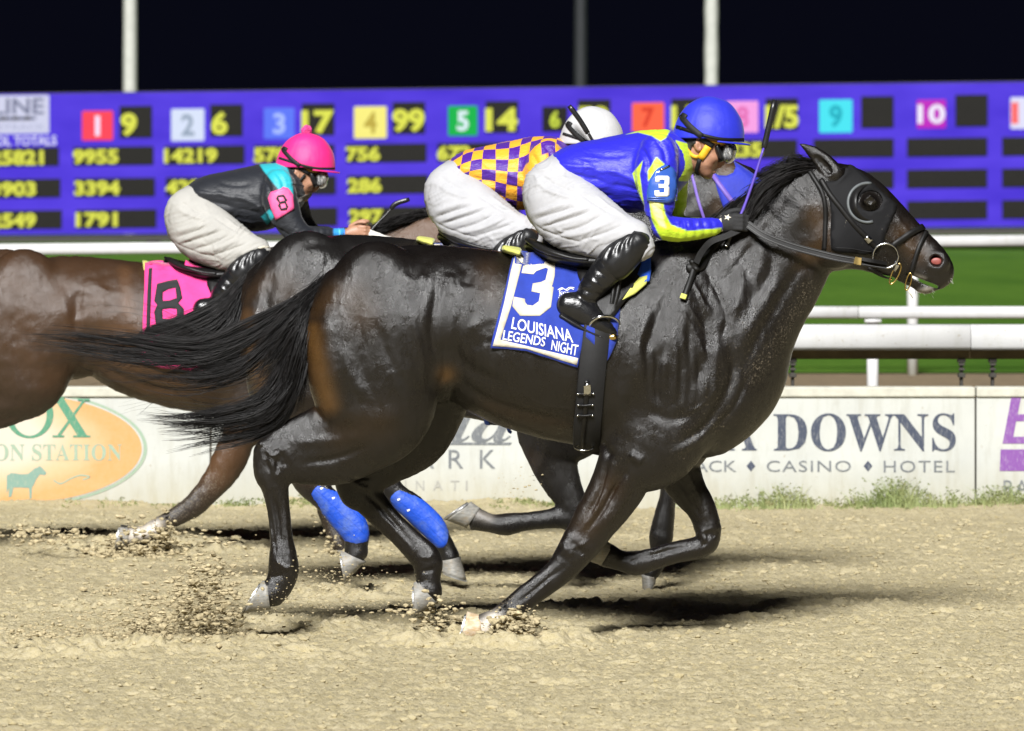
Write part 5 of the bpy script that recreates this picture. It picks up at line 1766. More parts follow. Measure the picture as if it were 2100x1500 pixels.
PANT_FOLDS = [([(1095, 452), (1130, 440), (1180, 424)], 4, -3.0), ([(1092, 440), (1130, 428), (1170, 415)], 5, 2.2), ([(1110, 466), (1160, 452), (1215, 432)], 4, -3.2), ([(1105, 462), (1150, 446), (1200, 428)], 4, 2.4), ([(1135, 482), (1190, 466), (1240, 440)], 4, -2.6),
              ([(1150, 488), (1205, 476), (1262, 452)], 4, 2.2), ([(1180, 497), (1230, 482), (1280, 462)], 3.5, -2.4), ([(1220, 400), (1250, 425), (1290, 450)], 3, 2.2), ([(1190, 398), (1225, 420), (1260, 442)], 3, -2.0), ([(1110, 360), (1140, 380), (1170, 392)], 4, -1.8),
              ([(1100, 375), (1135, 396), (1180, 408)], 4, 1.8), ([(1240, 505), (1275, 490), (1312, 478)], 3, -2.4), ([(1085, 425), (1078, 400), (1088, 370)], 4, -1.6), ([(1270, 500), (1300, 486), (1325, 480)], 3, 2.2), ([(1088, 452), (1110, 470), (1150, 486), (1200, 500)], 2.2, -1.6)]
BOOT_FOLDS = [([(1192, 592), (1215, 602), (1232, 606)], 4, -4), ([(1186, 600), (1210, 612), (1228, 618)], 4, 3.2), ([(1190, 612), (1214, 626)], 4, -3), ([(1206, 570), (1230, 588), (1246, 590)], 4, 3), ([(1215, 545), (1240, 565), (1260, 575)], 5, -2.5)]
GAITER = [([(1236 + 9 * k, 512 - 5 * k), (1222 + 9 * k, 532 - 5 * k), (1214 + 10 * k, 548 - 4 * k)], 2.6, (3.0 if k % 2 == 0 else -3.0)) for k in range(9)]

def crumple(v, f, Y, sc, ang, amp, seed):
    """small long creases running along a direction in the cloth"""
    px, py = near_px(v, Y)
    a = math.radians(ang)
    u, w = (px * math.cos(a) + py * math.sin(a)) / sc, (-px * math.sin(a) + py * math.cos(a)) / sc
    w = w + vnoise(u, w, 40, seed + 3) * 22
    r1, r2 = vnoise(u, w * 3.6, 52, seed), vnoise(u, w * 3.2, 30, seed + 1)
    m = np.clip(vnoise(u, w, 60, seed + 2) * 1.8 + .55, 0, 1)
    r = (np.exp(-(r1 / .075) ** 2) + .7 * np.exp(-(r2 / .07) ** 2)) * m * .75 + np.abs(r1) * .5
    return v + vnormals(v, f) * (r * amp)[:, None]

def jockey(name_label, Y, sc, Tf, rT, arm_up, arm_fore, hand_shift, cols, skin_hand=False, h=.0056, far_dx=24, pants=(0.385, 0.385, 0.40), shirt_mat=None, dye=None, head_T=None, boots=True):
    """one rider: continuous body, clothes as children"""
    t = thing('person', name_label, 'jockey', tuple(P(*Tf(1150, 440), Y)))
    hT = head_T or (Tf, rT)
    fx = lambda L: [(Tf(*p)) for p in L]
    sk = lambda lst: [(fx(s[0]), s[1] * sc) + tuple(s[2:]) for s in lst]
    # body
    pr = [Chain(rT(shrink(TORSO, 7, .016)), Y, .03, .4, .6), Chain(rT(shrink(PELVIS, 8, .02)), Y, .03, .6, .8), Chain(hT[1](NECKJ), Y, .03), Chain(hT[1](FACE), Y, .02, .55, .6)]
    pr += features(hT[0], hT[1], sc, Y)
    for s_ in (-1, 1):
        dx = 0 if s_ < 0 else far_dx
        pr += [Chain(rT(shrink(arm_up(s_, dx), 9, .016)), Y, .02), Chain(rT(shrink(arm_fore(s_, dx)[:3], 7, .012) + shrink(arm_fore(s_, dx)[3:])), Y, .012), Chain(rT(shrink(thigh(s_), 11, .018)), Y, .02), Chain(rT(shrink(knee(s_), 7, .014)), Y, .012), Chain(rT(shrink(shin(s_), 5, .010)), Y, .012), Chain(rT(shrink(foot(s_), 9, .014)), Y, .012)]
        pr += hand(s_, rT, Y, dx=hand_shift[0] + (0 if s_ < 0 else 6), dy=hand_shift[1] - (0 if s_ < 0 else 3))
    vb, fb = implicit(pr, .0038 if Y == 0 else h * .84, 1)
    link('body', mesh(vb, fb), M_SKIN, t)
    # shirt
    pr = [Chain(rT(TORSO), Y, .03, .25, .6)]
    for s_ in (-1, 1):
        dx = 0 if s_ < 0 else far_dx
        pr += [Chain(rT(arm_up(s_, dx)), Y, .022), Chain(rT(arm_fore(s_, dx)), Y, .012, 1, .15)]
    pr.append(Chain(hT[1](COLLAR), Y, .02, 1, .12))
    vs_, fs_ = implicit(pr, h, 2)
    vs_ = crumple(relief(vs_, fs_, [(a, b, c * 2.1) for a, b, c in sk(SHIRT_FOLDS)], Y), fs_, Y, sc, 16, .0046, 61)
    me = mesh(vs_, fs_)
    if dye is not None:
        px, py = proj(vs_)
        dye(me, vs_, px, py)
    link('silks', me, shirt_mat, t)
    # breeches
    pr = [Chain(rT(PELVIS), Y, .03, .35, .8)]
    for s_ in (-1, 1):
        pr += [Chain(rT(thigh(s_)), Y, .03), Chain(rT(knee(s_)), Y, .015)]
    vp, fp = implicit(pr, h, 2)
    vp = crumple(relief(vp, fp, [(a, b, c * 2.6) for a, b, c in sk(PANT_FOLDS)], Y), fp, Y, sc, -24, .0056, 71)
    link('breeches', mesh(vp, fp), plain('breeches_white', pants, 0.75, 0.07, 12, 0.3, 0.003), t)
    # boots
    for s_ in (-1, 1):
        vt, ft = implicit([Chain(rT(shin(s_)), Y, .01, .12, 1), Chain(rT(foot(s_)), Y, .018, .8, .8)], h * .8, 1)
        vt = relief(vt, ft, sk(BOOT_FOLDS), Y)
        link('boot', mesh(vt, ft), M_BOOT, t)
    return t, dict(body=Skin(vb, fb), shirt=Skin(vs_, fs_), pants=Skin(vp, fp))

M_BOOT = plain('boot_leather', (0.008, 0.008, 0.009), 0.24, 0.3, 30, 0.35, 0.003, spec=0.5, coat=0.25)
M_RUBBER = plain('gaiter_rubber', (0.010, 0.010, 0.011), 0.32, 0.3, 30, 0.2, 0.002)
M_STRAP = plain('strap_leather', (0.006, 0.0056, 0.0054), 0.50, 0.3, 60, 0.35, 0.0015, spec=.28)
M_WEB = plain('black_webbing', (0.006, 0.006, 0.007), 0.7, 0.3, 90, 0.4, 0.001)

_a, _e = np.meshgrid(np.arange(120) * .0524, np.arange(41) * .04)
_cx, _cy, _cz = np.cos(_a) * np.cos(_e), np.sin(_a) * np.cos(_e), np.sin(_e)
HN = 1 + .020 * vnoise(_cx * 10 + 40, _cz * 10 + _cy * 7 + 40, 3.2, 91) + .012 * vnoise(_cx * 30 + 90, _cz * 18 + _cy * 20 + 90, 4, 92) * (1.2 - _cz)
def helmet(parent, Tf, sc, Y, col, band, mat=None, pom=None):
    """cloth covered skull cap with peak"""
    cx, cy = 1453, 282
    rx, rz, ry = 74, 84, .102
    tilt = math.radians(6)
    U = lambda a, b: Tf(cx + a * math.cos(tilt) - b * math.sin(tilt), cy + a * math.sin(tilt) + b * math.cos(tilt))
    na, ne = 120, 40
    vv, ff = [], []
    for layer in (1.0, 0.93):
        for e in range(ne + 1):
            el = math.pi / 2 * e / ne
            for k in range(na):
                az = 2 * math.pi * k / na
                ph = (az / (math.pi / 3)) % 1.0
                ax_, ay_ = math.cos(az) * math.cos(el), math.sin(az) * math.cos(el)
                z = math.sin(el)
                low = 7 * max(0, -ax_) * math.cos(el) ** 4 + 2 * math.cos(el) ** 6
                q = U(rx * ax_ * layer * HN[e % 41, k % 120], -rz * z * layer * HN[e % 41, k % 120] + low)
                ph = (az / (math.pi / 3)) % 1.0
                ridge = 1 - 0.010 * math.exp(-(min(ph, 1 - ph) / .03) ** 2) * min(1, e / 4)
                wr = HN[e % 41, k % 120] * layer
                p = P(*q, Y)
                yy = ay_ * ry * sc / SCALE[Y] * layer * ridge * wr
                p = P(*q, Y + yy)
                vv.append(p)
    W = (ne + 1) * na
    for L_ in (0, 1):
        for e in range(ne):
            for k in range(na):
                a, b = L_ * W + e * na + k, L_ * W + e * na + (k + 1) % na
                ff.append([a, b, b + na, a + na] if L_ == 0 else [a, a + na, b + na, b])
    for k in range(na):
        a, b = k, (k + 1) % na
        ff.append([b, a, a + W, b + W])
    me = mesh([tuple(p) for p in vv], ff)
    hm = link('helmet', me, mat or plain('cap_cloth_' + str(len(bpy.data.materials)), col, 0.58, 0.10, 8, 0.3, 0.004, sheen=0.15), parent)
    # peak
    mbp = MB()
    n_ = 24
    for layer in (0, 1):
        for k in range(n_ + 1):
            az = math.radians(-75 + 150 * k / n_)
            for o_ in (0.97, 1.0, 1.0):
                pass
            for j, ext in enumerate((-4, 6, 13)):
                g = math.cos(az) ** 0.8
                a = (rx + ext * g) * math.cos(az)
                q = U(a, 2 + j * 0.6 + layer * 3.2 + 2)
                p = P(*q, Y + math.sin(az) * ry * (1 + ext * g * .008) * sc / SCALE[Y])
                mbp.v.append(tuple(p))
    st = (n_ + 1) * 3
    for k in range(n_):
        for j in range(2):
            a = k * 3 + j
            mbp.f += [[a, a + 3, a + 4, a + 1], [st + a, st + a + 1, st + a + 4, st + a + 3]]
        mbp.f += [[k * 3 + 2, k * 3 + 5, st + k * 3 + 5, st + k * 3 + 2], [k * 3, st + k * 3, st + k * 3 + 3, k * 3 + 3]]
    link('peak', mbp.build(), hm.data.materials[0], hm)
    skh = Skin(np.array([tuple(p) for p in vv[:W]]), np.array(ff[:ne * na]))
    F_ = lambda L: [Tf(*p) for p in L]
    m = strap(skh, F_([(1380, 258), (1400, 264), (1440, 277), (1480, 286), (1524, 287)]), .012 * sc, .003, .001, Y, both=True)
    link('band', m.build(), band, hm)
    if pom:
        q = P(*Tf(1456, 192), Y)
        bm = bmesh.new()
        bmesh.ops.create_icosphere(bm, subdivisions=4, radius=.026 * sc)
        for vtx in bm.verts:
            vtx.co *= 1 + random.uniform(-.16, .16)
            vtx.co += q
        mp = bpy.data.meshes.new('pompom')
        bm.to_mesh(mp)
        bm.free()
        link('pompom', mp, pom, hm)
    return hm, skh

SCALE = {0.0: 1.0, YC: .9 * 22.2 / 20 , YP: .83 * 24.4 / 20}
SCALE = {0.0: 1.0, YC: .9, YP: .83}
BLUE = (0.020, 0.018, 0.56)
LIME = (0.58, 0.80, 0.03)

# ---------- rider of the leader
one = (lambda x, y: (x, y))
def dye_M(me, v, px, py):
    c = np.zeros((len(v), 3), np.float32)
    near = v[:, 1] < 0.06
    lime = [[(1284, 276), (1330, 262), (1380, 260), (1372, 272), (1366, 283), (1355, 290), (1336, 279), (1308, 272)],
            [(1318, 330), (1297, 356), (1304, 382), (1321, 422), (1316, 388), (1312, 358)],
            [(1346, 322), (1364, 338), (1348, 346), (1329, 373), (1328, 352)],
            [(1331, 412), (1359, 412), (1365, 440), (1376, 461), (1411, 474), (1480, 468), (1480, 500), (1411, 505), (1366, 505), (1350, 480), (1336, 450)]]
    m = np.zeros(len(v))
    for q in lime:
        m = np.maximum(m, in_poly(px, py, q, 1.0))
    m *= near
    col = in_poly(px, py, [(1386, 288), (1400, 292), (1432, 300), (1432, 372), (1392, 372)], 1.0) * (np.abs(v[:, 1]) < .12)
    far = (v[:, 1] > .10) & (px > 1372)
    c[:, 0] = np.maximum(np.maximum(m, col), far * 1.0)
    c[:, 1] = in_poly(px, py, [(1333, 414), (1354, 414), (1360, 442), (1366, 468), (1352, 462), (1340, 440)], 2.0) * near * 0.75
    set_attr(me, 'dye', c)
rM_mat = cloth_material('silk_blue_lime', (BLUE, LIME, (0.85, 0.72, 0.40)), 0.5)
jockM, skM = jockey('jockey in blue and lime silks with blue cap crouching on the leading horse', 0.0, 1.0, one, idn, upper_arm, fore_arm, (0, 0), None, shirt_mat=rM_mat, dye=dye_M, h=.005)
hM, shM = helmet(jockM, one, 1.0, 0.0, (0.016, 0.025, 0.48), M_STRAP)

# ---------- rider of the second horse: purple and gold checks
fJ, rJ, _ = T_(.9, 1072, 400, 870, 400)
def dye_C(me, v, px, py):
    ax = np.array([.982, -.19])
    mx, my = (px - 870) / .9 + 1072, (py - 400) / .9 + 400
    u = (mx - 1150) * ax[0] + (my - 355) * ax[1]
    w = -(mx - 1150) * ax[1] + (my - 350) * ax[0]
    cen, hh = 6 + 0.10 * u, 44 + 0.14 * u
    ang = np.arctan2((w - cen) / hh, -(v[:, 1] - YC) / .17 + 1e-6)
    n1 = np.sin(u * .05 + ang * 2) * 0.12
    at = me.attributes.new('weave', 'FLOAT_VECTOR', 'POINT')
    q = np.stack([u / 27.5 + n1 + 40.02 + ang * 0.5, ang * 2.05 + 40.13 + np.sin(u * .035) * .25, np.full(len(u), 0.5)], 1).astype(np.float32)
    at.data.foreach_set('vector', q.ravel())
    c = np.zeros((len(v), 3), np.float32)
    c[:, 0] = in_poly(px, py, [(1068, 360), (1078, 338), (1100, 322), (1124, 314), (1126, 345), (1110, 368), (1098, 420), (1072, 392)], 1.0)
    set_attr(me, 'dye', c)
ck = checks_material('silk_checks', (0.78, 0.36, 0.020), (0.060, 0.006, 0.25))
jockC, skC = jockey('jockey in purple and gold checked silks with white cap on the middle horse', YC, .9, fJ, rJ, upper_arm, fore_arm, (0, 0), None, shirt_mat=ck, dye=dye_C)
hC, shC = helmet(jockC, fJ, .9, YC, (0.47, 0.47, 0.48), M_WEB)

# ---------- rider of the third horse: black with pink cap
fK, rK, _ = T_(.83, 1072, 400, 338, 446)
fKh, rKh, _ = T_(.83, 1460, 200, 632, 274)
up_P = lambda s, dx: [(1316 + dx, 322, 1392 + dx, 318, s * .155, .075), (1312 + dx, 352, 1398 + dx, 350, s * .185, .066), (1326 + dx, 388, 1406 + dx, 378, s * .205, .056), (1345 + dx, 420, 1412 + dx, 402, s * .21, .05), (1366 + dx, 446, 1422 + dx, 418, s * .21, .046), (1382 + dx, 462, 1428 + dx, 428, s * .208, .043)]
fo_P = lambda s, dx: [(1384 + dx, 466, 1424 + dx, 422, s * .208, .044), (1418 + dx * .8, 462, 1436 + dx * .8, 424, s * .19, .042), (1452 + dx * .6, 456, 1464 + dx * .6, 424, s * .17, .038), (1484, 452, 1490, 428, s * .15, .032), (1512, 450, 1514, 428, s * .135, .027)]
def dye_P(me, v, px, py):
    c = np.zeros((len(v), 3), np.float32)
    c[:, 0] = np.maximum(in_poly(px, py, [(516, 312), (566, 312), (585, 335), (600, 372), (602, 412), (588, 408), (562, 378), (540, 350)], 1.0), in_poly(px, py, [(536, 444), (552, 430), (566, 440), (548, 462)], 1.0))
    c[:, 1] = in_poly(px, py, [(684, 440), (730, 440), (730, 495), (684, 495)], 1.0)
    c[:, 2] = 0
    set_attr(me, 'dye', c)
mP = cloth_material('silk_black_turquoise', ((0.012, 0.014, 0.020), (0.02, 0.42, 0.50), (0.03, 0.30, 0.75)), 0.55)
jockP, skP = jockey('jockey in black with turquoise collar and pink bobble cap on the rear horse', YP, .83, fK, rK, up_P, fo_P, (46, -20), None, shirt_mat=mP, dye=dye_P, head_T=(fKh, rKh), pants=(0.36, 0.35, 0.325))
hP, shP = helmet(jockP, fKh, .83, YP, (0.70, 0.016, 0.19), M_WEB, pom=plain('pompom_wool', (0.62, 0.06, 0.25), 0.9, .3, 60, .6, .004))
# ================================================================== saddles, cloths, bridles and the small things riders wear
def quad_text(body, TL, TR, BR, BL, **kw):
    """lettering stretched into a traced four-sided field"""
    v, f = text_mesh(body, **kw)
    a, b = v.min(0), v.max(0)
    u = (v[:, 0] - a[0]) / (b[0] - a[0])
    w = 1 - (v[:, 1] - a[1]) / (b[1] - a[1])
    TL, TR, BR, BL = (np.array(q, float) for q in (TL, TR, BR, BL))
    q = ((1 - u) * (1 - w))[:, None] * TL + (u * (1 - w))[:, None] * TR + (u * w)[:, None] * BR + ((1 - u) * w)[:, None] * BL
    return q, f

def lay(skin, q, f, off=.0015, Y=0.0):
    """flat print laid point by point on a cloth"""
    vv = []
    for x, y in q:
        l, m = skin.grip(x, y, Y - .2)
        vv.append(tuple(l + (CAMV - l).normalized() * off))
    me = mesh(vv, [list(t) for t in f], False)
    bm = bmesh.new()
    bm.from_mesh(me)
    for fc in bm.faces:
        if fc.normal.y > 0:
            fc.normal_flip()
    bm.to_mesh(me)
    bm.free()
    return me

def grow(rows, px, w):
    o = []
    for ax, ay, bx, by, yc, ww in rows:
        L = math.hypot(bx - ax, by - ay)
        k = px / L
        o.append((ax - (bx - ax) * k, ay - (by - ay) * k, bx + (bx - ax) * k, by + (by - ay) * k, yc, ww + w))
    return o

def skin_of(me):
    me.update()
    v = np.array([q.co for q in me.vertices])
    s = Skin.__new__(Skin)
    s.t = BVHTree.FromPolygons([tuple(q) for q in v], [list(p.vertices) for p in me.polygons])
    return s

def both_skins(*ss):
    """nearest surface of several bodies"""
    class Any(Skin):
        def __init__(s):
            pass
        def hit(s, px, py):
            best = (None, None)
            for k in ss:
                l, m = k.hit(px, py)
                if l is not None and (best[0] is None or (l - CAMV).length < (best[0] - CAMV).length):
                    best = (l, m)
            return best
        def grip(s, px, py, ly=0.0):
            l, m = s.hit(px, py)
            return (l, m) if l is not None else ss[0].grip(px, py, ly)
    return Any()

def cloth_plain(name, col, rough=0.85):
    return plain(name, col, rough, 0.14, 16, 0.5, 0.0025, sheen=0.2)

M_CLOTHBLUE = cloth_plain('saddlecloth_blue', (0.012, 0.035, 0.30))
M_CREAM = cloth_plain('cream_felt', (0.60, 0.55, 0.44))
M_PINKCLOTH = cloth_plain('saddlecloth_pink', (0.80, 0.045, 0.24))
M_BLACKFELT = cloth_plain('black_felt', (0.014, 0.014, 0.016))
M_FOAM = cloth_plain('yellow_foam', (0.55, 0.56, 0.12))
M_PADBLUE = cloth_plain('pad_blue', (0.01, 0.08, 0.55))
M_SADDLE = plain('saddle_leather', (0.008, 0.0075, 0.0075), 0.42, 0.3, 40, 0.3, 0.002, spec=.35)
M_STEEL = plain('polished_steel', (0.62, 0.62, 0.62), 0.18, 0.05, 20, 0.0, metallic=1.0)
M_BRASS = plain('brass', (0.65, 0.46, 0.16), 0.25, 0.1, 20, 0.0, metallic=1.0)
M_PRINT = cloth_plain('white_print', (0.74, 0.74, 0.72), 0.7)

# ---------------------------------------------------------------- leader's saddlecloth
z3 = lambda L: [(x / 4.686 + 960, y / 4.686 + 460) for x, y in L]
CLOTH_M = [(1058, 507), (1070, 503), (1084, 508), (1110, 520), (1140, 530), (1186, 540), (1240, 545), (1262, 560), (1270, 600), (1273, 620), (1264, 700), (1250, 730), (1234, 758), (1221, 734), (1226, 715), (1198, 690),
           (1190, 722), (1184, 754), (1150, 743), (1120, 733), (1080, 720), (1040, 716), (1006, 714), (1012, 690), (1030, 620), (1045, 555)]
clothM = thing('saddlecloth', 'blue saddlecloth with cream border, large 3 and white lettering under the leading rider', 'saddlecloth', tuple(P(1120, 520)))
ripple = lambda x, y: .006 + .0045 * math.sin((x - 1000) * .055 + (y - 520) * .012) * min(1, max(0, (y - 540) / 120)) + .003 * math.sin((x - 1000) * .13)
me = patch(skinM, [CLOTH_M], .003, .003, 8, 6, 0.0, True, wave=ripple, even=3).build()
link('cloth', me, M_CLOTHBLUE, clothM)
skCl = skin_of(me)
link('border', patch(skCl, [[(1060, 509), (1072, 506), (1081, 510), (1076, 520), (1066, 560), (1048, 630), (1026, 697), (1186, 735), (1183, 749), (1150, 739), (1120, 729), (1080, 716), (1040, 712), (1010, 710), (1016, 690), (1034, 620), (1048, 555)]],
                    .0014, .0008, 7, 6, even=0).build(), M_CREAM, clothM)
THREE = z3([(527, 405), (620, 372), (728, 362), (828, 352), (838, 380), (832, 500), (812, 585), (802, 600), (822, 612), (808, 710), (795, 800), (690, 882), (590, 884), (500, 882), (425, 790), (440, 700), (545, 720), (548, 752), (568, 778), (622, 785), (680, 745),
            (692, 665), (610, 650), (622, 573), (700, 560), (742, 540), (768, 432), (745, 422), (655, 455), (628, 485), (512, 473)])
link('number', patch(skCl, [THREE], .0016, .0008, 7, 6, even=0).build(), M_CREAM, clothM)
for tx, q in (('LOUISIANA', [(432, 893), (990, 1015), (1012, 1142), (412, 1005)]), ('LEGENDS', [(345, 1018), (750, 1088), (735, 1178), (330, 1112)]), ('NIGHT', [(808, 1112), (1062, 1162), (1046, 1268), (796, 1208)])):
    t_, f_ = quad_text(tx, *z3(q), bold=.012)
    link('lettering', lay(skCl, t_, f_, .003), M_PRINT, clothM)
for tx, q in (('NGEL', [(872, 645), (1012, 655), (1010, 702), (872, 692)]), ('DOWN', [(868, 700), (985, 712), (983, 738), (868, 728)]), ('RACE', [(862, 735), (955, 742), (952, 765), (862, 757)])):
    t_, f_ = quad_text(serif(tx) if tx == 'NGEL' else tx, *z3(q), bold=.01)
    link('lettering', lay(skCl, t_, f_, .003), M_PRINT, clothM)
for k, (a, b) in enumerate((((862, 632), (1020, 612)), ((875, 640), (1015, 630)))):
    w_ = crom([a, (a[0] + 40, a[1] - 18), (a[0] + 75, a[1] - 2), (a[0] + 110, a[1] - 22), b], 6)
    q = z3([(x, y - 5) for x, y in w_]) + z3([(x, y + 3) for x, y in w_])
    n_ = len(w_)
    link('emblem', lay(skCl, q, [[i, i + 1, n_ + i + 1, n_ + i] for i in range(n_ - 1)], .003), M_PRINT, clothM)

def saddle_set(label, Y, f, r, skin, sc, girth=True, pad=(M_FOAM, M_PADBLUE), shift=(0, 0)):
    t = thing('saddle', label, 'saddle', tuple(P(*f(1200, 520), Y)))
    s2 = lambda x, y: (f(x, y)[0] + shift[0], f(x, y)[1] + shift[1])
    r2 = lambda rows: [(*s2(a, b), *s2(c, d), e, w) for a, b, c, d, e, w in rows]
    L2 = lambda L: [s2(*q) for q in L]
    v, fc = implicit([Chain(r2([(1078, 489, 1088, 512, 0, .10), (1110, 499, 1118, 535, 0, .17), (1160, 509, 1168, 552, 0, .215), (1220, 508, 1226, 560, 0, .225), (1280, 500, 1286, 548, 0, .19), (1318, 492, 1322, 520, 0, .11)]), Y, .02, .6, .6)], .008, 2)
    link('seat', mesh(v, fc), M_SADDLE, t)
    pts = crom([(1079, 491, -.10), (1092, 500, -.15), (1112, 511, -.19), (1140, 521, -.225), (1175, 530, -.245), (1207, 533, -.255)], 5)
    for s_ in (1, -1):
        q = [P(*s2(x, y), Y + s_ * z) for x, y, z in pts]
        link('seat_roll', MB().tube(q, [.006 + .006 * math.sin(math.pi * min(1, k / (len(q) - 1) * 1.3)) for k in range(len(q))], 10).build(), M_SADDLE, t)
    link('flap', patch(skin, [L2([(1182, 532), (1240, 536), (1305, 515), (1326, 540), (1318, 572), (1296, 604), (1272, 632), (1246, 668), (1228, 660), (1200, 610), (1184, 570)])], .006, .016, 10, 8, Y, True, even=3).build(), M_SADDLE, t)
    if pad:
        link('pad', patch(skin, [L2([(1306, 512), (1322, 516), (1335, 530), (1336, 560), (1332, 582), (1320, 586), (1306, 570), (1316, 545)])], .010, .014, 9, 7, Y, True).build(), pad[1], t)
        link('pad_edge', patch(skin, [L2([(1326, 572), (1324, 588), (1300, 608), (1274, 621), (1292, 596), (1310, 576)])], .009, .014, 9, 7, Y, True).build(), pad[0], t)
        v, fc = implicit([Chain(r2([(1030, 503, 1034, 516, 0, .12), (1044, 505, 1048, 522, 0, .16), (1064, 508, 1066, 528, 0, .18)]), Y, .02, .5, .5)], .008, 2)
        link('pad_rear', mesh(v, fc), pad[0], t)
    if girth:
        link('girth', strap(skin, L2([(1226, 660), (1216, 740), (1208, 830), (1204, 895), (1206, 935)]), .100 * sc, .006, .010, Y, both=True).build(), M_WEB, t)
        link('girth_strap', strap(skin, L2([(1203, 778), (1200, 830), (1197, 890), (1198, 928)]), .018 * sc, .005, .017, Y).build(), M_SADDLE, t)
        link('buckle', strap(skin, L2([(1201, 784), (1204, 790), (1203, 806)]), .026 * sc, .004, .022, Y).build(), M_STEEL, t)
        for yy in (803, 825, 845):
            kp = link('keeper', strap(skin, L2([(1184, yy), (1200, yy + 1.5), (1216, yy - 1)]), .009 * sc, .004, .021, Y).build(), M_SADDLE, t)
            for xx in (1185, 1215):
                l, m = skin.grip(*s2(xx, yy))
                link('rivet', MB().tube([l + m * .018, l + m * .026], .004, 8).build(), M_STEEL, kp)
        c = P(*s2(1198, 917), Y - .2)
        l, m = skin.grip(*s2(1198, 905))
        ring = [l + Vector((math.cos(a) * .032, math.sin(a) * .02 - .015, -.022 + math.sin(a) * .010)) for a in np.linspace(0, 2 * math.pi, 25)]
        link('ring', MB().tube(ring, .0028, 6, False).build(), M_STEEL, t)
    # stirrup leathers and irons
    for s_ in (-1, 1):
        mb = MB()
        for dx in (0, 14):
            q = [P(*s2(x + dx, y), Y + s_ * z) for x, y, z in crom([(1262 - dx * .2, 560, .245), (1256 - dx * .4, 610, .262), (1248 - dx * .7, 655, .268)], 5)]
            mb.tube(q, .008 * sc, 6, True, .3, up=(0, 1, 0))
        lt = link('stirrup_leather', mb.build(), M_SADDLE, t)
        hoop = []
        for k in range(26):
            a = 2 * math.pi * k / 25
            x, y = 1240 + 31 * math.cos(a) * (1.0), 674 + 25 * math.sin(a)
            hoop.append(P(*s2(x + (y - 674) * -.35, y + (x - 1240) * .18), Y + s_ * (.262 + .055 * math.cos(a + 2.2))))
        link('stirrup_iron', MB().tube(hoop, .0055 * sc, 8, False).build(), M_STEEL, lt)
        tr = [P(*s2(x, y), Y + s_ * z) for x, y, z in ((1214, 689, .225), (1240, 696, .262), (1262, 690, .298))]
        link('tread', MB().tube(tr, .011 * sc, 8, True).build(), M_BRASS, lt)
    return t
saddle_set('black racing saddle over the blue number 3 cloth with studded black girth', 0.0, one, idn, skinM, 1.0)

# ---------------------------------------------------------------- leader's hood and bridle
z1 = lambda L: [(x / 3 + 1300, y / 3 + 180) for x, y in L]
HOOD = z1([(1165, 575), (1200, 580), (1245, 575), (1290, 535), (1306, 470), (1350, 490), (1400, 530), (1480, 605), (1560, 680), (1612, 722), (1606, 760), (1575, 830), (1550, 890), (1535, 940), (1515, 985), (1490, 1015), (1420, 1025), (1330, 1018), (1240, 1008), (1214, 990), (1212, 900), (1216, 780), (1205, 700), (1185, 630)])
n = NT('hood_cloth')
_v = n.coord('Object')
_sp = n.ramp(n.noise(_v, 70, 3, 0.7), [(0.69, (0, 0, 0)), (0.72, (1, 1, 1))])
n.base(n.mix(n.math('MULTIPLY', _sp, 0.6), (0.0055, 0.0055, 0.0065), (0.36, 0.33, 0.26)))
n.set(Roughness=0.75)
n.b.inputs['Specular IOR Level'].default_value = 0.25
n.bump(n.noise(_v, 300, 2, 0.5), 0.3, 0.001)
M_HOOD = n.m
hood = thing('blinker_hood', 'black blinker hood with open eye cup on the leading horse head', 'hood', tuple(P(1770, 450)))
EYEH = [(1785 + 24 * math.cos(a), 413 + 21 * math.sin(a)) for a in np.linspace(0, 2 * math.pi, 22)[:-1]]
link('mask', patch(skinM, [HOOD, EYEH], .003, .003, 8, 6, 0.0, True, even=1).build(), M_HOOD, hood)
link('seam', strap(skinM, z1([(1240, 985), (1330, 988), (1400, 1000), (1460, 1005)]), .003, .002, .006).build(), M_WEB, hood)
for s_ in (-1, 1):
    na, ne = 24, 6
    mb, rim = MB(), []
    for k in range(na + 1):
        a = math.radians(80 + 205 * k / na)
        w_ = math.sin(math.pi * k / na) ** .7
        l, m = skinM.grip(1779 + 40 * math.cos(a), 416 - 40 * math.sin(a))
        rim.append(Vector((l.x, s_ * -(l.y - .007), l.z)))
        for e in range(ne + 1):
            t_ = e / ne
            q = P(1779 + 40 * math.cos(a) * (1 - .42 * w_ * t_), 416 - 40 * math.sin(a) * (1 - .42 * w_ * t_), l.y - .005 - .026 * w_ * math.sin(math.pi / 2 * t_))
            mb.v.append((q.x, s_ * -q.y, q.z))
    for k in range(na):
        for e in range(ne):
            i = k * (ne + 1) + e
            mb.f.append([i, i + 1, i + ne + 2, i + ne + 1])
    cp = link('eye_cup', mb.build(), M_SADDLE, hood)
    link('cup_rim', MB().tube(rim, .0058, 8).build(), plain('cup_rim_grey', (0.10, 0.11, 0.115), .5, .2, 40, .2, .001), cp)

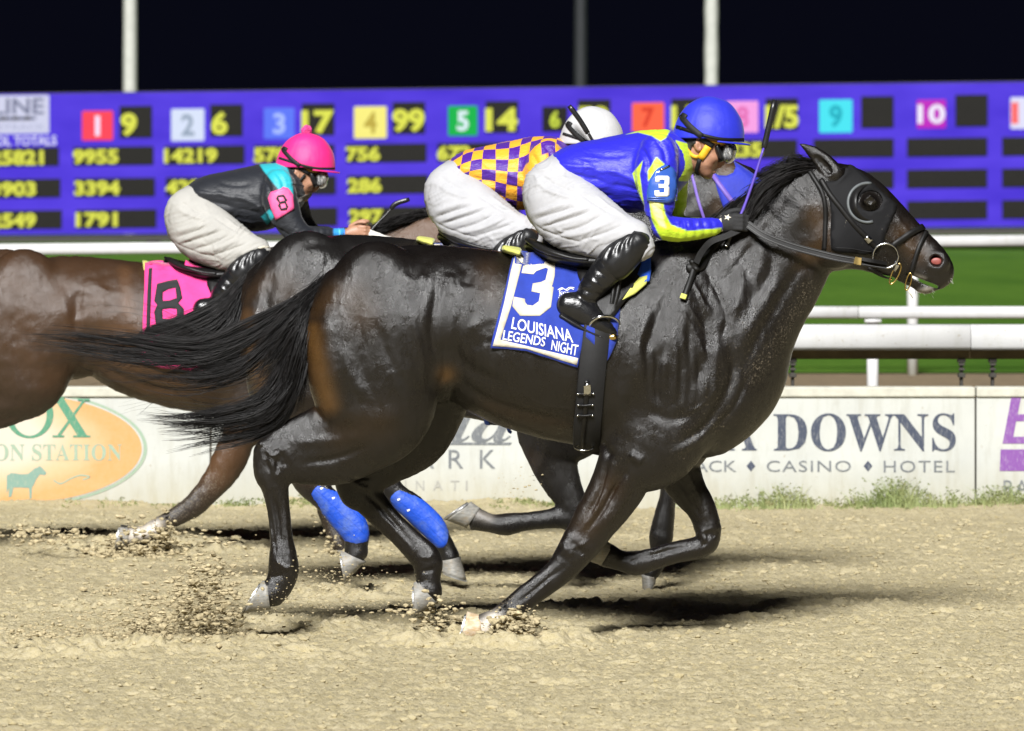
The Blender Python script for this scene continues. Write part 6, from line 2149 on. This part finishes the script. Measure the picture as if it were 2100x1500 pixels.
bridle = thing('bridle', 'black leather bridle and reins with steel bit ring on the leading horse', 'bridle', tuple(P(1800, 500)))
bs = lambda name, L, w, mat=M_STRAP, off=.007, th=.004, both=True, sk=skinM, Y=0.0: link(name, strap(sk, L, w, th, off, Y, both).build(), mat, bridle)
bs('throatlatch', z1([(1078, 515), (1120, 580), (1160, 650), (1178, 750), (1176, 900), (1174, 1000)]), .017)
bs('cheekpiece', z1([(1150, 565), (1200, 650), (1270, 740), (1350, 840), (1430, 920), (1495, 985)]), .019)
bs('noseband', z1([(1585, 975), (1650, 930), (1710, 890), (1775, 862)]), .022)
bs('flash_strap', z1([(1795, 890), (1765, 950), (1735, 1030), (1712, 1110), (1690, 1185)]), .016)
bs('chin_strap', z1([(1440, 1100), (1500, 1130), (1545, 1160), (1570, 1200)]), .014)
bs('buckle', z1([(1425, 915), (1440, 930), (1452, 945)]), .022, M_STEEL, .011, .003)
def ring3(cx, cy, rx, ry, yc, r, tilt=0.0, skew=0.0, n=36):
    ca, sa = math.cos(tilt), math.sin(tilt)
    out = []
    for a in np.linspace(0, 2 * math.pi, n + 1):
        u, v = rx * math.cos(a), ry * math.sin(a)
        out.append(P(cx + u * ca - v * sa, cy + u * sa + v * ca, yc + skew * math.sin(a)))
    return MB().tube(out, r, 8, False).build()
for s_ in (-1, 1):
    link('bit_ring', ring3(1816, 525, 26, 25, s_ * .088, .0036), M_STEEL, bridle)
    link('bit_shank', ring3(1836, 562, 7, 23, s_ * .078, .0028, .45), M_BRASS, bridle)
    link('bit_link', MB().tube([P(1836, 535, s_ * .085), P(1840, 545, s_ * .082), P(1834, 556, s_ * .08)], [.006, .009, .006], 8).build(), M_STEEL, bridle)
    link('tongue_tie', ring3(1863, 578, 5, 18, s_ * .06, .0026, .25), M_BRASS, bridle)
    link('tag', MB().tube([P(1862, 596, s_ * .06), P(1868, 604, s_ * .058), P(1872, 612, s_ * .056)], [.004, .007, .003], 6, True, .4).build(), M_CREAM, bridle)
def rein(name, pts, w, parent, mat, th=.005, up=(0, .25, 1)):
    """flat leather hanging in the air: rows (px, py, yc[, Y])"""
    q = [P(x, y, z) for x, y, z in crom(pts, 6)]
    mb = MB()
    n_ = len(q)
    for i, p in enumerate(q):
        t = (q[min(i + 1, n_ - 1)] - q[max(0, i - 1)]).normalized()
        b = Vector(up) - t * Vector(up).dot(t)
        b.normalize()
        nn = t.cross(b)
        for a, c in ((-.5, -.5), (.5, -.5), (.5, .5), (-.5, .5)):
            mb.v.append(tuple(p + b * w * a + nn * th * c))
    for i in range(n_ - 1):
        for k in range(4):
            a, d = i * 4 + k, i * 4 + (k + 1) % 4
            mb.f.append([a, d, d + 4, a + 4])
    mb.f += [[3, 2, 1, 0], [n_ * 4 - 4 + k for k in range(4)]]
    return link(name, mb.build(False), mat, parent)
RL = [(1530, 458, -.135), (1567, 483, -.150), (1617, 503, -.150), (1667, 517, -.145), (1717, 529, -.140), (1765, 537, -.128), (1818, 546, -.098)]
rn = rein('rein', RL, .026, bridle, M_STRAP)
rein('stitching', [(x, y - 4.6, z - .0045) for x, y, z in RL], .0012, rn, plain('thread_grey', (.12, .12, .12), .7, .2, 200, 0), .002)
rein('stitching', [(x, y + 4.6, z - .0045) for x, y, z in RL], .0012, rn, bpy.data.materials['thread_grey'], .002)
rein('rein_loop', [(1762, 531, -.136), (1790, 536, -.128), (1818, 541, -.104)], .013, rn, M_STRAP, .007)
rein('buckle', [(1752, 534, -.141), (1759, 536, -.140), (1766, 537, -.139)], .026, rn, M_BRASS, .006)
rein('rein', [(x, y - 6, -z) for x, y, z in RL], .026, bridle, M_STRAP)
rein('rein_slack', [(1520, 470, -.135), (1490, 484, -.150), (1458, 496, -.165), (1438, 518, -.185), (1427, 540, -.200)], .022, bridle, M_STRAP, .006)
link('rein_slack', strap(skinM, [(1422, 550), (1415, 575), (1408, 596), (1401, 617)], .022, .006, .012).build(), M_STRAP, bridle)
link('rein_tip', strap(skinM, [(1403, 606), (1401, 612), (1400, 615)], .023, .007, .012).build(), M_FOAM, bridle)
ky = skinM.grip(1423, 545)[0].y
kn, kf = implicit([blob(1424, 544, 17, 8, ky - .014, .014, -50, 0, .006), blob(1414, 552, 14, 7, ky - .016, .011, 60, 0, .005), blob(1428, 552, 9, 5, ky - .02, .010, 10, 0, .005), blob(1420, 538, 10, 6, ky - .018, .012, 20, 0, .005)], .0035, 1)
link('knot', mesh(kn, kf), M_STRAP, bridle)
link('neck_strap', strap(skinM, [(1500, 470), (1470, 500), (1452, 520), (1440, 545), (1424, 552)], .030, .005, .004, 0.0, True).build(), M_STRAP, bridle)

# ---------------------------------------------------------------- middle horse: blue hood, straps, cloth, bandages
hc = lambda L: [fC(*q) for q in L]
M_HOODBLUE = cloth_plain('hood_blue', (0.010, 0.022, 0.36), 0.7)
hoodC = thing('blinker_hood', 'bright blue hood on the middle horse showing behind the leading rider chin', 'hood', tuple(P(1540, 400, YC)))
EYEC = [fC(1784 + 24 * math.cos(a), 413 + 21 * math.sin(a)) for a in np.linspace(0, 2 * math.pi, 16)[:-1]]
HOODC = [(1460, 354), (1474, 361), (1490, 362), (1503, 356), (1508, 345), (1504, 333), (1530, 349), (1556, 367), (1582, 392), (1600, 420), (1580, 470), (1540, 500), (1505, 478), (1488, 440), (1472, 395)]
link('mask', patch(skinC, [HOODC], .003, .004, 10, 8, YC, True, even=1).build(), M_HOODBLUE, hoodC)
bridle = thing('bridle', 'purple bridle straps on the middle horse beside the blue hood', 'bridle', tuple(P(1500, 400, YC)))
M_PURPSTRAP = plain('strap_purple', (0.16, 0.10, 0.42), 0.45, .15, 30, .2, .001)
bs('cheekpiece', [(1450, 350), (1462, 362), (1484, 392), (1512, 427), (1540, 460)], .019, M_PURPSTRAP, .008, .004, True, skinC, YC)
bs('throatlatch', [(1420, 360), (1432, 410), (1444, 450), (1452, 480)], .012, M_PURPSTRAP, .006, .004, True, skinC, YC)

cC = thing('saddlecloth', 'blue saddlecloth with cream edge of the middle horse peeping above the leader back', 'saddlecloth', tuple(P(930, 500, YC)))
clC = [(x - 22, y + 4) for x, y in hc(CLOTH_M)]
me = patch(skinC, [clC], .003, .003, 12, 10, YC, True, wave=lambda x, y: .006, even=2).build()
link('cloth', me, M_CLOTHBLUE, cC)
link('border', patch(skin_of(me), [[(872, 492), (884, 486), (900, 488), (935, 505), (925, 520), (900, 520), (880, 600), (858, 680), (842, 680), (860, 600)]], .0018, .001, 9, 8, YC, even=0).build(), M_CREAM, cC)
saddle_set('dark saddle with yellow pad glimpsed under the checked rider', YC, fC, rC, skinC, .94, girth=False, shift=(-16, 2))
gC = thing('girth', 'blue and black girth with steel ring under the belly of the middle horse', 'girth', tuple(P(1020, 850, YC)))
link('band', strap(skinC, [(1040, 790), (1028, 840), (1024, 880)], .11, .005, .004, YC, True).build(), M_WEB, gC)
link('loop', strap(skinC, [(992, 830), (997, 850), (1001, 874)], .020, .010, .008, YC).build(), M_PADBLUE, gC)
link('loop', strap(skinC, [(1038, 850), (1044, 868), (1048, 884)], .012, .010, .010, YC).build(), M_PADBLUE, gC)
l, m = skinC.grip(1022, 858, YC)
link('ring', MB().tube([l + Vector((math.cos(a) * .018, -.02, math.sin(a) * .016)) for a in np.linspace(0, 6.2832, 20)], .003, 6, False).build(), M_STEEL, gC)

n = NT('bandage_blue')
v_ = n.coord('Object')
f1 = n.noise(v_, 14, 4, .65)
c = n.mix(n.ramp(f1, [(.46, (0, 0, 0)), (.70, (.75, .75, .75))]), (0.006, 0.065, 0.50), (0.10, 0.16, 0.36))
wv = n.n('TexWave', wave_type='BANDS', wave_profile='SAW')
mp_ = n.n('Mapping')
mp_.inputs['Rotation'].default_value = (0, math.radians(48), 0)
tc_ = n.n('TexCoord')
n.l(tc_.outputs['Object'], mp_.inputs[0])
n.l(mp_.outputs[0], wv.inputs['Vector'])
wv.inputs['Scale'].default_value = 9.0
wv.inputs['Distortion'].default_value = 1.2
c = n.mix(n.ramp(wv.outputs['Fac'], [(0.90, (0, 0, 0)), (0.98, (.6, .6, .6))]), c, (0.004, 0.03, 0.26))
n.base(c)
n.set(Roughness=.6)
n.bump(n.math('ADD', n.math('ADD', n.noise(n.coord('Object', (40, 40, 40)), 2, 3, .6), f1), n.math('MULTIPLY', wv.outputs['Fac'], 1.5)), .6, .005)
M_BAND = n.m
for rows, lab, mk in (([(632, 1016, 660, 992, -.12, .040), (648, 1036, 682, 1004, -.12, .040), (664, 1058, 706, 1020, -.12, .041), (690, 1090, 738, 1048, -.12, .043), (704, 1106, 750, 1070, -.12, .045), (712, 1118, 754, 1094, -.12, .044)],
                       'blue bandage on the rear-most hind leg of the middle horse', ((660, 1003), (684, 1023))),
                      ([(797, 1026, 822, 1000, .12, .040), (812, 1046, 846, 1014, .12, .042), (830, 1062, 868, 1026, .12, .043), (866, 1096, 904, 1060, .12, .044), (888, 1118, 916, 1088, .12, .047), (896, 1126, 918, 1102, .12, .045)],
                       'blue bandage on the hind leg just behind the leader far hock', ((818, 1026), (838, 1048)))):
    v, fc = implicit([Chain(grow(rows, 0.5, -.001), YC, .01, .05, .05)], .0062, 1)
    t_ = np.linspace(0, 1, 9)
    axis = [((r[0] + r[2]) / 2, (r[1] + r[3]) / 2) for r in rows]
    cx = crom(axis, 3)
    wr = []
    for i in range(2, len(cx) - 2, 2):
        d = cx[i + 1] - cx[i - 1]
        d = d / np.hypot(*d)
        nn = np.array([-d[1], d[0]])
        wr.append(([tuple(cx[i] - nn * 34 + d * 9), tuple(cx[i]), tuple(cx[i] + nn * 34 - d * 9)], 1.6, 1.1))
    v = relief(v, fc, [(a, b, c) for a, b, c in wr], YC)
    bd = thing('leg_bandage', lab, 'bandage', tuple(P(*axis[2], YC)), 'blue leg bandages')
    me = mesh(v, fc)
    link('wrap', me, M_BAND, bd)
    sk = skin_of(me)
    for x, y in mk:
        q = [(x - 4, y - 2), (x + 2, y - 4), (x + 3, y - 1), (x - 2, y + 2)]
        link('mark', lay(sk, q, [[0, 1, 2, 3]], .002, YC), M_PRINT, bd)

# ---------------------------------------------------------------- rear horse: pink cloth
clothP = thing('saddlecloth', 'hot pink saddlecloth with black 8 and black border on the rear brown horse', 'saddlecloth', tuple(P(340, 540, YP)))
CLP = [(297, 536), (306, 531), (336, 528), (372, 538), (410, 552), (470, 556), (478, 600), (470, 700), (452, 750), (400, 760), (330, 752), (292, 742), (294, 660), (296, 600)]
me = patch(skinP, [CLP], .003, .004, 11, 9, YP, True, wave=lambda x, y: .008 + .004 * math.sin(x * .09 + y * .02), even=3).build()
link('cloth', me, M_PINKCLOTH, clothP)
skP2 = skin_of(me)
link('border', patch(skP2, [[(306, 535), (313, 533), (310, 600), (308, 660), (306, 725), (440, 742), (438, 752), (330, 745), (299, 736), (300, 660), (302, 600)]], .0016, .001, 8, 7, YP, even=0).build(), M_BLACKFELT, clothP)
E8 = [(322, 583), (345, 577), (364, 574), (370, 590), (374, 612), (366, 622), (377, 634), (377, 656), (366, 668), (334, 672), (319, 664), (316, 640), (322, 626), (316, 618)]
link('number', patch(skP2, [E8, [(334, 600), (345, 594), (360, 591), (362, 612), (348, 617), (334, 618)], [(333, 635), (348, 633), (362, 634), (363, 648), (350, 655), (334, 654)]], .0018, .001, 7, 6, YP, even=0).build(), M_BLACKFELT, clothP)
saddle_set('black saddle on the pink cloth of the rear horse', YP, fP, rP, skinP, .82, girth=False, pad=None, shift=(26, 12))
pd = thing('saddle_pad', 'small yellow pad edge behind the pink saddlecloth', 'pad', tuple(P(297, 545, YP)))
link('foam', patch(skinP, [[(292, 540), (298, 533), (306, 532), (304, 560), (295, 558)]], .008, .006, 6, 5, YP).build(), M_FOAM, pd)
bridle = thing('bridle', 'white rein and dark straps on the brown rear horse by the bare hand', 'bridle', tuple(P(800, 480, YP)))
M_WHITESTRAP = plain('strap_white', (0.62, 0.60, 0.55), 0.5, .1, 30, .2, .001)
rein('rein', [(750, 474, YP - .13), (775, 484, YP - .15), (800, 492, YP - .15), (880, 505, YP - .14), (1000, 520, YP - .1)], .026, bridle, M_WHITESTRAP)
bs('cheekpiece', [gh(1683, 370), gh(1723, 427), gh(1797, 507)], .018, M_STRAP, .006, .004, True, skinP, YP)

# ---------------------------------------------------------------- whips
def whip(label, Y, pts, r0, r1, flap, mat2=None):
    t = thing('whip', label, 'whip', tuple(P(*pts[0][:2], Y + pts[0][2])), 'riding whips')
    q = [P(x, y, Y + z) for x, y, z in crom(pts, 5)]
    link('handle', MB().tube(q[:6], [r0 * (1.25 if k == 0 else 1.0 + .08 * (k % 2)) for k in range(6)], 10).build(), M_RUBBER, t)
    if len(q) > 6:
        link('shaft', MB().tube(q[5:], [r0 * .8 + (r1 - r0 * .8) * k / max(1, len(q) - 6) for k in range(len(q) - 5)], 8).build(), mat2 or M_RUBBER, t)
    fl = [P(x, y, Y + z) for x, y, z in flap]
    link('flap', MB().tube(crom([tuple(p) for p in fl], 4), [r1 * 1.6] + [.0105] * (4 * (len(fl) - 1) - 1) + [.008], 8, True, .45, up=(0, 1, 0)).build(), M_RUBBER, t)
    if Y == 0.0:
        link('cap', MB().tube([q[0], q[0] + (q[0] - q[1]).normalized() * .006], .0075, 10).build(), M_STEEL, t)
whip('black whip with purple shaft standing up from the leading rider gloved hand', 0.0, [(1490, 503, -.125), (1500, 478, -.125), (1516, 448, -.120), (1530, 414, -.115), (1548, 362, -.11), (1566, 304, -.105)], .0085, .0045, [(1566, 306, -.105), (1573, 276, -.103), (1589, 205, -.10)],
     plain('whip_purple', (0.10, 0.06, 0.40), .4, .1, 20, 0))
whip('thick black whip rising in front of the white cap', YC, [(1228, 306, -.17), (1216, 290, -.18), (1206, 272, -.18)], .008, .006, [(1206, 274, -.18), (1188, 245, -.18), (1167, 217, -.18)])
whip('thin black whip pointing forward from the bare hand of the rear rider', YP, [(748, 490, -.13), (760, 474, -.13), (776, 456, -.12), (790, 442, -.11), (802, 428, -.10)], .007, .004, [(801, 429, -.1), (812, 418, -.1), (840, 409, -.1)])

# ---------------------------------------------------------------- what the leading rider wears
M_YELLOW = plain('yellow_webbing', (0.78, 0.42, 0.015), 0.6, .12, 60, .3, .001)
allM = both_skins(shM, skM['body'])
M_LENS = NT('goggle_lens')
M_LENS.base(M_LENS.ramp(M_LENS.noise(M_LENS.coord('Object', (1, 1, .6)), 55, 3, .7), [(.38, (.03, .031, .035)), (.52, (.20, .20, .20)), (.62, (.66, .66, .64))]))  # pale and dark mottling paints reflections into the lens colour
M_LENS.set(Roughness=.08)
M_LENS.b.inputs['Coat Weight'].default_value = 1.0
M_LENS = M_LENS.m
M_BLACKHAIR = plain('cropped_hair', (0.012, 0.010, 0.009), .7, .3, 120, .5, .002)
def goggles(t, f, sk, Y, sc, both, strapM, lens):
    F_ = lambda L: [f(*q) for q in L]
    R2 = lambda rows: [(*f(q[0], q[1]), *f(q[2], q[3]), q[4], q[5]) for q in rows]
    v, fc = implicit([Chain(R2([(1458, 299, 1480, 300, 0, .076), (1461, 310, 1484, 311, 0, .077), (1466, 322, 1486, 324, 0, .073), (1473, 329, 1486, 333, 0, .062)]), Y, .004, .25, .25)], .0042, 1)
    g = link('goggles', mesh(v, fc), M_RUBBER, t)
    v, fc = implicit([Chain(R2([(1473, 299, 1503, 300, 0, .069), (1474, 308, 1511, 308, 0, .072), (1478, 320, 1508, 322, 0, .069), (1484, 328, 1499, 332, 0, .057)]), Y, .004, .2, .2)], .0042, 1)
    link('lens', mesh(v, fc), lens, g)
    link('headband', strap(sk, F_([(1456, 290), (1470, 293), (1486, 296), (1497, 298)]), .006, .003, .003, Y, True).build(), bpy.data.materials['yellow_webbing'], g)
    link('strap', strap(sk, F_([(1436, 284), (1448, 291), (1462, 300)]), .019 * sc, .004, .003, Y, False).build(), strapM, g)
    link('strap', strap(both, F_([(1390, 228), (1396, 236), (1408, 252), (1422, 266), (1440, 280)]), .021 * sc, .003, .004, Y, False).build(), strapM, g)
    return g
goggles(jockM, one, skM['body'], 0.0, 1.0, allM, M_WEB, M_LENS)
zz = z1
lk = lambda name, L, w, mat, off=.002, th=.003, t=jockM, sk=skM['body'], Y=0.0: link(name, strap(sk, L, w, th, off, Y, True).build(), mat, t)
link('hair', patch(skM['body'], [[(1392, 284), (1410, 284), (1428, 284), (1427, 294), (1420, 300), (1416, 312), (1402, 308), (1393, 298)]], .003, .001, 5, 4, 0.0, True, even=0).build(), M_BLACKHAIR, jockM)
hs = lk('chin_harness', [(1390, 288), (1397, 298), (1409, 309), (1421, 322), (1433, 321)], .013, M_YELLOW, .003, .005)
lk('harness_pad', [(1452, 300), (1445, 312), (1436, 325)], .026, M_YELLOW, .004, .006)
lk('chin_strap', [(1436, 325), (1431, 342), (1427, 356), (1428, 362)], .015, M_WEB, .004, .004)
link('armband', patch(skM['shirt'], [[(1343, 352), (1350, 347), (1356, 342), (1366, 339), (1378, 345), (1384, 356), (1386, 385), (1386, 411), (1370, 416), (1328, 413), (1328, 392), (1333, 370)]], .0025, .005, 7, 6, even=2).build(), None, jockM)
AB = bpy.data.objects[-1] if False else [o for o in jockM.children if o.name.startswith('armband')][-1]
n = NT('armband_blue')
n.base((0.035, 0.10, 0.42))
n.set(Roughness=.25)
n.b.inputs['Coat Weight'].default_value = .5
AB.data.materials.clear()
AB.data.materials.append(n.m)
skA = skin_of(AB.data)
B3 = [(0, 8), (8, 0), (56, 0), (64, 8), (64, 42), (58, 50), (64, 58), (64, 94), (56, 102), (6, 102), (-2, 94), (-2, 72), (20, 72), (20, 82), (42, 82), (42, 60), (16, 60), (16, 40), (42, 40), (42, 20), (20, 20), (20, 30), (0, 30)]
sq = lambda L, x0, y0, sx, sy, shx=0.0: [(x0 + x * sx + y * shx, y0 + y * sy) for x, y in L]
link('number', patch(skA, [sq(B3, 1344, 361, .45, .42, -.01)], .0016, .001, 4, 3, even=0).build(), M_PRINT, AB)
for yy in (405, 409):
    link('ridge', strap(skA, [(1329, yy), (1350, yy + 1), (1385, yy)], .004, .002, .001).build(), n.m, AB)
link('pin', strap(skA, [(1352, 350), (1364, 345), (1374, 338)], .004, .003, .002).build(), M_STEEL, AB)
# gloves
for s_ in (-1, 1):
    pr = hand(s_, idn, 0.0, dx=0 if s_ < 0 else 6, dy=0 if s_ < 0 else -3)
    for p in pr:
        p.q[:, 3:] += .0022
    v, fc = implicit(pr, .0036, 1)
    gl = link('glove', mesh(v, fc), plain('glove_black', (0.013, 0.013, 0.014), .75, .3, 120, .6, .002), jockM)
    if s_ < 0:
        sg = skin_of(gl.data)
        link('cuff', strap(sg, [(1478, 441), (1477, 456), (1480, 474)], .010, .003, .001).build(), M_CREAM, gl)
        st = [(1492 + (8 if k % 2 == 0 else 3.5) * math.cos(k * math.pi / 5), 446 + (7 if k % 2 == 0 else 3) * math.sin(k * math.pi / 5)) for k in range(10)]
        link('emblem', lay(sg, st, [list(range(10))], .004), M_CREAM, gl)
# gaiters over the boots, soles
def gaiter(t, Y, f, rT, sc):
    for s_ in (-1, 1):
        rows = [(1292, 482, 1336, 508, s_ * .252, .052), (1268, 488, 1326, 522, s_ * .258, .055), (1238, 511, 1302, 551, s_ * .263, .057), (1222, 532, 1284, 568, s_ * .263, .054)]
        v, fc = implicit([Chain(rT(rows), Y, .01, .10, .08)], .0052, 1)
        v = relief(v, fc, [([f(*q) for q in a], b * sc, c) for a, b, c in GAITER], Y)
        link('gaiter', mesh(v, fc), M_RUBBER, t)
        v, fc = implicit([Chain(rT([(1150, 640, 1148, 654, s_ * .265, .036), (1176, 656, 1172, 668, s_ * .265, .040), (1210, 676, 1206, 686, s_ * .262, .042), (1242, 690, 1239, 698, s_ * .258, .040), (1258, 694, 1257, 699, s_ * .255, .03)]), Y, .006, .5, .6)], .005, 1)
        link('sole', mesh(v, fc), M_RUBBER, t)
gaiter(jockM, 0.0, one, idn, 1.0)
gaiter(jockC, YC, fJ, rJ, .9)
gaiter(jockP, YP, fK, rK, .83)
kp = link('knee_patch', patch(skM['pants'], [[(1292, 482), (1300, 474), (1312, 476), (1318, 492), (1312, 500), (1290, 496)]], .002, .001, 5, 4, even=0).build(), M_BLACKFELT, jockM)

# ---------------------------------------------------------------- the other riders
allC = both_skins(shC, skC['body'])
goggles(jockC, fJ, skC['body'], YC, .9, allC, M_WEB, M_LENS)
allP = both_skins(shP, skP['body'])
fkh = lambda L: [fKh(*q) for q in L]
goggles(jockP, fKh, skP['body'], YP, .83, allP, M_WEB, M_LENS)
link('chin_harness', strap(skP['body'], fkh([(1398, 290), (1402, 312), (1416, 330), (1434, 322), (1452, 302)]), .012, .004, .003, YP, True).build(), M_WEB, jockP)
link('chin_strap', strap(skP['body'], fkh([(1418, 326), (1424, 346), (1434, 364)]), .014, .004, .003, YP, True).build(), M_WEB, jockP)
link('hair', patch(skP['body'], [fkh([(1392, 284), (1410, 284), (1428, 284), (1427, 294), (1420, 300), (1416, 312), (1402, 308), (1393, 298)])], .003, .001, 5, 4, YP, True, even=0).build(), M_BLACKHAIR, jockP)
link('beard', patch(skP['body'], [fkh([(1440, 348), (1458, 352), (1474, 344), (1478, 350), (1468, 362), (1456, 368), (1444, 362)])], .003, .001, 5, 4, YP, True, even=0).build(), plain('grey_beard', (.22, .20, .18), .9, .4, 160, .6, .003), jockP)
ABP = link('armband', patch(skP['shirt'], [[(575, 389), (580, 385), (590, 388), (599, 400), (602, 429), (585, 440), (567, 451), (558, 430), (551, 408), (557, 395)]], .003, .005, 6, 5, YP, even=2).build(), plain('armband_pink', (.80, .10, .28), .5, .1, 20, .2, .002), jockP)
sA = skin_of(ABP.data)
n8 = np.array([(570, 401), (582, 400), (589, 411), (586, 414), (591, 424), (588, 431), (576, 432), (570, 422), (573, 417), (566, 408)], float)
link('number', patch(sA, [[tuple(q) for q in n8], [(571, 405), (580, 404), (584, 412), (574, 414)], [(575, 418), (584, 417), (587, 426), (577, 428)]], .0018, .001, 4, 3, YP, even=0).build(), M_BLACKFELT, ABP)
for k in range(3):
    link('wristband', strap(skP['shirt'], [(694 + 8 * k, 466 - .2 * k), (696 + 8 * k, 474), (696 + 8 * k, 487)], .009, .006, .003, YP).build(), plain('wrist_blue', (.03, .22, .62) if k % 2 else (.10, .45, .70), .6, .1, 20, .2, .002), jockP)
link('cuff_clasp', strap(skP['pants'], [(530, 510), (540, 506), (552, 508)], .01, .003, .001, YP).build(), M_CREAM, jockP)
# ================================================================== clods thrown up by the hooves
def clod(mb, p, r):
    """small broken lump"""
    t = (1 + 5 ** .5) / 2
    V = [(-1, t, 0), (1, t, 0), (-1, -t, 0), (1, -t, 0), (0, -1, t), (0, 1, t), (0, -1, -t), (0, 1, -t), (t, 0, -1), (t, 0, 1), (-t, 0, -1), (-t, 0, 1)]
    Fc = [[0, 11, 5], [0, 5, 1], [0, 1, 7], [0, 7, 10], [0, 10, 11], [1, 5, 9], [5, 11, 4], [11, 10, 2], [10, 7, 6], [7, 1, 8], [3, 9, 4], [3, 4, 2], [3, 2, 6], [3, 6, 8], [3, 8, 9], [4, 9, 5], [2, 4, 11], [6, 2, 10], [8, 6, 7], [9, 8, 1]]
    s = [random.uniform(.9, 1.9), random.uniform(.7, 1.4), random.uniform(.5, 1.1)]
    o = len(mb.v)
    for a, b, c in V:
        k = r / 1.9 * random.uniform(.65, 1.3)
        mb.v.append((p.x + a * k * s[0], p.y + b * k * s[1], p.z + c * k * s[2]))
    mb.f.extend([[i + o for i in f] for f in Fc])
def spray(mb, Y, cx, cy, sx, sy, n, r0, r1, ang=0.0, depth=.10, zmin=0.0):
    n = int(n * 2.6)
    r0 *= .6
    ca, sa = math.cos(ang), math.sin(ang)
    for _ in range(n):
        u, v = random.gauss(0, sx), random.gauss(0, sy)
        px, py = cx + u * ca - v * sa, cy + u * sa + v * ca
        p = P(px, py, Y + random.gauss(0, depth))
        g = float(track_height(np.array([p.x]), np.array([p.y]))[0])
        if p.z < g:
            p.z = g + abs(random.gauss(0, .008))
        clod(mb, p, r0 + (r1 - r0) * random.random() ** 4)
mb = MB()
spray(mb, -.2, 1050, 1310, 24, 20, 500, .005, .016, .2, .04)
spray(mb, -.2, 1020, 1335, 36, 8, 300, .005, .014, 0, .04)
spray(mb, -.11, 1046, 1302, 20, 22, 480, .003, .014, .2, .05)
spray(mb, -.11, 1012, 1340, 34, 8, 300, .003, .013, 0, .07)
spray(mb, -.11, 1062, 1270, 13, 20, 150, .003, .012, .3, .04)
spray(mb, -.02, 418, 1205, 42, 40, 300, .003, .013, -.8, .15)
spray(mb, -.02, 372, 1272, 66, 36, 400, .003, .015, -.3, .18)
spray(mb, -.02, 320, 1262, 100, 50, 450, .002, .007, -.3, .25)
spray(mb, -.05, 250, 1290, 150, 30, 350, .002, .009, -.1, .25)
spray(mb, -.1, 620, 1230, 90, 40, 400, .001, .004, -.1, .3)
spray(mb, -.1, 350, 1325, 120, 16, 180, .003, .012, 0, .2)
spray(mb, -.1, 90, 1328, 50, 12, 60, .003, .011, 0, .2)
spray(mb, .1, 890, 1262, 40, 22, 160, .002, .011, .2, .12)
spray(mb, .1, 720, 1200, 60, 30, 160, .001, .005, .2, .2)
spray(mb, 2.1, 1060, 1000, 26, 18, 40, .001, .004, 0, .1)
spray(mb, 2.1, 245, 1225, 22, 30, 70, .003, .012, .8, .1)
spray(mb, YP - .11, 300, 1120, 40, 24, 360, .003, .016, -.2, .08)
spray(mb, YP - .11, 250, 1140, 40, 14, 160, .003, .014, 0, .1)
spray(mb, YP - .11, 330, 1085, 14, 14, 120, .003, .012, 0, .05)
spray(mb, YP - .2, 90, 1100, 60, 10, 120, .003, .014, 0, .2)
spray(mb, YP + .1, 690, 1130, 20, 30, 120, .002, .010, 0, .1)
link('flying_dirt', mesh(mb.v, mb.f, False), plain('moist_clod', (0.40, 0.335, 0.205), 0.95, 0.45, 60, 0.5, 0.003, spec=.1), kind='stuff')
mb = MB()
xs_, ys_ = RNG.uniform(-2.7, 2.7, 9000), RNG.uniform(-3.8, 7.0, 9000)
for x, y, g in zip(xs_, ys_, track_height(xs_, ys_)):        # loose crumbs lying about
    clod(mb, Vector((x, y, g + .002)), .004 + .010 * random.random() ** 3)
link('loose_dirt', mesh(mb.v, mb.f, False), M_DIRT, kind='stuff')
# ------------------------------------------------------------------ near and far halves of worn things become parts of their own
def split_sides(o, Y):
    me = o.data
    v = np.array([q.co for q in me.vertices])
    n = len(v)
    if n % 2 or not len(me.polygons):
        return
    h = n // 2
    if np.abs(v[:h, 0] - v[h:, 0]).max() > 1e-4 or np.abs(v[:h, 2] - v[h:, 2]).max() > 1e-4 or np.abs(v[:h, 1] + v[h:, 1] - 2 * Y).max() > 1e-3:
        return
    f = [list(p.vertices) for p in me.polygons]
    sm = me.polygons[0].use_smooth
    par = o.parent
    base = o.name.split('.')[0]
    for part, fs in ((v[:h], [q for q in f if max(q) < h]), (v[h:], [[i - h for i in q] for q in f if min(q) >= h])):
        m2 = mesh([tuple(q) for q in part], fs, sm)
        for mt in me.materials:
            m2.materials.append(mt)
        c = bpy.data.objects.new(base, m2)
        COL.objects.link(c)
        c.parent = par
        c.matrix_parent_inverse = o.matrix_parent_inverse
    for ch in list(o.children):
        w = ch.matrix_parent_inverse.copy()
        ch.parent = c
        ch.matrix_parent_inverse = w
    bpy.data.objects.remove(o)

for o in [q for q in bpy.data.objects if q.type == 'MESH' and q.parent is not None]:
    root = o
    while root.parent:
        root = root.parent
    if root.get('category') in ('saddlecloth', 'saddle', 'bridle', 'hood', 'jockey', 'girth'):
        Y = min((0.0, YC, YP), key=lambda t: abs(t - float(np.mean([q.co.y for q in o.data.vertices]))))
        split_sides(o, Y)
